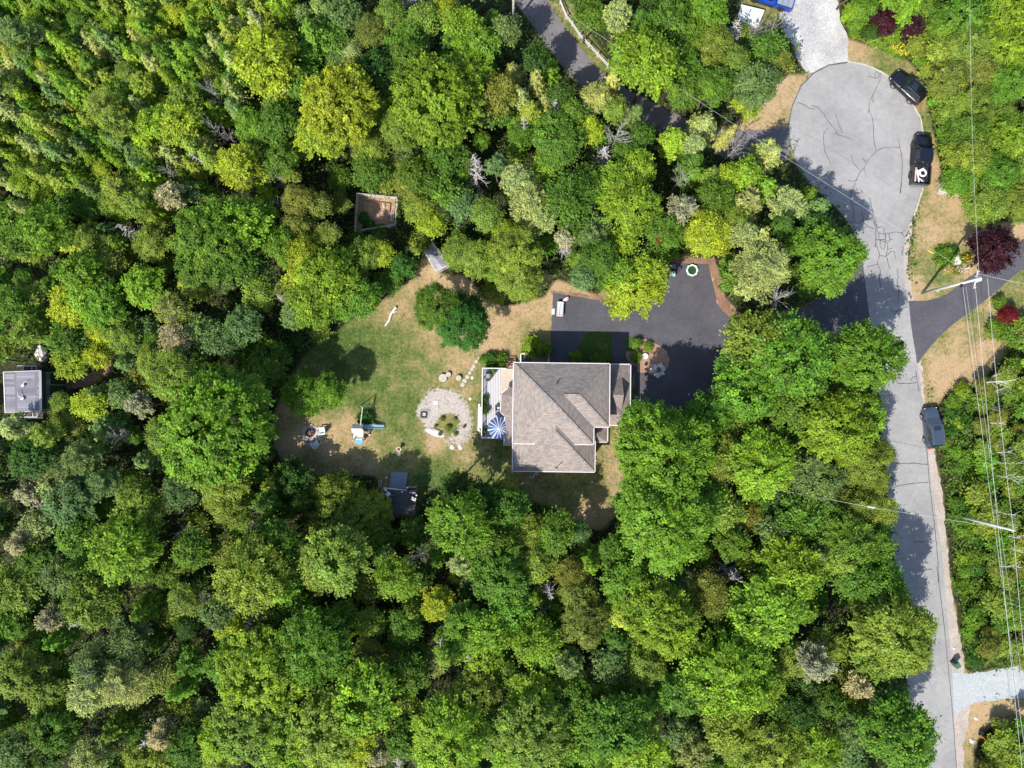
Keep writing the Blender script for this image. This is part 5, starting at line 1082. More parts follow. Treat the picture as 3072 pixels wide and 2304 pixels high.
boulder('3', 905, 1440, .22, (1.3, .7, .4), 'reddish small rock between the two pale rocks', 'mulch', 0, 6); boulder('3', 1080, 812, .2, (1, 1, .5), 'small pale rock at the right rim of the gravel circle', 'palerock', 0, 7)
boulder('8', 1315, 45, 1.15, (1.15, .8, .7), 'big grey boulder on the dry lawn below the pickup', 'rock', .2, 8); boulder('8', 1505, 110, .62, (.9, 1.1, .8), 'smaller grey boulder right of the big one by the woods', 'rock', .5, 9); boulder('8', 1435, 130, .3, (1.2, .8, .6), 'little flat stone between the two grey boulders', 'rock', 0, 10)
boulder('8', 1425, 885, .62, (.8, 1.15, .8), 'white boulder in the little bed on the right lawn', 'palerock', .2, 11); boulder('5', 600, 520, .95, (.8, 1.15, .6), 'pale boulder in the bushes above the left cabin', 'palerock', .3, 12)
boulder('D', 165, 1090, .0001, (1, 1, 1), 'x') if False else None
boulder('A', 995, 673, .16, (1, .8, .6), 'small white stone on the shoulder above the green bin', 'palerock', 0, 13); boulder('A', 1140, 1435, .28, (1, 1, .7), 'white stone at the grass edge in the lower right corner', 'palerock', 0, 14); boulder('A', 1175, 1250, .22, (1, 1, .6), 'tan stone among dry grass below the lower gravel drive', 'palerock', 0, 15)
boulder('C', 900, 550, .5, (1.2, .6, .8), 'grey rock among trees above the top driveway', 'rock', .4, 16)
# fire pit
p = Z('J', 155, 240, 0); fp = thing('fire_pit', 'round fire pit with rusty ring and ash inside a patch of grey flat stones', 'fire pit', (p.x, p.y, 0))
for i, (x, y, w) in enumerate([(-.55,.55,.34),(-.75,.1,.36),(-.7,-.4,.38),(-.2,-.75,.40),(.35,-.6,.42),(.75,-.1,.40),(.6,.45,.36),(.1,.75,.40),(.9,-.75,.42),(1.15,-.3,.30),(.6,-1.05,.38),(0,-1.25,.36),(-.45,-1.15,.34),(1.1,.2,.28),(1.2,-1.1,.3),(.3,-1.5,.3)]):
    mb = MB(); r = random.Random(i); n = 7; mb.prism([(x + w * r.uniform(.75, 1.1) * math.cos(2 * math.pi * k / n), y + w * r.uniform(.75, 1.1) * math.sin(2 * math.pi * k / n)) for k in range(n)], -.02, .06 + .02 * (i % 3)); obj('stone', mb, MAT['rock'], fp)
MAT['rust'] = M_('rust', (.14, .05, .035), .8, var=.3)
mb = MB(); n = 24
for k in range(n):
    a = 2 * math.pi * k / n; b = 2 * math.pi * (k + 1) / n
    mb.add([(r_ * math.cos(t), r_ * math.sin(t), z) for t in (a, b) for r_, z in ((.50, .02), (.50, .36), (.44, .36), (.44, .02))], [(0, 1, 5, 4), (1, 2, 6, 5), (2, 3, 7, 6)])
obj('ring', mb, MAT['rust'], fp); mb = MB(); mb.cyl(0, 0, .03, .1, .43, 20); obj('ash_bed', mb, MAT['black'], fp)
for k in range(4): mb = MB(); a = k * .9; mb.tube([(-.3 * math.cos(a), -.3 * math.sin(a), .14 + .03 * k), (.3 * math.cos(a), .3 * math.sin(a), .2 + .03 * k)], .05, 6); obj('log', mb, MAT['brownwood'] if k < 3 else MAT['rust'], fp)
MAT['whiteplastic'] = M_('white_plastic', (.66, .72, .70), .5, var=.06)
def adirondack(p, rz, lab):
    c_ = thing('lawn_chair', lab, 'chair', (p.x, p.y, 0), rz, group='white chairs by the fire pit'); m_ = MAT['whiteplastic']
    for i in range(4): mb = MB(); mb.box(0, .16 - i * .13, .34 - i * .025 + .0, .56, .12, .03); obj('seat_slat', mb, m_, c_)
    for i in range(5): mb = MB(); mb.box(-.24 + i * .12, -.42, .62, .105, .04, .72 - abs(i - 2) * .05, rot=Matrix.Rotation(.4, 3, 'X')); obj('back_slat', mb, m_, c_)
    for s in (-1, 1):
        mb = MB(); mb.box(s * .36, -.05, .56, .13, .72, .03); obj('armrest', mb, m_, c_); mb = MB(); mb.box(s * .34, .25, .27, .05, .1, .54); obj('leg', mb, m_, c_); mb = MB(); mb.box(s * .30, -.3, .2, .05, .1, .4); obj('leg', mb, m_, c_)
adirondack(Z('J', 310, 212, .5), math.radians(95), 'white lawn chair right of the fire pit'); adirondack(Z('J', 215, 400, .5), math.radians(28), 'white lawn chair below the fire pit')
# playset
p = Z('J', 850, 190, 1.6); ps = thing('playset', 'wooden playset with shingled top, turquoise half tarp, blue slide and swing beam', 'playset', (p.x, p.y, 0), -.03)
MAT['turq'] = M_('turquoise_tarp', (.06, .36, .46), .6, var=.15); MAT['slide'] = M_('slide_blue', (.22, .38, .50), .4, var=.08); MAT['orange'] = M_('orange_plastic', (.55, .20, .04), .5, var=.1)
for sx_ in (-.5, .5):
    for sy_ in (-1.2, .0, .5): mb = MB(); mb.box(sx_, sy_, .95, .10, .10, 1.9); obj('post', mb, MAT['fencewood'], ps)
mb = MB(); mb.box(0, .2, 1.2, 1.1, 1.0, .06); obj('platform', mb, MAT['fencewood'], ps)
mb = MB(); mb.add([(-.62, .65, 1.75), (.62, .65, 1.75), (.62, .15, 2.35), (-.62, .15, 2.35), (.62, -.35, 1.8), (-.62, -.35, 1.8)], [(0, 1, 2, 3), (3, 2, 4, 5)]); obj('roof', mb, MAT['offwhite'], ps)
for k in range(8): mb = MB(); mb.box(0, -.42 - k * .105, 1.28, 1.15, .09, .03); obj('deck_board', mb, MAT['offwhite'] if k < 5 else MAT['white'], ps)
mb = MB()
for k in range(7): mb.bar((-.42 + k * .14, -1.1, 1.315), (-.34 + k * .14, -.86, 1.315), .055, .02)
obj('lettering', mb, MAT['black'], ps)
mb = MB(); mb.prism([(.52 * math.cos(a), -1.26 + .5 * math.sin(a)) for a in [math.pi + math.pi * k / 10 for k in range(11)]], .95, 1.0); obj('tarp', mb, MAT['turq'], ps)
mb = MB(); mb.add([(.6, .55, 1.25), (.6, .15, 1.25), (1.5, .52, .55), (1.5, .18, .55), (2.75, .5, .18), (2.75, .2, .18)], [(0, 1, 3, 2), (2, 3, 5, 4)]); obj('slide', mb, MAT['slide'], ps)
for s in (.15, .53): mb = MB(); mb.bar((.6, s + .02, 1.32), (1.5, s + .02, .62), .05, .12); mb.bar((1.5, s + .02, .62), (2.75, s + .02, .25), .05, .12); obj('slide_side', mb, MAT['slide'], ps)
mb = MB(); mb.tube([(.35, .55, 2.0), (.55, 2.6, 2.1)], .06, 6); obj('swing_beam', mb, MAT['fencewood'], ps)
for s in (-1, 1): mb = MB(); mb.tube([(.55, 2.6, 2.1), (.55 + s * .7, 2.7, 0)], .05, 6); obj('swing_leg', mb, MAT['fencewood'], ps)
for k in range(2): mb = MB(); y = 1.1 + k * .8; mb.bar((.42, y, 2.0), (.42, y, .5), .015, .015); mb.bar((.75, y, 2.0), (.75, y, .5), .015, .015); mb.box(.58, y, .5, .42, .18, .03); obj('swing', mb, MAT['black'], ps)
for x, y, c_, lab in [(.95, -.15, 'white', 'x'), (1.0, -.6, 'white', 'x')]: mb = MB(); mb.blob((x, y, .12), .16, 8, 5, (1.2, .9, .8)); obj('foothold', mb, MAT['offwhite'], ps)
p = Z('J', 890, 345, .1); mb = MB(); mb.box(0, 0, .08, .3, .5, .16, taper=.7); place('toy', mb, MAT['orange'], (p.x, p.y, 0), 'small orange toy on the grass at the foot of the playset', 'toy', rz=-.5)
# bird bath / garden pot
p = Z('4', 1551, 664, .8); bb = thing('bird_bath', 'small reddish bird bath with pale rim on the green lawn', 'bird bath', (p.x, p.y, 0)); mb = MB(); mb.cyl(0, 0, 0, .6, .16, 14, .10); obj('pedestal', mb, MAT['palerock'], bb); mb = MB(); mb.cyl(0, 0, .6, .75, .12, 20, .28); obj('bowl', mb, MAT['palerock'], bb); mb = MB(); mb.cyl(0, 0, .752, .77, .2, 20); obj('water', mb, MAT['rust'], bb)
boulder('4', 1550, 728, .2, (1, 1.2, .5), 'pale stone just below the bird bath', 'palerock', 0, 19)
# log on the wood edge
a = Z('T', 858, 1375, .2); b = Z('T', 783, 1500, .2); lg = thing('fallen_log', 'pale bare log lying on the grass at the upper left wood edge', 'log', (a.x, a.y, 0)); mb = MB(); q = (b - a); mb.tube([(0, 0, .16), (q.x * .35 - .1, q.y * .35, .17), (q.x * .7 + .12, q.y * .7, .16), (q.x, q.y, .12)], [.16, .15, .12, .07], 8); obj('stem', mb, MAT['birch'], lg); mb = MB(); mb.tube([(q.x * .3, q.y * .3, .2), (q.x * .3 + .5, q.y * .3 + .2, .3)], [.06, .02], 5); obj('limb', mb, MAT['birch'], lg)

# ================================================================== fenced pen
pen = thing('garden_pen', 'fenced garden pen of grey posts and rails round bare brown soil', 'garden pen', tuple(Z('B', 300, 260, 0)))
cs = [Z('B', *q, 1.2) for q in [(308, 260), (830, 312), (805, 665), (275, 755)]]; base = [Vector((q.x, q.y, 0)) for q in cs]
c2 = Z('B', 620, 805, 1.2); base[3:3] = [Vector((c2.x + .4, c2.y, 0))] if False else []
for i in range(4):
    a, b = base[i], base[(i + 1) % 4]; L = (b - a).length; k = max(2, round(L / 1.8)); 
    for z in (.45, .85, 1.2):
        mb = MB(); mb.bar((a.x, a.y, z), (b.x, b.y, z), .05, .10 if z < 1 else .06); obj('rail', mb, MAT['fencewood'], pen, world=True)
    for j in range(k): q = a.lerp(b, j / k); mb = MB(); mb.box(q.x, q.y, .65, .11, .11, 1.3); obj('post', mb, MAT['fencewood'], pen, world=True)
bed = [Z('B', *q, .2) for q in [(395, 350), (745, 395), (725, 640), (370, 670)]]
for i in range(3):
    a, b = bed[i - 1], bed[i]; mb = MB(); mb.bar((a.x, a.y, .12), (b.x, b.y, .12), .05, .24); obj('bed_board', mb, MAT['brownwood'], pen, world=True)
mb = MB(); a = Z('B', 645, 395, .4); b = Z('B', 660, 455, .4); mb.bar(a, b, .08, .05); obj('stake', mb, MAT['offwhite'], pen, world=True)
pts = [tuple(q[:2]) for q in [Z('B', *q, 0) for q in [(312, 275), (815, 325), (790, 655), (285, 745)]]]; mb = MB(); mb.prism(pts, -.03, .03); obj('soil', mb, MAT['bedsoil'], pen, world=True)
g0, g1 = Z('B', 745, 620, .3), Z('B', 800, 640, .3)
wf = thing('window_frame', 'old white window frame standing in the corner of the garden pen', 'window frame', (g0.x, g0.y, 0))
for a, b in (((0, 0), (1.2 / 3, 0)), ((.4, 0), (.45, 1.0)), ((0, .0), (.05, .9)), ((.2, 0), (.25, .95))): mb = MB(); mb.bar((a[0], a[1], .5), (b[0], b[1], .5), .06, .06); obj('frame_bar', mb, MAT['white'], wf)
tree(797, 490, 11, 'G', 'K', .8, 'dark green plant row at the lower side inside the garden pen', group='garden shrubs'); tree(785, 470, 9, 'G', 'K', .8, 'dark green plant on the left side inside the garden pen', group='garden shrubs'); tree(825, 495, 9, 'g', 'K', .8, 'green plant in the lower right corner of the garden pen', group='garden shrubs')

# ================================================================== small sheds
def gable_shed(name, lab, corners, z, ridge_dir, rise, roofm, wallm, cat='shed'):
    """corners: the four eave corners in the picture, clockwise from upper left"""
    p0 = corners[0]; t = thing(name, lab, cat, (p0.x, p0.y, 0)); q = [c_ - Vector((p0.x, p0.y, 0)) for c_ in corners]; A, B, Cc, D_ = [Vector((v.x, v.y, z)) for v in q]
    if ridge_dir == 'h': R1 = (A + D_) / 2 + Vector((0, 0, rise)); R2 = (B + Cc) / 2 + Vector((0, 0, rise)); fs = [[A, B, R2, R1], [R1, R2, Cc, D_]]; gab = [[A, D_, R1], [B, Cc, R2]]
    else: R1 = (A + B) / 2 + Vector((0, 0, rise)); R2 = (D_ + Cc) / 2 + Vector((0, 0, rise)); fs = [[A, R1, R2, D_], [R1, B, Cc, R2]]; gab = [[A, B, R1], [D_, Cc, R2]]
    roofpart('roof', [[tuple(v) for v in f] for f in fs], roofm, t)
    cen = (A + B + Cc + D_) / 4; ins = [cen + (v - cen) * .93 for v in (A, B, Cc, D_)]; mb = MB(); mb.prism([(v.x, v.y) for v in ins], 0, z + .02)
    for g_ in gab: mb.add([tuple(cen + (v - cen) * .93) for v in g_], [(0, 1, 2)])
    obj('wall', mb, wallm, t); return t, (A, B, Cc, D_)
t, q = gable_shed('garden_shed', 'small grey shingled shed roof half hidden under trees above the lawn', [Z('B', 1165, 985, 2.2), Z('B', 1290, 895, 2.2) , Z('B', 1520, 1190, 2.2), Z('B', 1340, 1285, 2.2)], 2.2, 'v', .25, MAT['shedroof'], MAT['offwhite'])
for i in range(4):
    mb = MB(); mb.bar(q[i] + Vector((0, 0, -.03)), q[(i + 1) % 4] + Vector((0, 0, -.03)), .07, .10); obj('trim', mb, MAT['white'], t)
# black shed with grey ramp
K_ = lambda x, y, z: Z('K', x, y, z)
p0 = K_(130, 370, 2.2); bk = thing('black_shed', 'black felt roofed shed with two bird boxes lying on its roof', 'shed', (p0.x, p0.y, 0), 0)
off = Vector((p0.x, p0.y, 0)); MAT['felt'] = M_('roof_felt', (.026, .026, .032), .75, var=.35, scale=3)
c4 = [K_(120, 385, 2.3) - off, K_(668, 420, 2.3) - off, K_(640, 800, 2.1) - off, K_(75, 800, 2.1) - off]; cL = (c4[0] + c4[3]) / 2; mt = (K_(440, 395, 2.45) - off); mb_ = (K_(405, 800, 2.45) - off)
roofpart('roof', [[tuple(c4[0]), tuple(mt), tuple(mb_), tuple(c4[3])], [tuple(mt), tuple(c4[1]), tuple(c4[2]), tuple(mb_)]], MAT['felt'], bk)
mb = MB(); mb.bar(mt, mb_, .05, .06); obj('ridge', mb, MAT['black'], bk)
mb = MB(); cen = sum(c4, Vector()) / 4; mb.prism([((cen + (v - cen) * .92).x, (cen + (v - cen) * .92).y) for v in c4], 0, 2.12); obj('wall', mb, MAT['brownwood'], bk)
for a, b in (((110, 355, 2.35), (500, 395, 2.35)), ((455, 425, 2.35), (660, 440, 2.35))): mb = MB(); mb.bar(K_(*a) - off, K_(*b) - off, .12, .05); obj('eave_board', mb, MAT['fencewood'], bk)
p = K_(195, 460, 2.5); 
def birdbox(x, y, w, l, rz, lab):
    p = K_(x, y, 2.5); t = thing('nest_box', lab, 'box', (p.x, p.y, 2.38), rz, group='wooden boxes on the black shed roof'); mb = MB(); mb.box(0, 0, .12, l, w, .2); obj('case', mb, MAT['brownwood'], t); mb = MB(); mb.box(0, 0, .24, l * 1.12, w * 1.12, .03); obj('lid', mb, MAT['offwhite'], t)
birdbox(195, 460, .40, .46, .7, 'pale square box on the left side of the black shed roof'); birdbox(620, 540, .32, .5, -.45, 'pale oblong box on the right side of the black shed roof')
birdbox(155, 392, .16, .3, -.8, 'small grey box at the upper left corner of the black shed roof')
for x, y in ((430, 420), (515, 350), (158, 192), (670, 480)): p = K_(x, y, 2.4 if y > 300 else 1.0); mb = MB(); mb.cyl(0, 0, 0, .12 if y > 300 else 1.0, .09, 10); (place('garden_stake', mb, MAT['offwhite'], (p.x, p.y, 0), 'short pale post left of the grey shed ramp', 'post') if y < 300 else setattr(obj('round_cap', mb, MAT['offwhite'], bk), 'location', (p.x - p0.x, p.y - p0.y, 2.40)))
p = K_(590, 375, 1.8); pw_ = thing('shed_porch', 'little grey porch frame at the upper right of the black shed', 'porch', (p.x, p.y, 0)); mb = MB(); mb.box(0, 0, 1.75, .95, .45, .05); obj('roof_sheet', mb, MAT['darkwood'], pw_)
for s in (-1, 1):
    mb = MB(); mb.bar((-.5, s * .22, 1.8), (.5, s * .22, 1.8), .06, .05); obj('rafter', mb, MAT['fencewood'], pw_)
    for u in (-1, 1): mb = MB(); mb.box(s * .42, u * .18, .86, .07, .07, 1.72); obj('post', mb, MAT['fencewood'], pw_)
rp = [K_(248, 90, .15), K_(520, 95, .15), K_(495, 375, .55), K_(215, 350, .55)]; o0 = rp[0]; ra = thing('ramp', 'blue grey board ramp leading down from the black shed', 'ramp', (o0.x, o0.y, 0)); rp = [v - Vector((o0.x, o0.y, 0)) for v in rp]
MAT['bluegrey'] = M_('blue_grey_boards', (.20, .24, .30), .75, var=.15, scale=5)
for k in range(9):
    f0, f1 = k / 9 + .006, (k + 1) / 9 - .006; L0, L1, R0, R1 = rp[0].lerp(rp[3], f0), rp[0].lerp(rp[3], f1), rp[1].lerp(rp[2], f0), rp[1].lerp(rp[2], f1)
    mb = MB(); mb.prism([tuple(L0[:2]), tuple(R0[:2]), tuple(R1[:2]), tuple(L1[:2])], [L0.z - .04, R0.z - .04, R1.z - .04, L1.z - .04], [L0.z, R0.z, R1.z, L1.z]); obj('board', mb, MAT['bluegrey'], ra)
for x, y, l, rz, lab in [(100, 470, 1.4, 1.45, 'peeling pale timber leaning at the left side of the black shed'), (60, 290, .9, 1.5, 'rotten tan timber lying up and left of the black shed'), (255, 815, 1.4, -.05, 'reddish stack of boards at the bottom edge of the black shed')]:
    p = K_(x, y, .5); tb = thing('timber_pile', lab, 'timber', (p.x, p.y, 0), rz, group='timber round the black shed')
    for k in range(4): mb = MB(); mb.box(0, k * .12 - .18, .15 + .12 * (k % 2), l, .10, .06); obj('board', mb, MAT['tandeck'] if k % 2 else MAT['brownwood'], tb)

# ---- the cabin at the left edge
L_ = lambda x, y, z: Z('L', x, y, z)
zc2 = 4.6; o0 = L_(60, 185, zc2); cb = thing('cabin', 'green walled cabin with flat grey shingled roof and white trim at the left edge', 'cabin', (o0.x, o0.y, 0)); off = Vector((o0.x, o0.y, 0))
r4 = [L_(60, 190, zc2 - .15) - off, L_(640, 168, zc2 + .05) - off, L_(650, 805, zc2 + .05) - off, L_(85, 838, zc2 - .15) - off]
roofpart('roof', [[tuple(v) for v in r4]], MAT['graycabin'], cb)
mb = MB(); mb.prism([tuple(v[:2]) for v in r4], [v.z - .22 for v in r4], [v.z - .02 for v in r4]); obj('fascia', mb, MAT['offwhite'], cb)
for a, b, w in ((r4[0], r4[3], .10), (r4[3], r4[2], .05), (r4[1], r4[2], .28), (r4[0], r4[1], .05)):
    mb = MB(); mb.bar(a + Vector((0, 0, .03)), b + Vector((0, 0, .03)), w, .04); obj('trim', mb, MAT['offwhite'] if w < .2 else MAT['greymetal'], cb)
cen = sum(r4, Vector()) / 4; w4 = [cen + (v - cen) * .95 for v in r4]; xE = (w4[1].x + w4[2].x) / 2
mb = MB(); mb.prism([tuple(v[:2]) for v in w4], 0.2, zc2 - .3); obj('wall', mb, MAT['greenside'], cb)
MAT['mesh'] = M_('clear_corrugated', (.26, .29, .28), .35, var=.25, scale=14); MAT['greenroof'] = M_('green_roof_sheet', (.115, .165, .10), .6, var=.08)
yy = [w4[1].y, w4[2].y]; xl0 = r4[1].x - .05; xl1 = (L_(785, 500, 3.3) - off).x; yt = (L_(700, 200, 3.4) - off).y; yb9 = (L_(700, 775, 3.4) - off).y
fr5 = [0, .17, .335, .64, .825, 1.0]
for i in range(5):
    ya_, yb_ = yt + (yb9 - yt) * (fr5[i] + .008), yt + (yb9 - yt) * (fr5[i + 1] - .008); zz_ = 3.62 if i % 2 == 0 else 3.56; mb = MB(); mb.prism([(xl0, ya_), (xl1, ya_), (xl1, yb_), (xl0, yb_)], [zz_ - .04, zz_ - .44, zz_ - .44, zz_ - .04], [zz_, zz_ - .40, zz_ - .40, zz_]); obj('roof_panel', mb, MAT['greenroof'] if i % 2 == 0 else MAT['mesh'], cb)
for f in (0, .335, .64, 1.0): mb = MB(); mb.box(xl1 - .1, yt + (yb9 - yt) * f, 1.58, .09, .09, 3.16); obj('post', mb, MAT['offwhite'], cb)
for f in (0, 1): mb = MB(); mb.bar((xl0, yt + (yb9 - yt) * f, 3.66), (xl1, yt + (yb9 - yt) * f, 3.26), .06, .08); obj('trim', mb, MAT['offwhite'], cb)
def balcony(x0, x1, ya, yb_, zf, extra):
    a = L_(x0, ya, zf) - off; b = L_(x1, yb_, zf) - off; f = MB(); f.box((a.x + b.x) / 2, (a.y + b.y) / 2, zf - 1.0, abs(b.x - a.x), abs(b.y - a.y) + .4, .08); bal = obj('balcony', f, MAT['darkwood'], cb)
    m1 = MB(); ys = a.y; m1.bar((a.x, ys, zf), (b.x, ys, zf), .08, .06)
    for fx in (0, .33, .77, 1): x = a.x + (b.x - a.x) * fx; m1.box(x, ys, zf - .5, .07, .07, 1.0); m1.bar((x, ys, zf), (x, b.y, zf), .06, .05)
    obj('railing', m1, MAT['white'], bal)
balcony(275, 575, 95, 165, 3.6, 0); balcony(290, 590, 905, 840, 3.6, 0)
for x, y, a_, lab in [(350, 405, .9, 'x'), (340, 610, 0, 'x')]:
    q = L_(x, y, zc2 + .3) - off; mb = MB(); mb.box(q.x, q.y, zc2 + .12, .32, .28, .2, rz=a_); mb.tube([(q.x + (.1 if a_ else -.05), q.y + .05, zc2 + .25), (q.x + (.2 if a_ else -.35), q.y + .35, zc2 + .35), (q.x + (.6 if a_ else -.4), q.y + (.45 if a_ else .75), zc2 + .3)], .035, 6); obj('roof_vent', mb, MAT['white'], cb)
a = L_(550, 565, zc2 + .1) - off; b = L_(680, 605, zc2 + .1) - off; mb = MB(); mb.tube([a, b], .03, 5); obj('drip_pipe', mb, MAT['offwhite'], cb)

# ================================================================== on and by the home driveway
N_ = lambda x, y, z=0: Z('N', x, y, z)
p = N_(325, 600, .5); MAT['pink'] = M_('pink_plastic', (.62, .30, .38), .5, var=.1); MAT['mint'] = M_('mint_plastic', (.50, .74, .66), .5, var=.05); MAT['palepink'] = M_('pale_pink', (.70, .56, .58), .5, var=.06)
tb = thing('garden_tub', 'long white tub with mint and pink strips at the upper left of the driveway', 'tub', (p.x, p.y, .03), -.06)
mb = MB(); mb.box(0, 0, .12, .68, 1.62, .22, taper=1.05); obj('base', mb, MAT['pink'], tb)
for s in (-1, 1): mb = MB(); mb.box(s * .335, 0, .38, .07, 1.68, .32); obj('side', mb, MAT['white'] if s < 0 else MAT['pink'], tb); mb = MB(); mb.box(0, s * .80, .38, .60, .08, .34); obj('end', mb, MAT['white'], tb)
for x, w, m_ in ((-.19, .24, 'offwhite'), (.02, .08, 'mint'), (.11, .08, 'greydeck'), (.22, .12, 'palepink')): mb = MB(); mb.box(x, 0, .40, w - .01, 1.5, .10); obj('strip', mb, MAT[m_], tb)
p = N_(500, 285, .3); sc_ = thing('toy_scoop', 'pink and white rounded toy piece at the top end of the white tub', 'toy', (p.x, p.y, .03), .65)
mb = MB(); mb.blob((0, 0, .2), .30, 14, 8, (1.5, .62, .6)); obj('shell', mb, MAT['palepink'], sc_); mb = MB(); mb.blob((.08, -.14, .26), .24, 12, 6, (1.1, .6, .6)); obj('cushion', mb, MAT['pink'], sc_); mb = MB(); mb.tube([(-.36, -.1, .2), (-.52, -.22, .3), (-.42, -.3, .25)], .06, 6); obj('handle', mb, MAT['white'], sc_)
p = N_(98, 685, .02); place('flat_board', MB().box(0, 0, .02, .34, .68, .03), MAT['offwhite'], (p.x, p.y, .033), 'flat pale board lying at the left edge of the home driveway', 'board', rz=-.05)
# pale green inflated ring
O2 = lambda x, y, z=0: Z('O', x, y, z)
p = O2(917, 320, .2); MAT['palegreen'] = M_('pale_green_vinyl', (.52, .78, .55), .4, var=.05); MAT['darkgreen'] = M_('dark_green_net', (.012, .035, .012), .7, var=.4, scale=5)
rg = thing('pool_ring', 'pale green lobed ring with dark middle on the home driveway', 'ring', (p.x, p.y, .03)); mb = MB(); n, m_ = 48, 10; vv = []
for i in range(n):
    a = 2 * math.pi * i / n; rr = .60 * (1 + .035 * math.cos(8 * a)); tr_ = .115 * (1 + .12 * math.cos(8 * a))
    for j in range(m_): b2 = 2 * math.pi * j / m_; vv.append(((rr + tr_ * math.cos(b2)) * math.cos(a), (rr + tr_ * math.cos(b2)) * math.sin(a), .16 + tr_ * 1.2 * math.sin(b2)))
mb.add(vv, [(i * m_ + j, ((i + 1) % n) * m_ + j, ((i + 1) % n) * m_ + (j + 1) % m_, i * m_ + (j + 1) % m_) for i in range(n) for j in range(m_)]); obj('tube', mb, MAT['palegreen'], rg, smooth=True)
mb = MB(); mb.cyl(0, 0, .02, .08, .55, 28); obj('middle', mb, MAT['darkgreen'], rg); mb = MB(); mb.tube([(.02, -.3, .1), (.10, .52, .3)], .03, 6); obj('stick', mb, MAT['black'], rg)
MAT['greenbin'] = M_('green_bin', (.035, .12, .06), .5, var=.1); MAT['binlid'] = M_('pale_bin_lid', (.42, .55, .45), .5, var=.12); MAT['darkbin'] = M_('slate_lid', (.14, .14, .19), .6, var=.25, scale=12)
def bin_(p, rz, lab, body, lid, z=.03, s=1.0):
    t = thing('wheelie_bin', lab, 'bin', (p.x, p.y, z), rz, group='wheelie bins'); mb = MB(); mb.box(0, 0, .5 * s, .52 * s, .52 * s, .9 * s, taper=1.15); obj('body', mb, body, t); mb = MB(); mb.box(0, .0, .99 * s, .62 * s, .62 * s, .08 * s, taper=.9); obj('lid', mb, lid, t)
    mb = MB(); mb.bar((-.25 * s, .36 * s, .92 * s), (.25 * s, .36 * s, .92 * s), .04, .04); obj('handle', mb, MAT['black'], t)
    for k in (-1, 1): mb = MB(); mb.tube([(k * .24 * s - .03, .28 * s, .1), (k * .24 * s + .03, .28 * s, .1)], .1, 10); obj('wheel', mb, MAT['rubber'], t)
bin_(O2(325, 190, 1.0), 0, 'dark bin with slate lid, upper one of the pair by the green ring', MAT['black'], MAT['darkbin'], s=.9); bin_(O2(305, 435, 1.0), -.06, 'dark green bin with pale green lid, lower one of the pair by the green ring', MAT['greenbin'], MAT['binlid'], s=.95)
bin_(Z('A', 1010, 805, .6), .5, 'green wheelie bin on the road shoulder above the lower gravel drive', MAT['greenbin'], MAT['greenbin'], z=.02)
p = Z('A', 1160, 808, .3); mb = MB(); mb.box(0, 0, .12, .38, .3, .24); bx_ = thing('crate', 'small white and brown crate in the grass right of the green bin', 'crate', (p.x, p.y, 0), .6); obj('case', mb, MAT['brownwood'], bx_); mb = MB(); mb.bar((-.2, 0, .26), (.2, 0, .26), .06, .03); obj('handle', mb, MAT['white'], bx_)
# lower right corner things
p = Z('A', 1245, 1390, .4); mw = thing('play_trike', 'dark and red yellow ride on toy in the bushes of the lower right corner', 'toy', (p.x, p.y, 0), -.4); MAT['redp'] = M_('red_plastic', (.6, .03, .04), .5, var=.1)
mb = MB(); mb.box(-.1, .15, .35, .9, .5, .4, taper=.7); obj('body', mb, MAT['black'], mw); mb = MB(); mb.box(.25, -.1, .5, .5, .1, .1); obj('handlebar', mb, MAT['redp'], mw); mb = MB(); mb.box(-.05, -.3, .3, .4, .3, .2, taper=.8); obj('seat', mb, MAT['orange'], mw)
for s in (-1, 1): mb = MB(); mb.tube([(s * .35, -.1, .18), (s * .45, -.1, .18)], .18, 12); obj('wheel', mb, MAT['rubber'], mw)

# ---- mulch bed ornaments
G_ = lambda x, y, z=0: Z('G', x, y, z)
p = G_(560, 500, .45); pc = thing('round_planter', 'pale round coiled planter in the middle of the mulch bed', 'planter', (p.x, p.y, .06)); mb = MB(); mb.cyl(0, 0, 0, .25, .22, 20, .34); obj('pot', mb, MAT['palerock'], pc)
for r_ in (.33, .22, .11):
    mb = MB(); vv = []; n = 24
    for i in range(n):
        a = 2 * math.pi * i / n
        for j in range(6): b2 = 2 * math.pi * j / 6; vv.append(((r_ + .03 * math.cos(b2)) * math.cos(a), (r_ + .03 * math.cos(b2)) * math.sin(a), .27 + .03 * math.sin(b2)))
    mb.add(vv, [(i * 6 + j, ((i + 1) % n) * 6 + j, ((i + 1) % n) * 6 + (j + 1) % 6, i * 6 + (j + 1) % 6) for i in range(n) for j in range(6)]); obj('coil', mb, MAT['whiteplastic'], pc)
p = G_(570, 685, .2); mb = MB(); mb.cyl(0, 0, 0, .22, .15, 14, .19); kp = thing('plant_pot', 'dark little pot in the lower part of the mulch bed', 'pot', (p.x, p.y, .06)); obj('pot', mb, MAT['rust'], kp); mb = MB(); mb.cyl(0, 0, .222, .23, .16, 14); obj('soil', mb, MAT['black'], kp)
p = G_(850, 800, .2); fn = thing('rock_fountain', 'ring of grey rocks with dark water at the lower right tip of the mulch bed', 'rock pond', (p.x, p.y, .06)); mb = MB(); mb.cyl(0, 0, 0, .12, .5, 20); obj('water', mb, MAT['glass'], fn)
for i in range(11): a = i * .571; mb = MB(); mb.blob((.55 * math.cos(a), .62 * math.sin(a) - .05, .08), .2 + .05 * (i % 3), 8, 5, (1.2, .8, .8), .18, random.Random(i), -.5, rz=a); obj('rock', mb, MAT['palerock'] if i % 3 else MAT['rock'], fn)
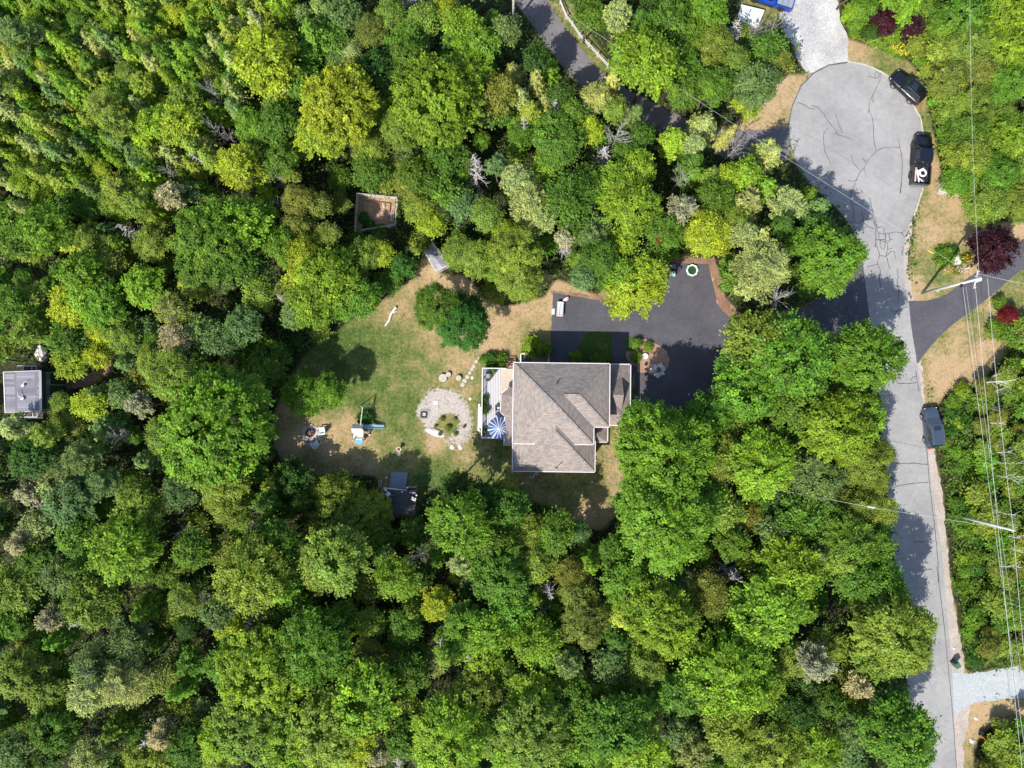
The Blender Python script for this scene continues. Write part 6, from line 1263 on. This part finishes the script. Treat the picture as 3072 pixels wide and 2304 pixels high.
for x, y in ((-.95, .55), (-.75, .1), (-.8, -.2)): mb = MB(); mb.blob((x, y, .05), .22, 8, 5, (1.4, .6, .5), .18, random.Random(int(x * 9)), -.4); obj('rock', mb, MAT['palerock'], fn)
p = G_(943, 770, .4); mb = MB(); mb.cyl(0, 0, .05, .35, .18, 16, .27); mb2 = thing('stone_bowl', 'pale round bowl beside the rock pond in the mulch bed', 'bowl', (p.x, p.y, .06)); obj('bowl', mb, MAT['palerock'], mb2); mb = MB(); mb.cyl(0, 0, .352, .36, .2, 16); obj('water', mb, MAT['greymetal'], mb2)
p = Z('H', 378, 382, .4); mb = MB(); mb.cyl(0, 0, 0, .35, .16, 16, .24); pp_ = thing('plant_pot', 'pale round pot beside the top of the brown deck steps', 'pot', (p.x, p.y, 0)); obj('pot', mb, MAT['palerock'], pp_); mb = MB(); mb.cyl(0, 0, .352, .36, .19, 16); obj('soil', mb, MAT['black'], pp_)
# flowers and ornaments in the right lawn bed
MAT['flower'] = M_('orange_petals', (.75, .30, .02), .6, var=.3, scale=20); MAT['yellow'] = M_('yellow_petals', (.80, .55, .04), .6, var=.2, scale=20)
def flowers(p, r, n, mat, lab, seed, leafc='m'):
    t = thing('flower_clump', lab, 'flowers', (p.x, p.y, 0)); rr = random.Random(seed); mb = MB()
    for i in range(n):
        a, q = rr.uniform(0, 6.28), r * math.sqrt(rr.random()); c_ = Vector((q * math.cos(a) * 1.3, q * math.sin(a), rr.uniform(.35, .6))); s = rr.uniform(.05, .1); mb.blob(c_, s, 6, 3, (1, 1, .5))
    obj('blossoms', mb, mat, t); link(BL[.8][seed % 3], 'foliage', t, (0, 0, .25), sc=(r / .8 * 1.1, r / .8, .5), col=vary(leafc)); return t
flowers(Z('8', 1515, 880), .42, 26, MAT['flower'], 'orange and red flowers right of the white boulder', 1); flowers(Z('8', 1545, 850), .25, 10, MAT['yellow'], 'yellow flowers above the orange flowers by the white boulder', 2)
for x, y, r, n, m_, lab in [(820, 300, .45, 20, 'yellow', 'small yellow flower clump at the left end of the border'), (955, 350, .3, 16, 'flower', 'small orange flower clump second from the left in the border'), (1055, 380, .75, 60, 'flower', 'largest orange yellow flower clump of the border'), (1150, 440, .75, 60, 'yellow', 'bright yellow flower clump at the right end of the border'), (1090, 420, .4, 22, 'yellow', 'yellow flower clump between the two largest of the border')]: flowers(Z('7', x, y), r, n, MAT[m_], lab, int(x))
flowers(Z('8', 1310, 985), .5, 14, MAT['pink'], 'faded pink flowers and grasses below the white boulder', 3, 'o'); flowers(Z('8', 1420, 1010), .4, 12, MAT['palepink'], 'pale pink flowers beside the pole shadow', 4, 'o')
a, b = Z('8', 1085, 770, .06), Z('8', 1190, 822, .06); mb = MB(); mb.tube([(0, 0, .03), (b.x - a.x, b.y - a.y, .03)], .05, 6); place('yellow_pipe', mb, MAT['yellow'], (a.x, a.y, .03), 'yellow pipe lying on the grass left of the round green plant', 'pipe')
p = Z('8', 1555, 980, .3); mb = MB(); mb.cyl(0, 0, 0, .4, .09, 10, .05); mb.blob((0, 0, .45), .12, 8, 6); place('garden_lamp', mb, MAT['white'], (p.x, p.y, 0), 'little white garden lamp right of the boulder bed', 'lamp')

# ---- white fence rail beside the top driveway
fr = thing('rail_fence', 'low white two rail fence along the upper right side of the top driveway', 'fence', tuple(Z('C', 470, 130, 0)))
line = [Z('C', x, y, .8) for x, y in [(400, 0), (440, 100), (480, 150), (530, 225), (590, 290), (650, 355), (718, 428)]]
for i in range(len(line) - 1):
    a, b = line[i], line[i + 1]
    for z in (.45, .85): mb = MB(); mb.bar((a.x, a.y, z), (b.x, b.y, z), .06, .12); obj('rail', mb, MAT['white'], fr, world=True)
    mb = MB(); mb.box(a.x, a.y, .5, .12, .12, 1.0); obj('post', mb, MAT['white'], fr, world=True)
mb = MB(); mb.box(line[-1].x, line[-1].y, .5, .12, .12, 1.0); obj('post', mb, MAT['white'], fr, world=True)

# ================================================================== poles and wires
def hpole(top, H, lab, arms=True, r=.15):
    t = thing('utility_pole', lab, 'utility pole', (top.x, top.y, 0), 0); mb = MB(); mb.tube([(0, 0, -.2), (0, 0, H * .5), (0, 0, H)], [r * 1.15, r, r * .72], 12); obj('shaft', mb, MAT['polewood'], t, smooth=True); return t
P1T = Z('8', 1690, 1105, 10.2); p1 = hpole(P1T, 10.2, 'tall grey utility pole carrying a transformer at the start of the right driveway')
mb = MB(); mb.cyl(.32, .05, 8.9, 9.8, .24, 16); mb.cyl(.32, .05, 9.8, 9.88, .24, 16, .1); obj('transformer', mb, MAT['offwhite'], p1)
mb = MB(); mb.bar((-.2, -.9, 9.6), (.25, .95, 9.6), .10, .12); obj('crossarm', mb, MAT['polewood'], p1)
for k in range(4): mb = MB(); y = -.85 + k * .57; mb.cyl(-.2 + (y + .9) * .24, y, 9.66, 9.9, .06, 8, .035); obj('insulator', mb, MAT['whiteplastic'], p1)
mb = MB(); mb.box(-.05, -.2, 7.4, .12, .5, .3); mb.tube([(0, -.12, 7.3), (.05, -.35, 7.1), (0, -.12, 6.9)], .03, 6); obj('cable_box', mb, MAT['black'], p1)
mb = MB(); mb.box(.0, -.2, 3.0, .1, .14, .35); obj('meter_box', mb, MAT['white'], p1)
P2T = Z('9', 1380, 1255, 9.5); p2 = hpole(P2T, 9.5, 'utility pole rising from the thicket right of the road'); mb = MB(); mb.cyl(0, 0, 9.5, 9.7, .05, 8); obj('insulator', mb, MAT['whiteplastic'], p2)
P3T = Z('9', 305, 1080, 9.5); p3 = hpole(P3T, 9.5, 'utility pole among the trees left of the lower road', r=.13); mb = MB(); mb.bar((-.4, 0, 9.2), (.4, 0, 9.2), .08, .08); obj('crossarm', mb, MAT['polewood'], p3)
q = Z('E', 1708, 235, 0); p4 = hpole(q, 9.8, 'utility pole beside the top driveway at the photo\'s upper edge', r=.14); P4T = Vector((q.x, q.y, 9.6))
q = Z('7', 1190, 95, 0); p5 = hpole(q, 9.8, 'pale utility pole in the flower bed at the top right', r=.16); P5T = Vector((q.x, q.y, 9.6))
def wire(pts_or_a, b=None, sag=.5, r=.014, lab=''):
    a = pts_or_a; n = 14; mb = MB(); pts = []
    for i in range(n + 1): f = i / n; q = a.lerp(b, f); pts.append(q - Vector((0, 0, sag * 4 * f * (1 - f))) - a)
    mb.tube(pts, r, 5); w = obj('wire', mb, MAT['wirem']); w.location = a; return tag(w, lab, 'wire', 'overhead wires')
def wz(za, xa, ya, zb, xb, yb, z1=9.3, z2=9.3, r=.02, sag=0, lab=''): wire(Z(za, xa, ya, z1), Z(zb, xb, yb, z2), sag, r, lab)
wz('8', 1500, 1200, 'A', 1660, 2100, 7.0, 7.0, .015, .1, 'leftmost of the overhead wires running down from the right hand pole')
wz('8', 1535, 1200, 'A', 1730, 2100, 7.2, 7.2, .010, .1, 'thin second overhead wire from the left below the right hand pole')
wz('8', 1640, 1150, 'A', 1598, 2100, 9.2, 9.2, .018, .1, 'third overhead wire from the left, running straight down the right side')
wire(Z('8', 1785, 1100, 9.5), P2T, .25, .018, 'rightmost overhead wire between the two right hand poles'); wire(P2T, Z('A', 1600, 1000, 9.3), .1, .018, 'overhead wire leaving the lower right pole toward the photo\'s right edge')
wire(P4T, P1T, .8, .009, 'long slanting wire over the turning circle to the right hand pole'); wire(P5T + Vector((1.5, 3, 0)), P1T, .5, .012, 'long wire over the trees right of the turning circle')
hc = Vector((hp.x + 9.0, hp.y - 10.5, 4.2)); wire(P3T, hc, 1.2, .014, 'service wire from the pole in the trees to the house'); wire(P3T, P2T, .4, .014, 'thin wire crossing the lower road between two poles')
for k, (a, b) in enumerate([((-.15, -.7, 9.85), (-4, 60, 9.5))]): pass
wire(P1T + Vector((.1, .6, -.4)), P1T + Vector((9, -.6, -2.5)), .2, .016, 'short wire from the right hand pole across the right driveway')

# ---- leaning white birches under the wires
def best_h(p0, p1, zone, z0=.6):
    a = Z(zone, *p0, z0); best = None
    for k in range(20, 120):
        z = k / 10; b = Z(zone, *p1, z); d_ = (b.xy - a.xy).length - .12 * (z - z0)
        if best is None or abs(d_) < best[0]: best = (abs(d_), z, b)
    return a, best[2]
br = random.Random(8)
for i, (p0, p1) in enumerate([((1080, 140), (1390, 100)), ((1150, 110), (1255, 68)), ((1245, 70), (1350, 10)), ((1160, 215), (1360, 150)), ((1095, 418), (1320, 438)), ((1125, 308), (1220, 325)), ((1185, 665), (1370, 650)), ((1185, 820), (1456, 888)), ((1270, 808), (1440, 845)), ((1185, 1108), (1395, 1142)), ((1200, 1520), (1430, 1536)), ((1270, 1362), (1456, 1425)), ((1235, 1150), (1395, 1228)), ((1170, 740), (1440, 735)), ((1240, 1290), (1440, 1310)), ((1150, 600), (1260, 604))]):
    a, b = best_h(p0, p1, '9'); base = Vector((a.x, a.y, 0)); t = thing('bare_birch', ['thick white birch stem leaning right, uppermost below the right lawn', 'short white birch stem just left of the uppermost thick one'][i] if i < 2 else ['white birch stem running up to the right of the short one', 'slim white birch stem just below the thickest white stem', 'long slim level birch stem beside the slate grey suv', 'short slim birch stem above the long level one', 'level slim birch stem below the one beside the slate grey suv', 'birch stem slanting down right to the photo edge', 'thin birch stem just above the down slanting one', 'birch stem just above the lower leaning utility pole', 'long level birch stem low in the thicket above the lower gravel drive', 'birch stem slanting down right below the lower leaning pole', 'thin birch stem just right of the lower leaning pole', 'thin level birch stem midway between car and lower pole', 'faint level birch stem just below the lower leaning pole', 'short faint birch stem in the middle of the thicket'][i - 2], 'birch', tuple(base), group='bare white stems under the wires')
    d_ = b - base; r0 = .085 if i == 0 else br.uniform(.035, .06); pts = [Vector((0, 0, -.1))] + [d_ * f + Vector((br.uniform(-.1, .1), br.uniform(-.12, .12), 0)) for f in (.3, .6, .85)] + [d_]; mb = MB(); mb.tube(pts, [r0, r0 * .9, r0 * .7, r0 * .45, r0 * .2], 7); obj('stem', mb, MAT['birch'], t, smooth=True)
    mb = MB()
    for k in range(6): f = br.uniform(.45, .95); q = d_ * f; e = q + Vector((br.uniform(.1, .8), br.uniform(-.7, .7), br.uniform(.3, 1.2))); mb.tube([q, e], [r0 * .35, r0 * .1], 4)
    obj('branches', mb, MAT['birch'], t)
for i in range(5):
    a, b = best_h([(1340, 260), (1420, 360), (1445, 645), (1360, 60), (1470, 1320)][i], [(1560, 340), (1520, 400), (1570, 752), (1520, 130), (1600, 1400)][i], 'A'); base = Vector((a.x, a.y, 0)); t = thing('bare_birch', 'bare white birch stem leaning right in the lower part of the wire corridor', 'birch', tuple(base), group='bare white stems under the wires')
    t['label'] = ['bare white stem leaning right, upper of the pair in the lowest thicket part', 'bare white stem leaning right, lower of the pair in the lowest thicket part', 'bare white stem leaning right just above the lower gravel drive', 'short bare white stem leaning right high in the lowest thicket part', 'bare white stem leaning right below the lower gravel drive'][i]
    d_ = b - base; mb = MB(); mb.tube([Vector((0, 0, -.1)), d_ * .5, d_], [.045, .035, .01], 6); obj('stem', mb, MAT['birch'], t)
# fallen trunk in the top left wood
a, b = Z('Q', 1770, 700, 1.0), Z('Q', 1560, 775, .4); lg = thing('fallen_log', 'brown fallen trunk lying between trees in the upper left wood', 'log', (a.x, a.y, 0)); mb = MB(); mb.tube([(0, 0, 1.2), (b.x - a.x, b.y - a.y, .5)], [.12, .22], 8); obj('stem', mb, MAT['deadwood'], lg); mb = MB(); mb.blob((b.x - a.x - .3, b.y - a.y - .1, .5), .7, 10, 6, (1, .8, .6), .3, random.Random(3)); obj('root_plate', mb, MAT['dirt'], lg)
a, b = Z('Q', 1430, 730, 1.5), Z('Q', 1575, 885, 1.0); lg = thing('fallen_log', 'thin grey fallen trunk crossing below the brown one in the upper left wood', 'log', (a.x, a.y, 0)); mb = MB(); mb.tube([(0, 0, 1.5), (b.x - a.x, b.y - a.y, 1.0)], [.1, .14], 7); obj('stem', mb, MAT['deadwood'], lg)
# ================================================================== vehicles
def carpaint(name, col, rough=.25, metal=.3):
    m, nt, b = newmat(name); b.inputs['Base Color'].default_value = tuple(col) + (1,); b.inputs['Roughness'].default_value = rough; b.inputs['Metallic'].default_value = metal; b.inputs['Coat Weight'].default_value = .7; b.inputs['Coat Roughness'].default_value = .08
    bump(nt, b, nz(nt, 60, 3), .03, .002); return m
def loft(stations, close=True):
    """stations: list of (x, [(y, z), ...half profile from bottom centre edge to top centre]) mirrored in y"""
    mb = MB(); rings = []
    for x, prof in stations: rings.append([(x, -y, z) for y, z in prof] + [(x, y, z) for y, z in reversed(prof)])
    n = len(rings[0]); vv = [p for r in rings for p in r]; ff = []
    for i in range(len(rings) - 1):
        for j in range(n): ff.append((i * n + j, i * n + (j + 1) % n, (i + 1) * n + (j + 1) % n, (i + 1) * n + j))
    ff.append(tuple(range(n))); ff.append(tuple((len(rings) - 1) * n + j for j in reversed(range(n)))); mb.add(vv, ff); return mb
def body_profile(w, zb, zt, crown=.03): return [(w * .80, zb), (w * .97, zb + .08), (w, zb + .30), (w * .985, zt - .16), (w * .93, zt - .04), (w * .72, zt + crown * .6), (w * .30, zt + crown)]
def vehicle(name, lab, cat, p, ang, L, W, paint, kind='suv', wheelbase=None, tw=.33, glass=None, roofz=1.68, bonnet=1.0, trim=None):
    """x forward; centre at the middle of the wheelbase"""
    t = thing(name, lab, cat, (p.x, p.y, .045 if kind != 'off' else .0), ang); w = W / 2; h = L / 2; wb = wheelbase or L * .59; zb = .30; G = glass or MAT['glass']
    belt = bonnet + .06
    if kind == 'suv':
        st = [(h, .52, .62), (h - .06, .70, .74), (h - .22, .86, .88), (h - .6, .95, .95), (h - 1.2, .99, bonnet), (.35, 1, belt), (-.6, 1, belt + .02), (-h + .7, 1, belt + .02), (-h + .25, .95, belt), (-h + .05, .84, belt - .08), (-h, .72, .80)]
    else:
        st = [(h, .62, .80), (h - .05, .80, .92), (h - .2, .94, 1.02), (h - .7, .98, 1.10), (h - 1.25, 1, bonnet + .12), (.6, 1, 1.18), (-.75, 1, 1.18)]
    body = loft([(x, body_profile(w * f, zb, z, .03 if x > .4 else 0)) for x, f, z in st]); obj('body', body, paint, t, smooth=True, label=None)
    if kind == 'suv': xf, xr, xrf, xrr = h - 1.25, -h + .10, h - 2.0, -h + .45
    else: xf, xr, xrf, xrr = h - 1.35, -.72, h - 2.0, -.60
    zbelt = (belt if kind == 'suv' else 1.18) - .03; wt = w * .74; wbm = w * .93; zr = roofz
    # glasshouse: solid cab with glass set 8 mm proud
    A = [(xf, wbm * .86, zbelt), (xrf, wt * .95, zr - .03), (xrr, wt * .92, zr - .02), (xr, wbm * .88, zbelt)]
    cab = MB(); mid = [((xf + xr) / 2 + .3, wbm, zbelt), ((xrf + xrr) / 2, wt, zr + .03)]
    seq = [A[0], (xf - .5, wbm, zbelt), mid[0], A[3]]; top = [A[1], ((xrf * .6 + xrr * .4), wt, zr + .02), ((xrf * .2 + xrr * .8), wt, zr + .015), A[2]]
    seq = [seq[0], seq[1], (xr + .5, wbm, zbelt), seq[3]]
    vv = [];
    for s in (-1, 1): vv += [(x, s * y, z) for x, y, z in seq] + [(x, s * y, z) for x, y, z in top]
    ff = [(0, 1, 5, 4), (1, 2, 6, 5), (2, 3, 7, 6), (8, 12, 13, 9), (9, 13, 14, 10), (10, 14, 15, 11), (4, 5, 13, 12), (5, 6, 14, 13), (6, 7, 15, 14), (0, 4, 12, 8), (3, 11, 15, 7), (0, 8, 9, 1), (1, 9, 10, 2), (2, 10, 11, 3)]
    cab.add(vv, ff); obj('cab', cab, paint, t)
    def pane(nm, q, inset=.08, out=.010, mat=G):
        q = [Vector(v) for v in q]; c_ = sum(q, Vector()) / len(q); nrm = (q[1] - q[0]).cross(q[2] - q[0]).normalized()
        if nrm.dot(c_ - Vector(((xrf + xrr) / 2, 0, (zbelt + zr) / 2))) < 0: nrm = -nrm
        q = [c_ + (v - c_) * (1 - inset) + nrm * out for v in q]; mb = MB(); mb.add(q, [tuple(range(len(q)))]); obj(nm, mb, mat, t)
    V3 = [Vector(v) for v in vv]
    pane('windscreen', [V3[0], V3[4], V3[12], V3[8]], .06, .012); pane('rear_window', [V3[3], V3[7], V3[15], V3[11]], .14, .012)
    for o_ in (0, 8):
        pane('side_window', [V3[o_ + 1], V3[o_ + 1].lerp(V3[o_ + 2], .48), V3[o_ + 5].lerp(V3[o_ + 6], .48), V3[o_ + 5]], .10); pane('side_window', [V3[o_ + 1].lerp(V3[o_ + 2], .52), V3[o_ + 2], V3[o_ + 6], V3[o_ + 5].lerp(V3[o_ + 6], .52)], .10)
        if kind == 'suv': pane('side_window', [V3[o_ + 2], V3[o_ + 3], V3[o_ + 7], V3[o_ + 6]], .2)
    for sx_ in (1, -1):
        for s in (-1, 1):
            x = sx_ * wb / 2; wh = MB(); wh.tube([(x, s * (w - .22), tw), (x, s * (w - .0), tw)], tw, 20); tyre = obj('wheel', wh, MAT['rubber'], t); rm = MB(); rm.tube([(x, s * (w - .05), tw), (x, s * (w + .012), tw)], tw * .64, 14); obj('rim', rm, MAT['chrome'] if kind == 'suv' else MAT['darkrim'], tyre)
            ar = MB(); n = 12; vv2 = []
            for k in range(n + 1):
                a = math.pi * k / n; vv2 += [(x + (tw + .04) * math.cos(a), s * (w + .004), tw + (tw + .04) * math.sin(a)), (x + (tw + .13) * math.cos(a), s * (w + .014), tw + (tw + .12) * math.sin(a))]
            ar.add(vv2, [(2 * k, 2 * k + 1, 2 * k + 3, 2 * k + 2) for k in range(n)]); obj('wheel_arch', ar, MAT['black'], t)
    for s in (-1, 1):
        hl = MB(); hl.box(h - .24, s * w * .66, .72 if kind == 'suv' else .90, .26, .26, .12, rz=-s * .5); obj('headlight', hl, MAT['headlamp'], t)
        mr = MB(); mr.box(xf - .42, s * (w + .08), zbelt + .10, .16, .20, .14); obj('mirror', mr, paint if kind == 'suv' else MAT['black'], t)
        if kind == 'suv': tl = MB(); tl.box(-h + .10, s * w * .80, .98, .22, .26, .20, rz=s * .5); obj('taillight', tl, MAT['redlamp'], t)
    bp_ = MB(); bp_.box(h - .02, 0, .47, .14, W * .66, .2); obj('front_bumper', bp_, trim or MAT['black'], t)
    if kind == 'suv': bp_ = MB(); bp_.box(-h + .02, 0, .5, .12, W * .74, .22); obj('rear_bumper', bp_, trim or MAT['black'], t)
    return t, (xf, xr, xrf, xrr, zr, wt, h, w)
MAT['darkrim'] = M_('dark_rim', (.09, .09, .10), .35, metal=.7, var=.1); MAT['plateblack'] = carpaint('black_paint', (.006, .007, .012)); MAT['slate'] = carpaint('slate_paint', (.055, .072, .105), .22, .4); MAT['bluep'] = carpaint('blue_paint', (.01, .06, .42), .25, .3)
def rails(t, g, mat, n=2):
    xf, xr, xrf, xrr, zr, wt, h, w = g
    for s in (-1, 1): mb = MB(); mb.tube([(xrf - .1, s * wt * .93, zr + .03), (xrf - .35, s * wt * .95, zr + .075), (xrr + .35, s * wt * .95, zr + .075), (xrr + .1, s * wt * .92, zr + .03)], .022, 6); obj('roof_rail', mb, mat, t)
t, g = vehicle('parked_car', 'black rounded suv parked at the upper right rim of the turning circle', 'car', P(2713, 270), math.atan2(.69, -.72), 4.55, 1.88, MAT['plateblack'], wheelbase=2.66); rails(t, g, MAT['chrome'])
mb = MB(); mb.box((g[2] + g[3]) / 2 + .3, 0, g[4] + .036, .75, .85, .012); obj('sunroof', mb, MAT['glass'], t)
for s in (-1, 1): mb = MB(); mb.tube([(g[0] - .3, s * g[7] * .955, 1.10), (.2, s * g[7] * .965, 1.12), (g[1] + .2, s * g[7] * .93, 1.13)], .018, 5); obj('window_trim', mb, MAT['chrome'], t)
t, g = vehicle('parked_car', 'slate grey suv with roof rails parked beside the lower road', 'car', P(2786, 1282), math.radians(90 + 5.8), 4.75, 1.90, MAT['slate'], wheelbase=2.72); rails(t, g, MAT['chrome'])
mb = MB(); mb.box(g[2] - .42, 0, g[4] + .034, .48, .80, .012); obj('sunroof', mb, MAT['glass'], t)
for k in range(4): mb = MB(); mb.box((g[2] + g[3]) / 2 - .35, -.33 + k * .22, g[4] + .032, 1.5, .05, .018); obj('roof_rib', mb, MAT['slate'], t)
for s in (-1, 1): mb = MB(); mb.tube([(g[0] - .3, s * g[7] * .955, 1.10), (.2, s * g[7] * .965, 1.12), (g[1] + .2, s * g[7] * .93, 1.13)], .014, 5); obj('window_trim', mb, MAT['chrome'], t)
def pickup(lab, p, ang, paint, L, W, wbase, cover=None, roofz=1.88):
    t, g = vehicle('pickup_truck', lab, 'pickup', p, ang, L, W, paint, 'pickup', wheelbase=wbase, tw=.41, roofz=roofz, bonnet=1.02); h, w = L / 2, W / 2; x0, x1 = -.78, -h + .02; bz = .72
    for s in (-1, 1): mb = MB(); mb.box((x0 + x1) / 2, s * (w - .06), .78, abs(x1 - x0), .12, .86); obj('bed_side', mb, paint, t); mb = MB(); mb.box((x0 + x1) / 2, s * (w - .06), 1.225, abs(x1 - x0), .14, .03); obj('bed_rail', mb, MAT['black'], t)
    mb = MB(); mb.box(x1 + .03, 0, .80, .08, W - .26, .80); obj('tailgate', mb, paint, t); mb = MB(); mb.box((x0 + x1) / 2, 0, bz, abs(x1 - x0) - .1, W - .26, .05); obj('bed_floor', mb, MAT['black'], t); mb = MB(); mb.box(x0 - .03, 0, .95, .06, W - .26, .5); obj('bed_front', mb, MAT['black'], t)
    mb = MB(); mb.box(x1 - .10, 0, .52, .18, W * .92, .18); obj('rear_bumper', mb, MAT['greymetal'], t)
    for s in (-1, 1): mb = MB(); mb.box(x1 + .01, s * (w - .08), .95, .06, .14, .34); obj('taillight', mb, MAT['redlamp'], t); mb = MB(); mb.box(.3, s * (w + .04), .42, 2.0, .14, .06); obj('running_board', mb, MAT['black'], t)
    return t, g, x0, x1, bz
t, g, x0, x1, bz = pickup('black pickup with loaded open bed parked on the right rim of the turning circle', P(2752, 486), math.radians(90 - 4.8), MAT['plateblack'], 5.95, 2.02, 3.55)
bx = t.matrix_basis
def bedthing(name, mb, mat, lab, lx, ly, lz, rz=0, cat='board'):
    a = t.rotation_euler.z; wx = t.location.x + lx * math.cos(a) - ly * math.sin(a); wy = t.location.y + lx * math.sin(a) + ly * math.cos(a); return place(name, mb, mat, (wx, wy, lz), lab, cat, rz=a + rz)
cx_ = (x0 + x1) / 2
bedthing('plank_pile', MB().box(0, 0, 0, 1.75, .34, .12), MAT['tandeck'], 'tan boards along the left side of the black pickup bed', cx_, .66, bz + .14, 0, 'boards')
bedthing('white_board', MB().box(0, 0, 0, 1.5, .16, .05), MAT['white'], 'narrow white board beside the ring in the pickup bed', cx_ - .1, .34, bz + .26, .22)
rb = MB(); n = 28; vv = []
for i in range(n):
    a = 2 * math.pi * i / n
    for j in range(6): b2 = 2 * math.pi * j / 6; vv.append(((.36 + .12 * math.cos(b2)) * math.cos(a), (.36 + .12 * math.cos(b2)) * math.sin(a), .10 * math.sin(b2)))
rb.add(vv, [(i * 6 + j, ((i + 1) % n) * 6 + j, ((i + 1) % n) * 6 + (j + 1) % 6, i * 6 + (j + 1) % 6) for i in range(n) for j in range(6)]); rb.box(.36, .12, 0, .28, .75, .1, rz=.25)
bedthing('white_seat_ring', rb, MAT['white'], 'white ring with a straight edge lying in the black pickup bed', cx_ + .22, -.12, bz + .42, .3, 'ring')
bedthing('black_bag', MB().blob((0, 0, 0), .30, 10, 6, (1.3, 1, .6), .15, random.Random(2)), MAT['black'], 'black bag at the rear of the pickup bed', cx_ - .45, -.35, bz + .2, 0, 'bag')
bedthing('white_board', MB().box(0, 0, 0, .55, .12, .05), MAT['white'], 'short white board at the tail end of the pickup bed', cx_ - .55, .0, bz + .30, .9)
t, g, x0, x1, bz = pickup('blue pickup with grey folding bed cover on the gravel at the top edge', P(2306, -1), math.atan2(27, -81), MAT['bluep'], 5.4, 1.98, 3.25)
for k in range(3):
    w_ = (abs(x1 - x0) - .06) / 3; mb = MB(); mb.box(x0 - .03 - w_ * (k + .5), 0, 1.265, w_ - .035, 1.86, .05); obj('cover_panel', mb, MAT['bluegrey'], t)
t, g = vehicle('parked_car', 'bright blue car just entering the photo at the top edge left of the driveway', 'car', P(1290, -42), math.radians(110), 4.5, 1.8, MAT['bluep'])
# utility trailer with white cover
a, b, c_, d_ = [Z('M', *q, .9) for q in ((210, 90), (620, 190), (500, 480), (120, 375))]; tr = thing('utility_trailer', 'flat white covered trailer parked below the blue pickup', 'trailer', (a.x, a.y, 0)); q4 = [v - Vector((a.x, a.y, 0)) for v in (a, b, c_, d_)]
mb = MB(); mb.prism([tuple(v[:2]) for v in q4], .35, .9); obj('box', mb, MAT['offwhite'], tr); cen = sum(q4, Vector()) / 4; mb = MB(); mb.prism([tuple((cen + (v - cen) * 1.03)[:2]) for v in q4], .9, .96); obj('cover', mb, MAT['white'], tr)
for f, e in ((q4[0], q4[3]), (q4[1], q4[2])): m_ = f.lerp(e, .5); mb = MB(); mb.blob((m_.x, m_.y, .3), .3, 12, 8, (1, .35, 1)); obj('wheel', mb, MAT['rubber'], tr)
mb = MB(); v0 = q4[0].lerp(q4[3], .5); v1 = v0 + (v0 - q4[1].lerp(q4[2], .5)).normalized() * 1.1; mb.bar((v0.x, v0.y, .4), (v1.x, v1.y, .45), .08, .08); obj('drawbar', mb, MAT['black'], tr)

settle_labels()
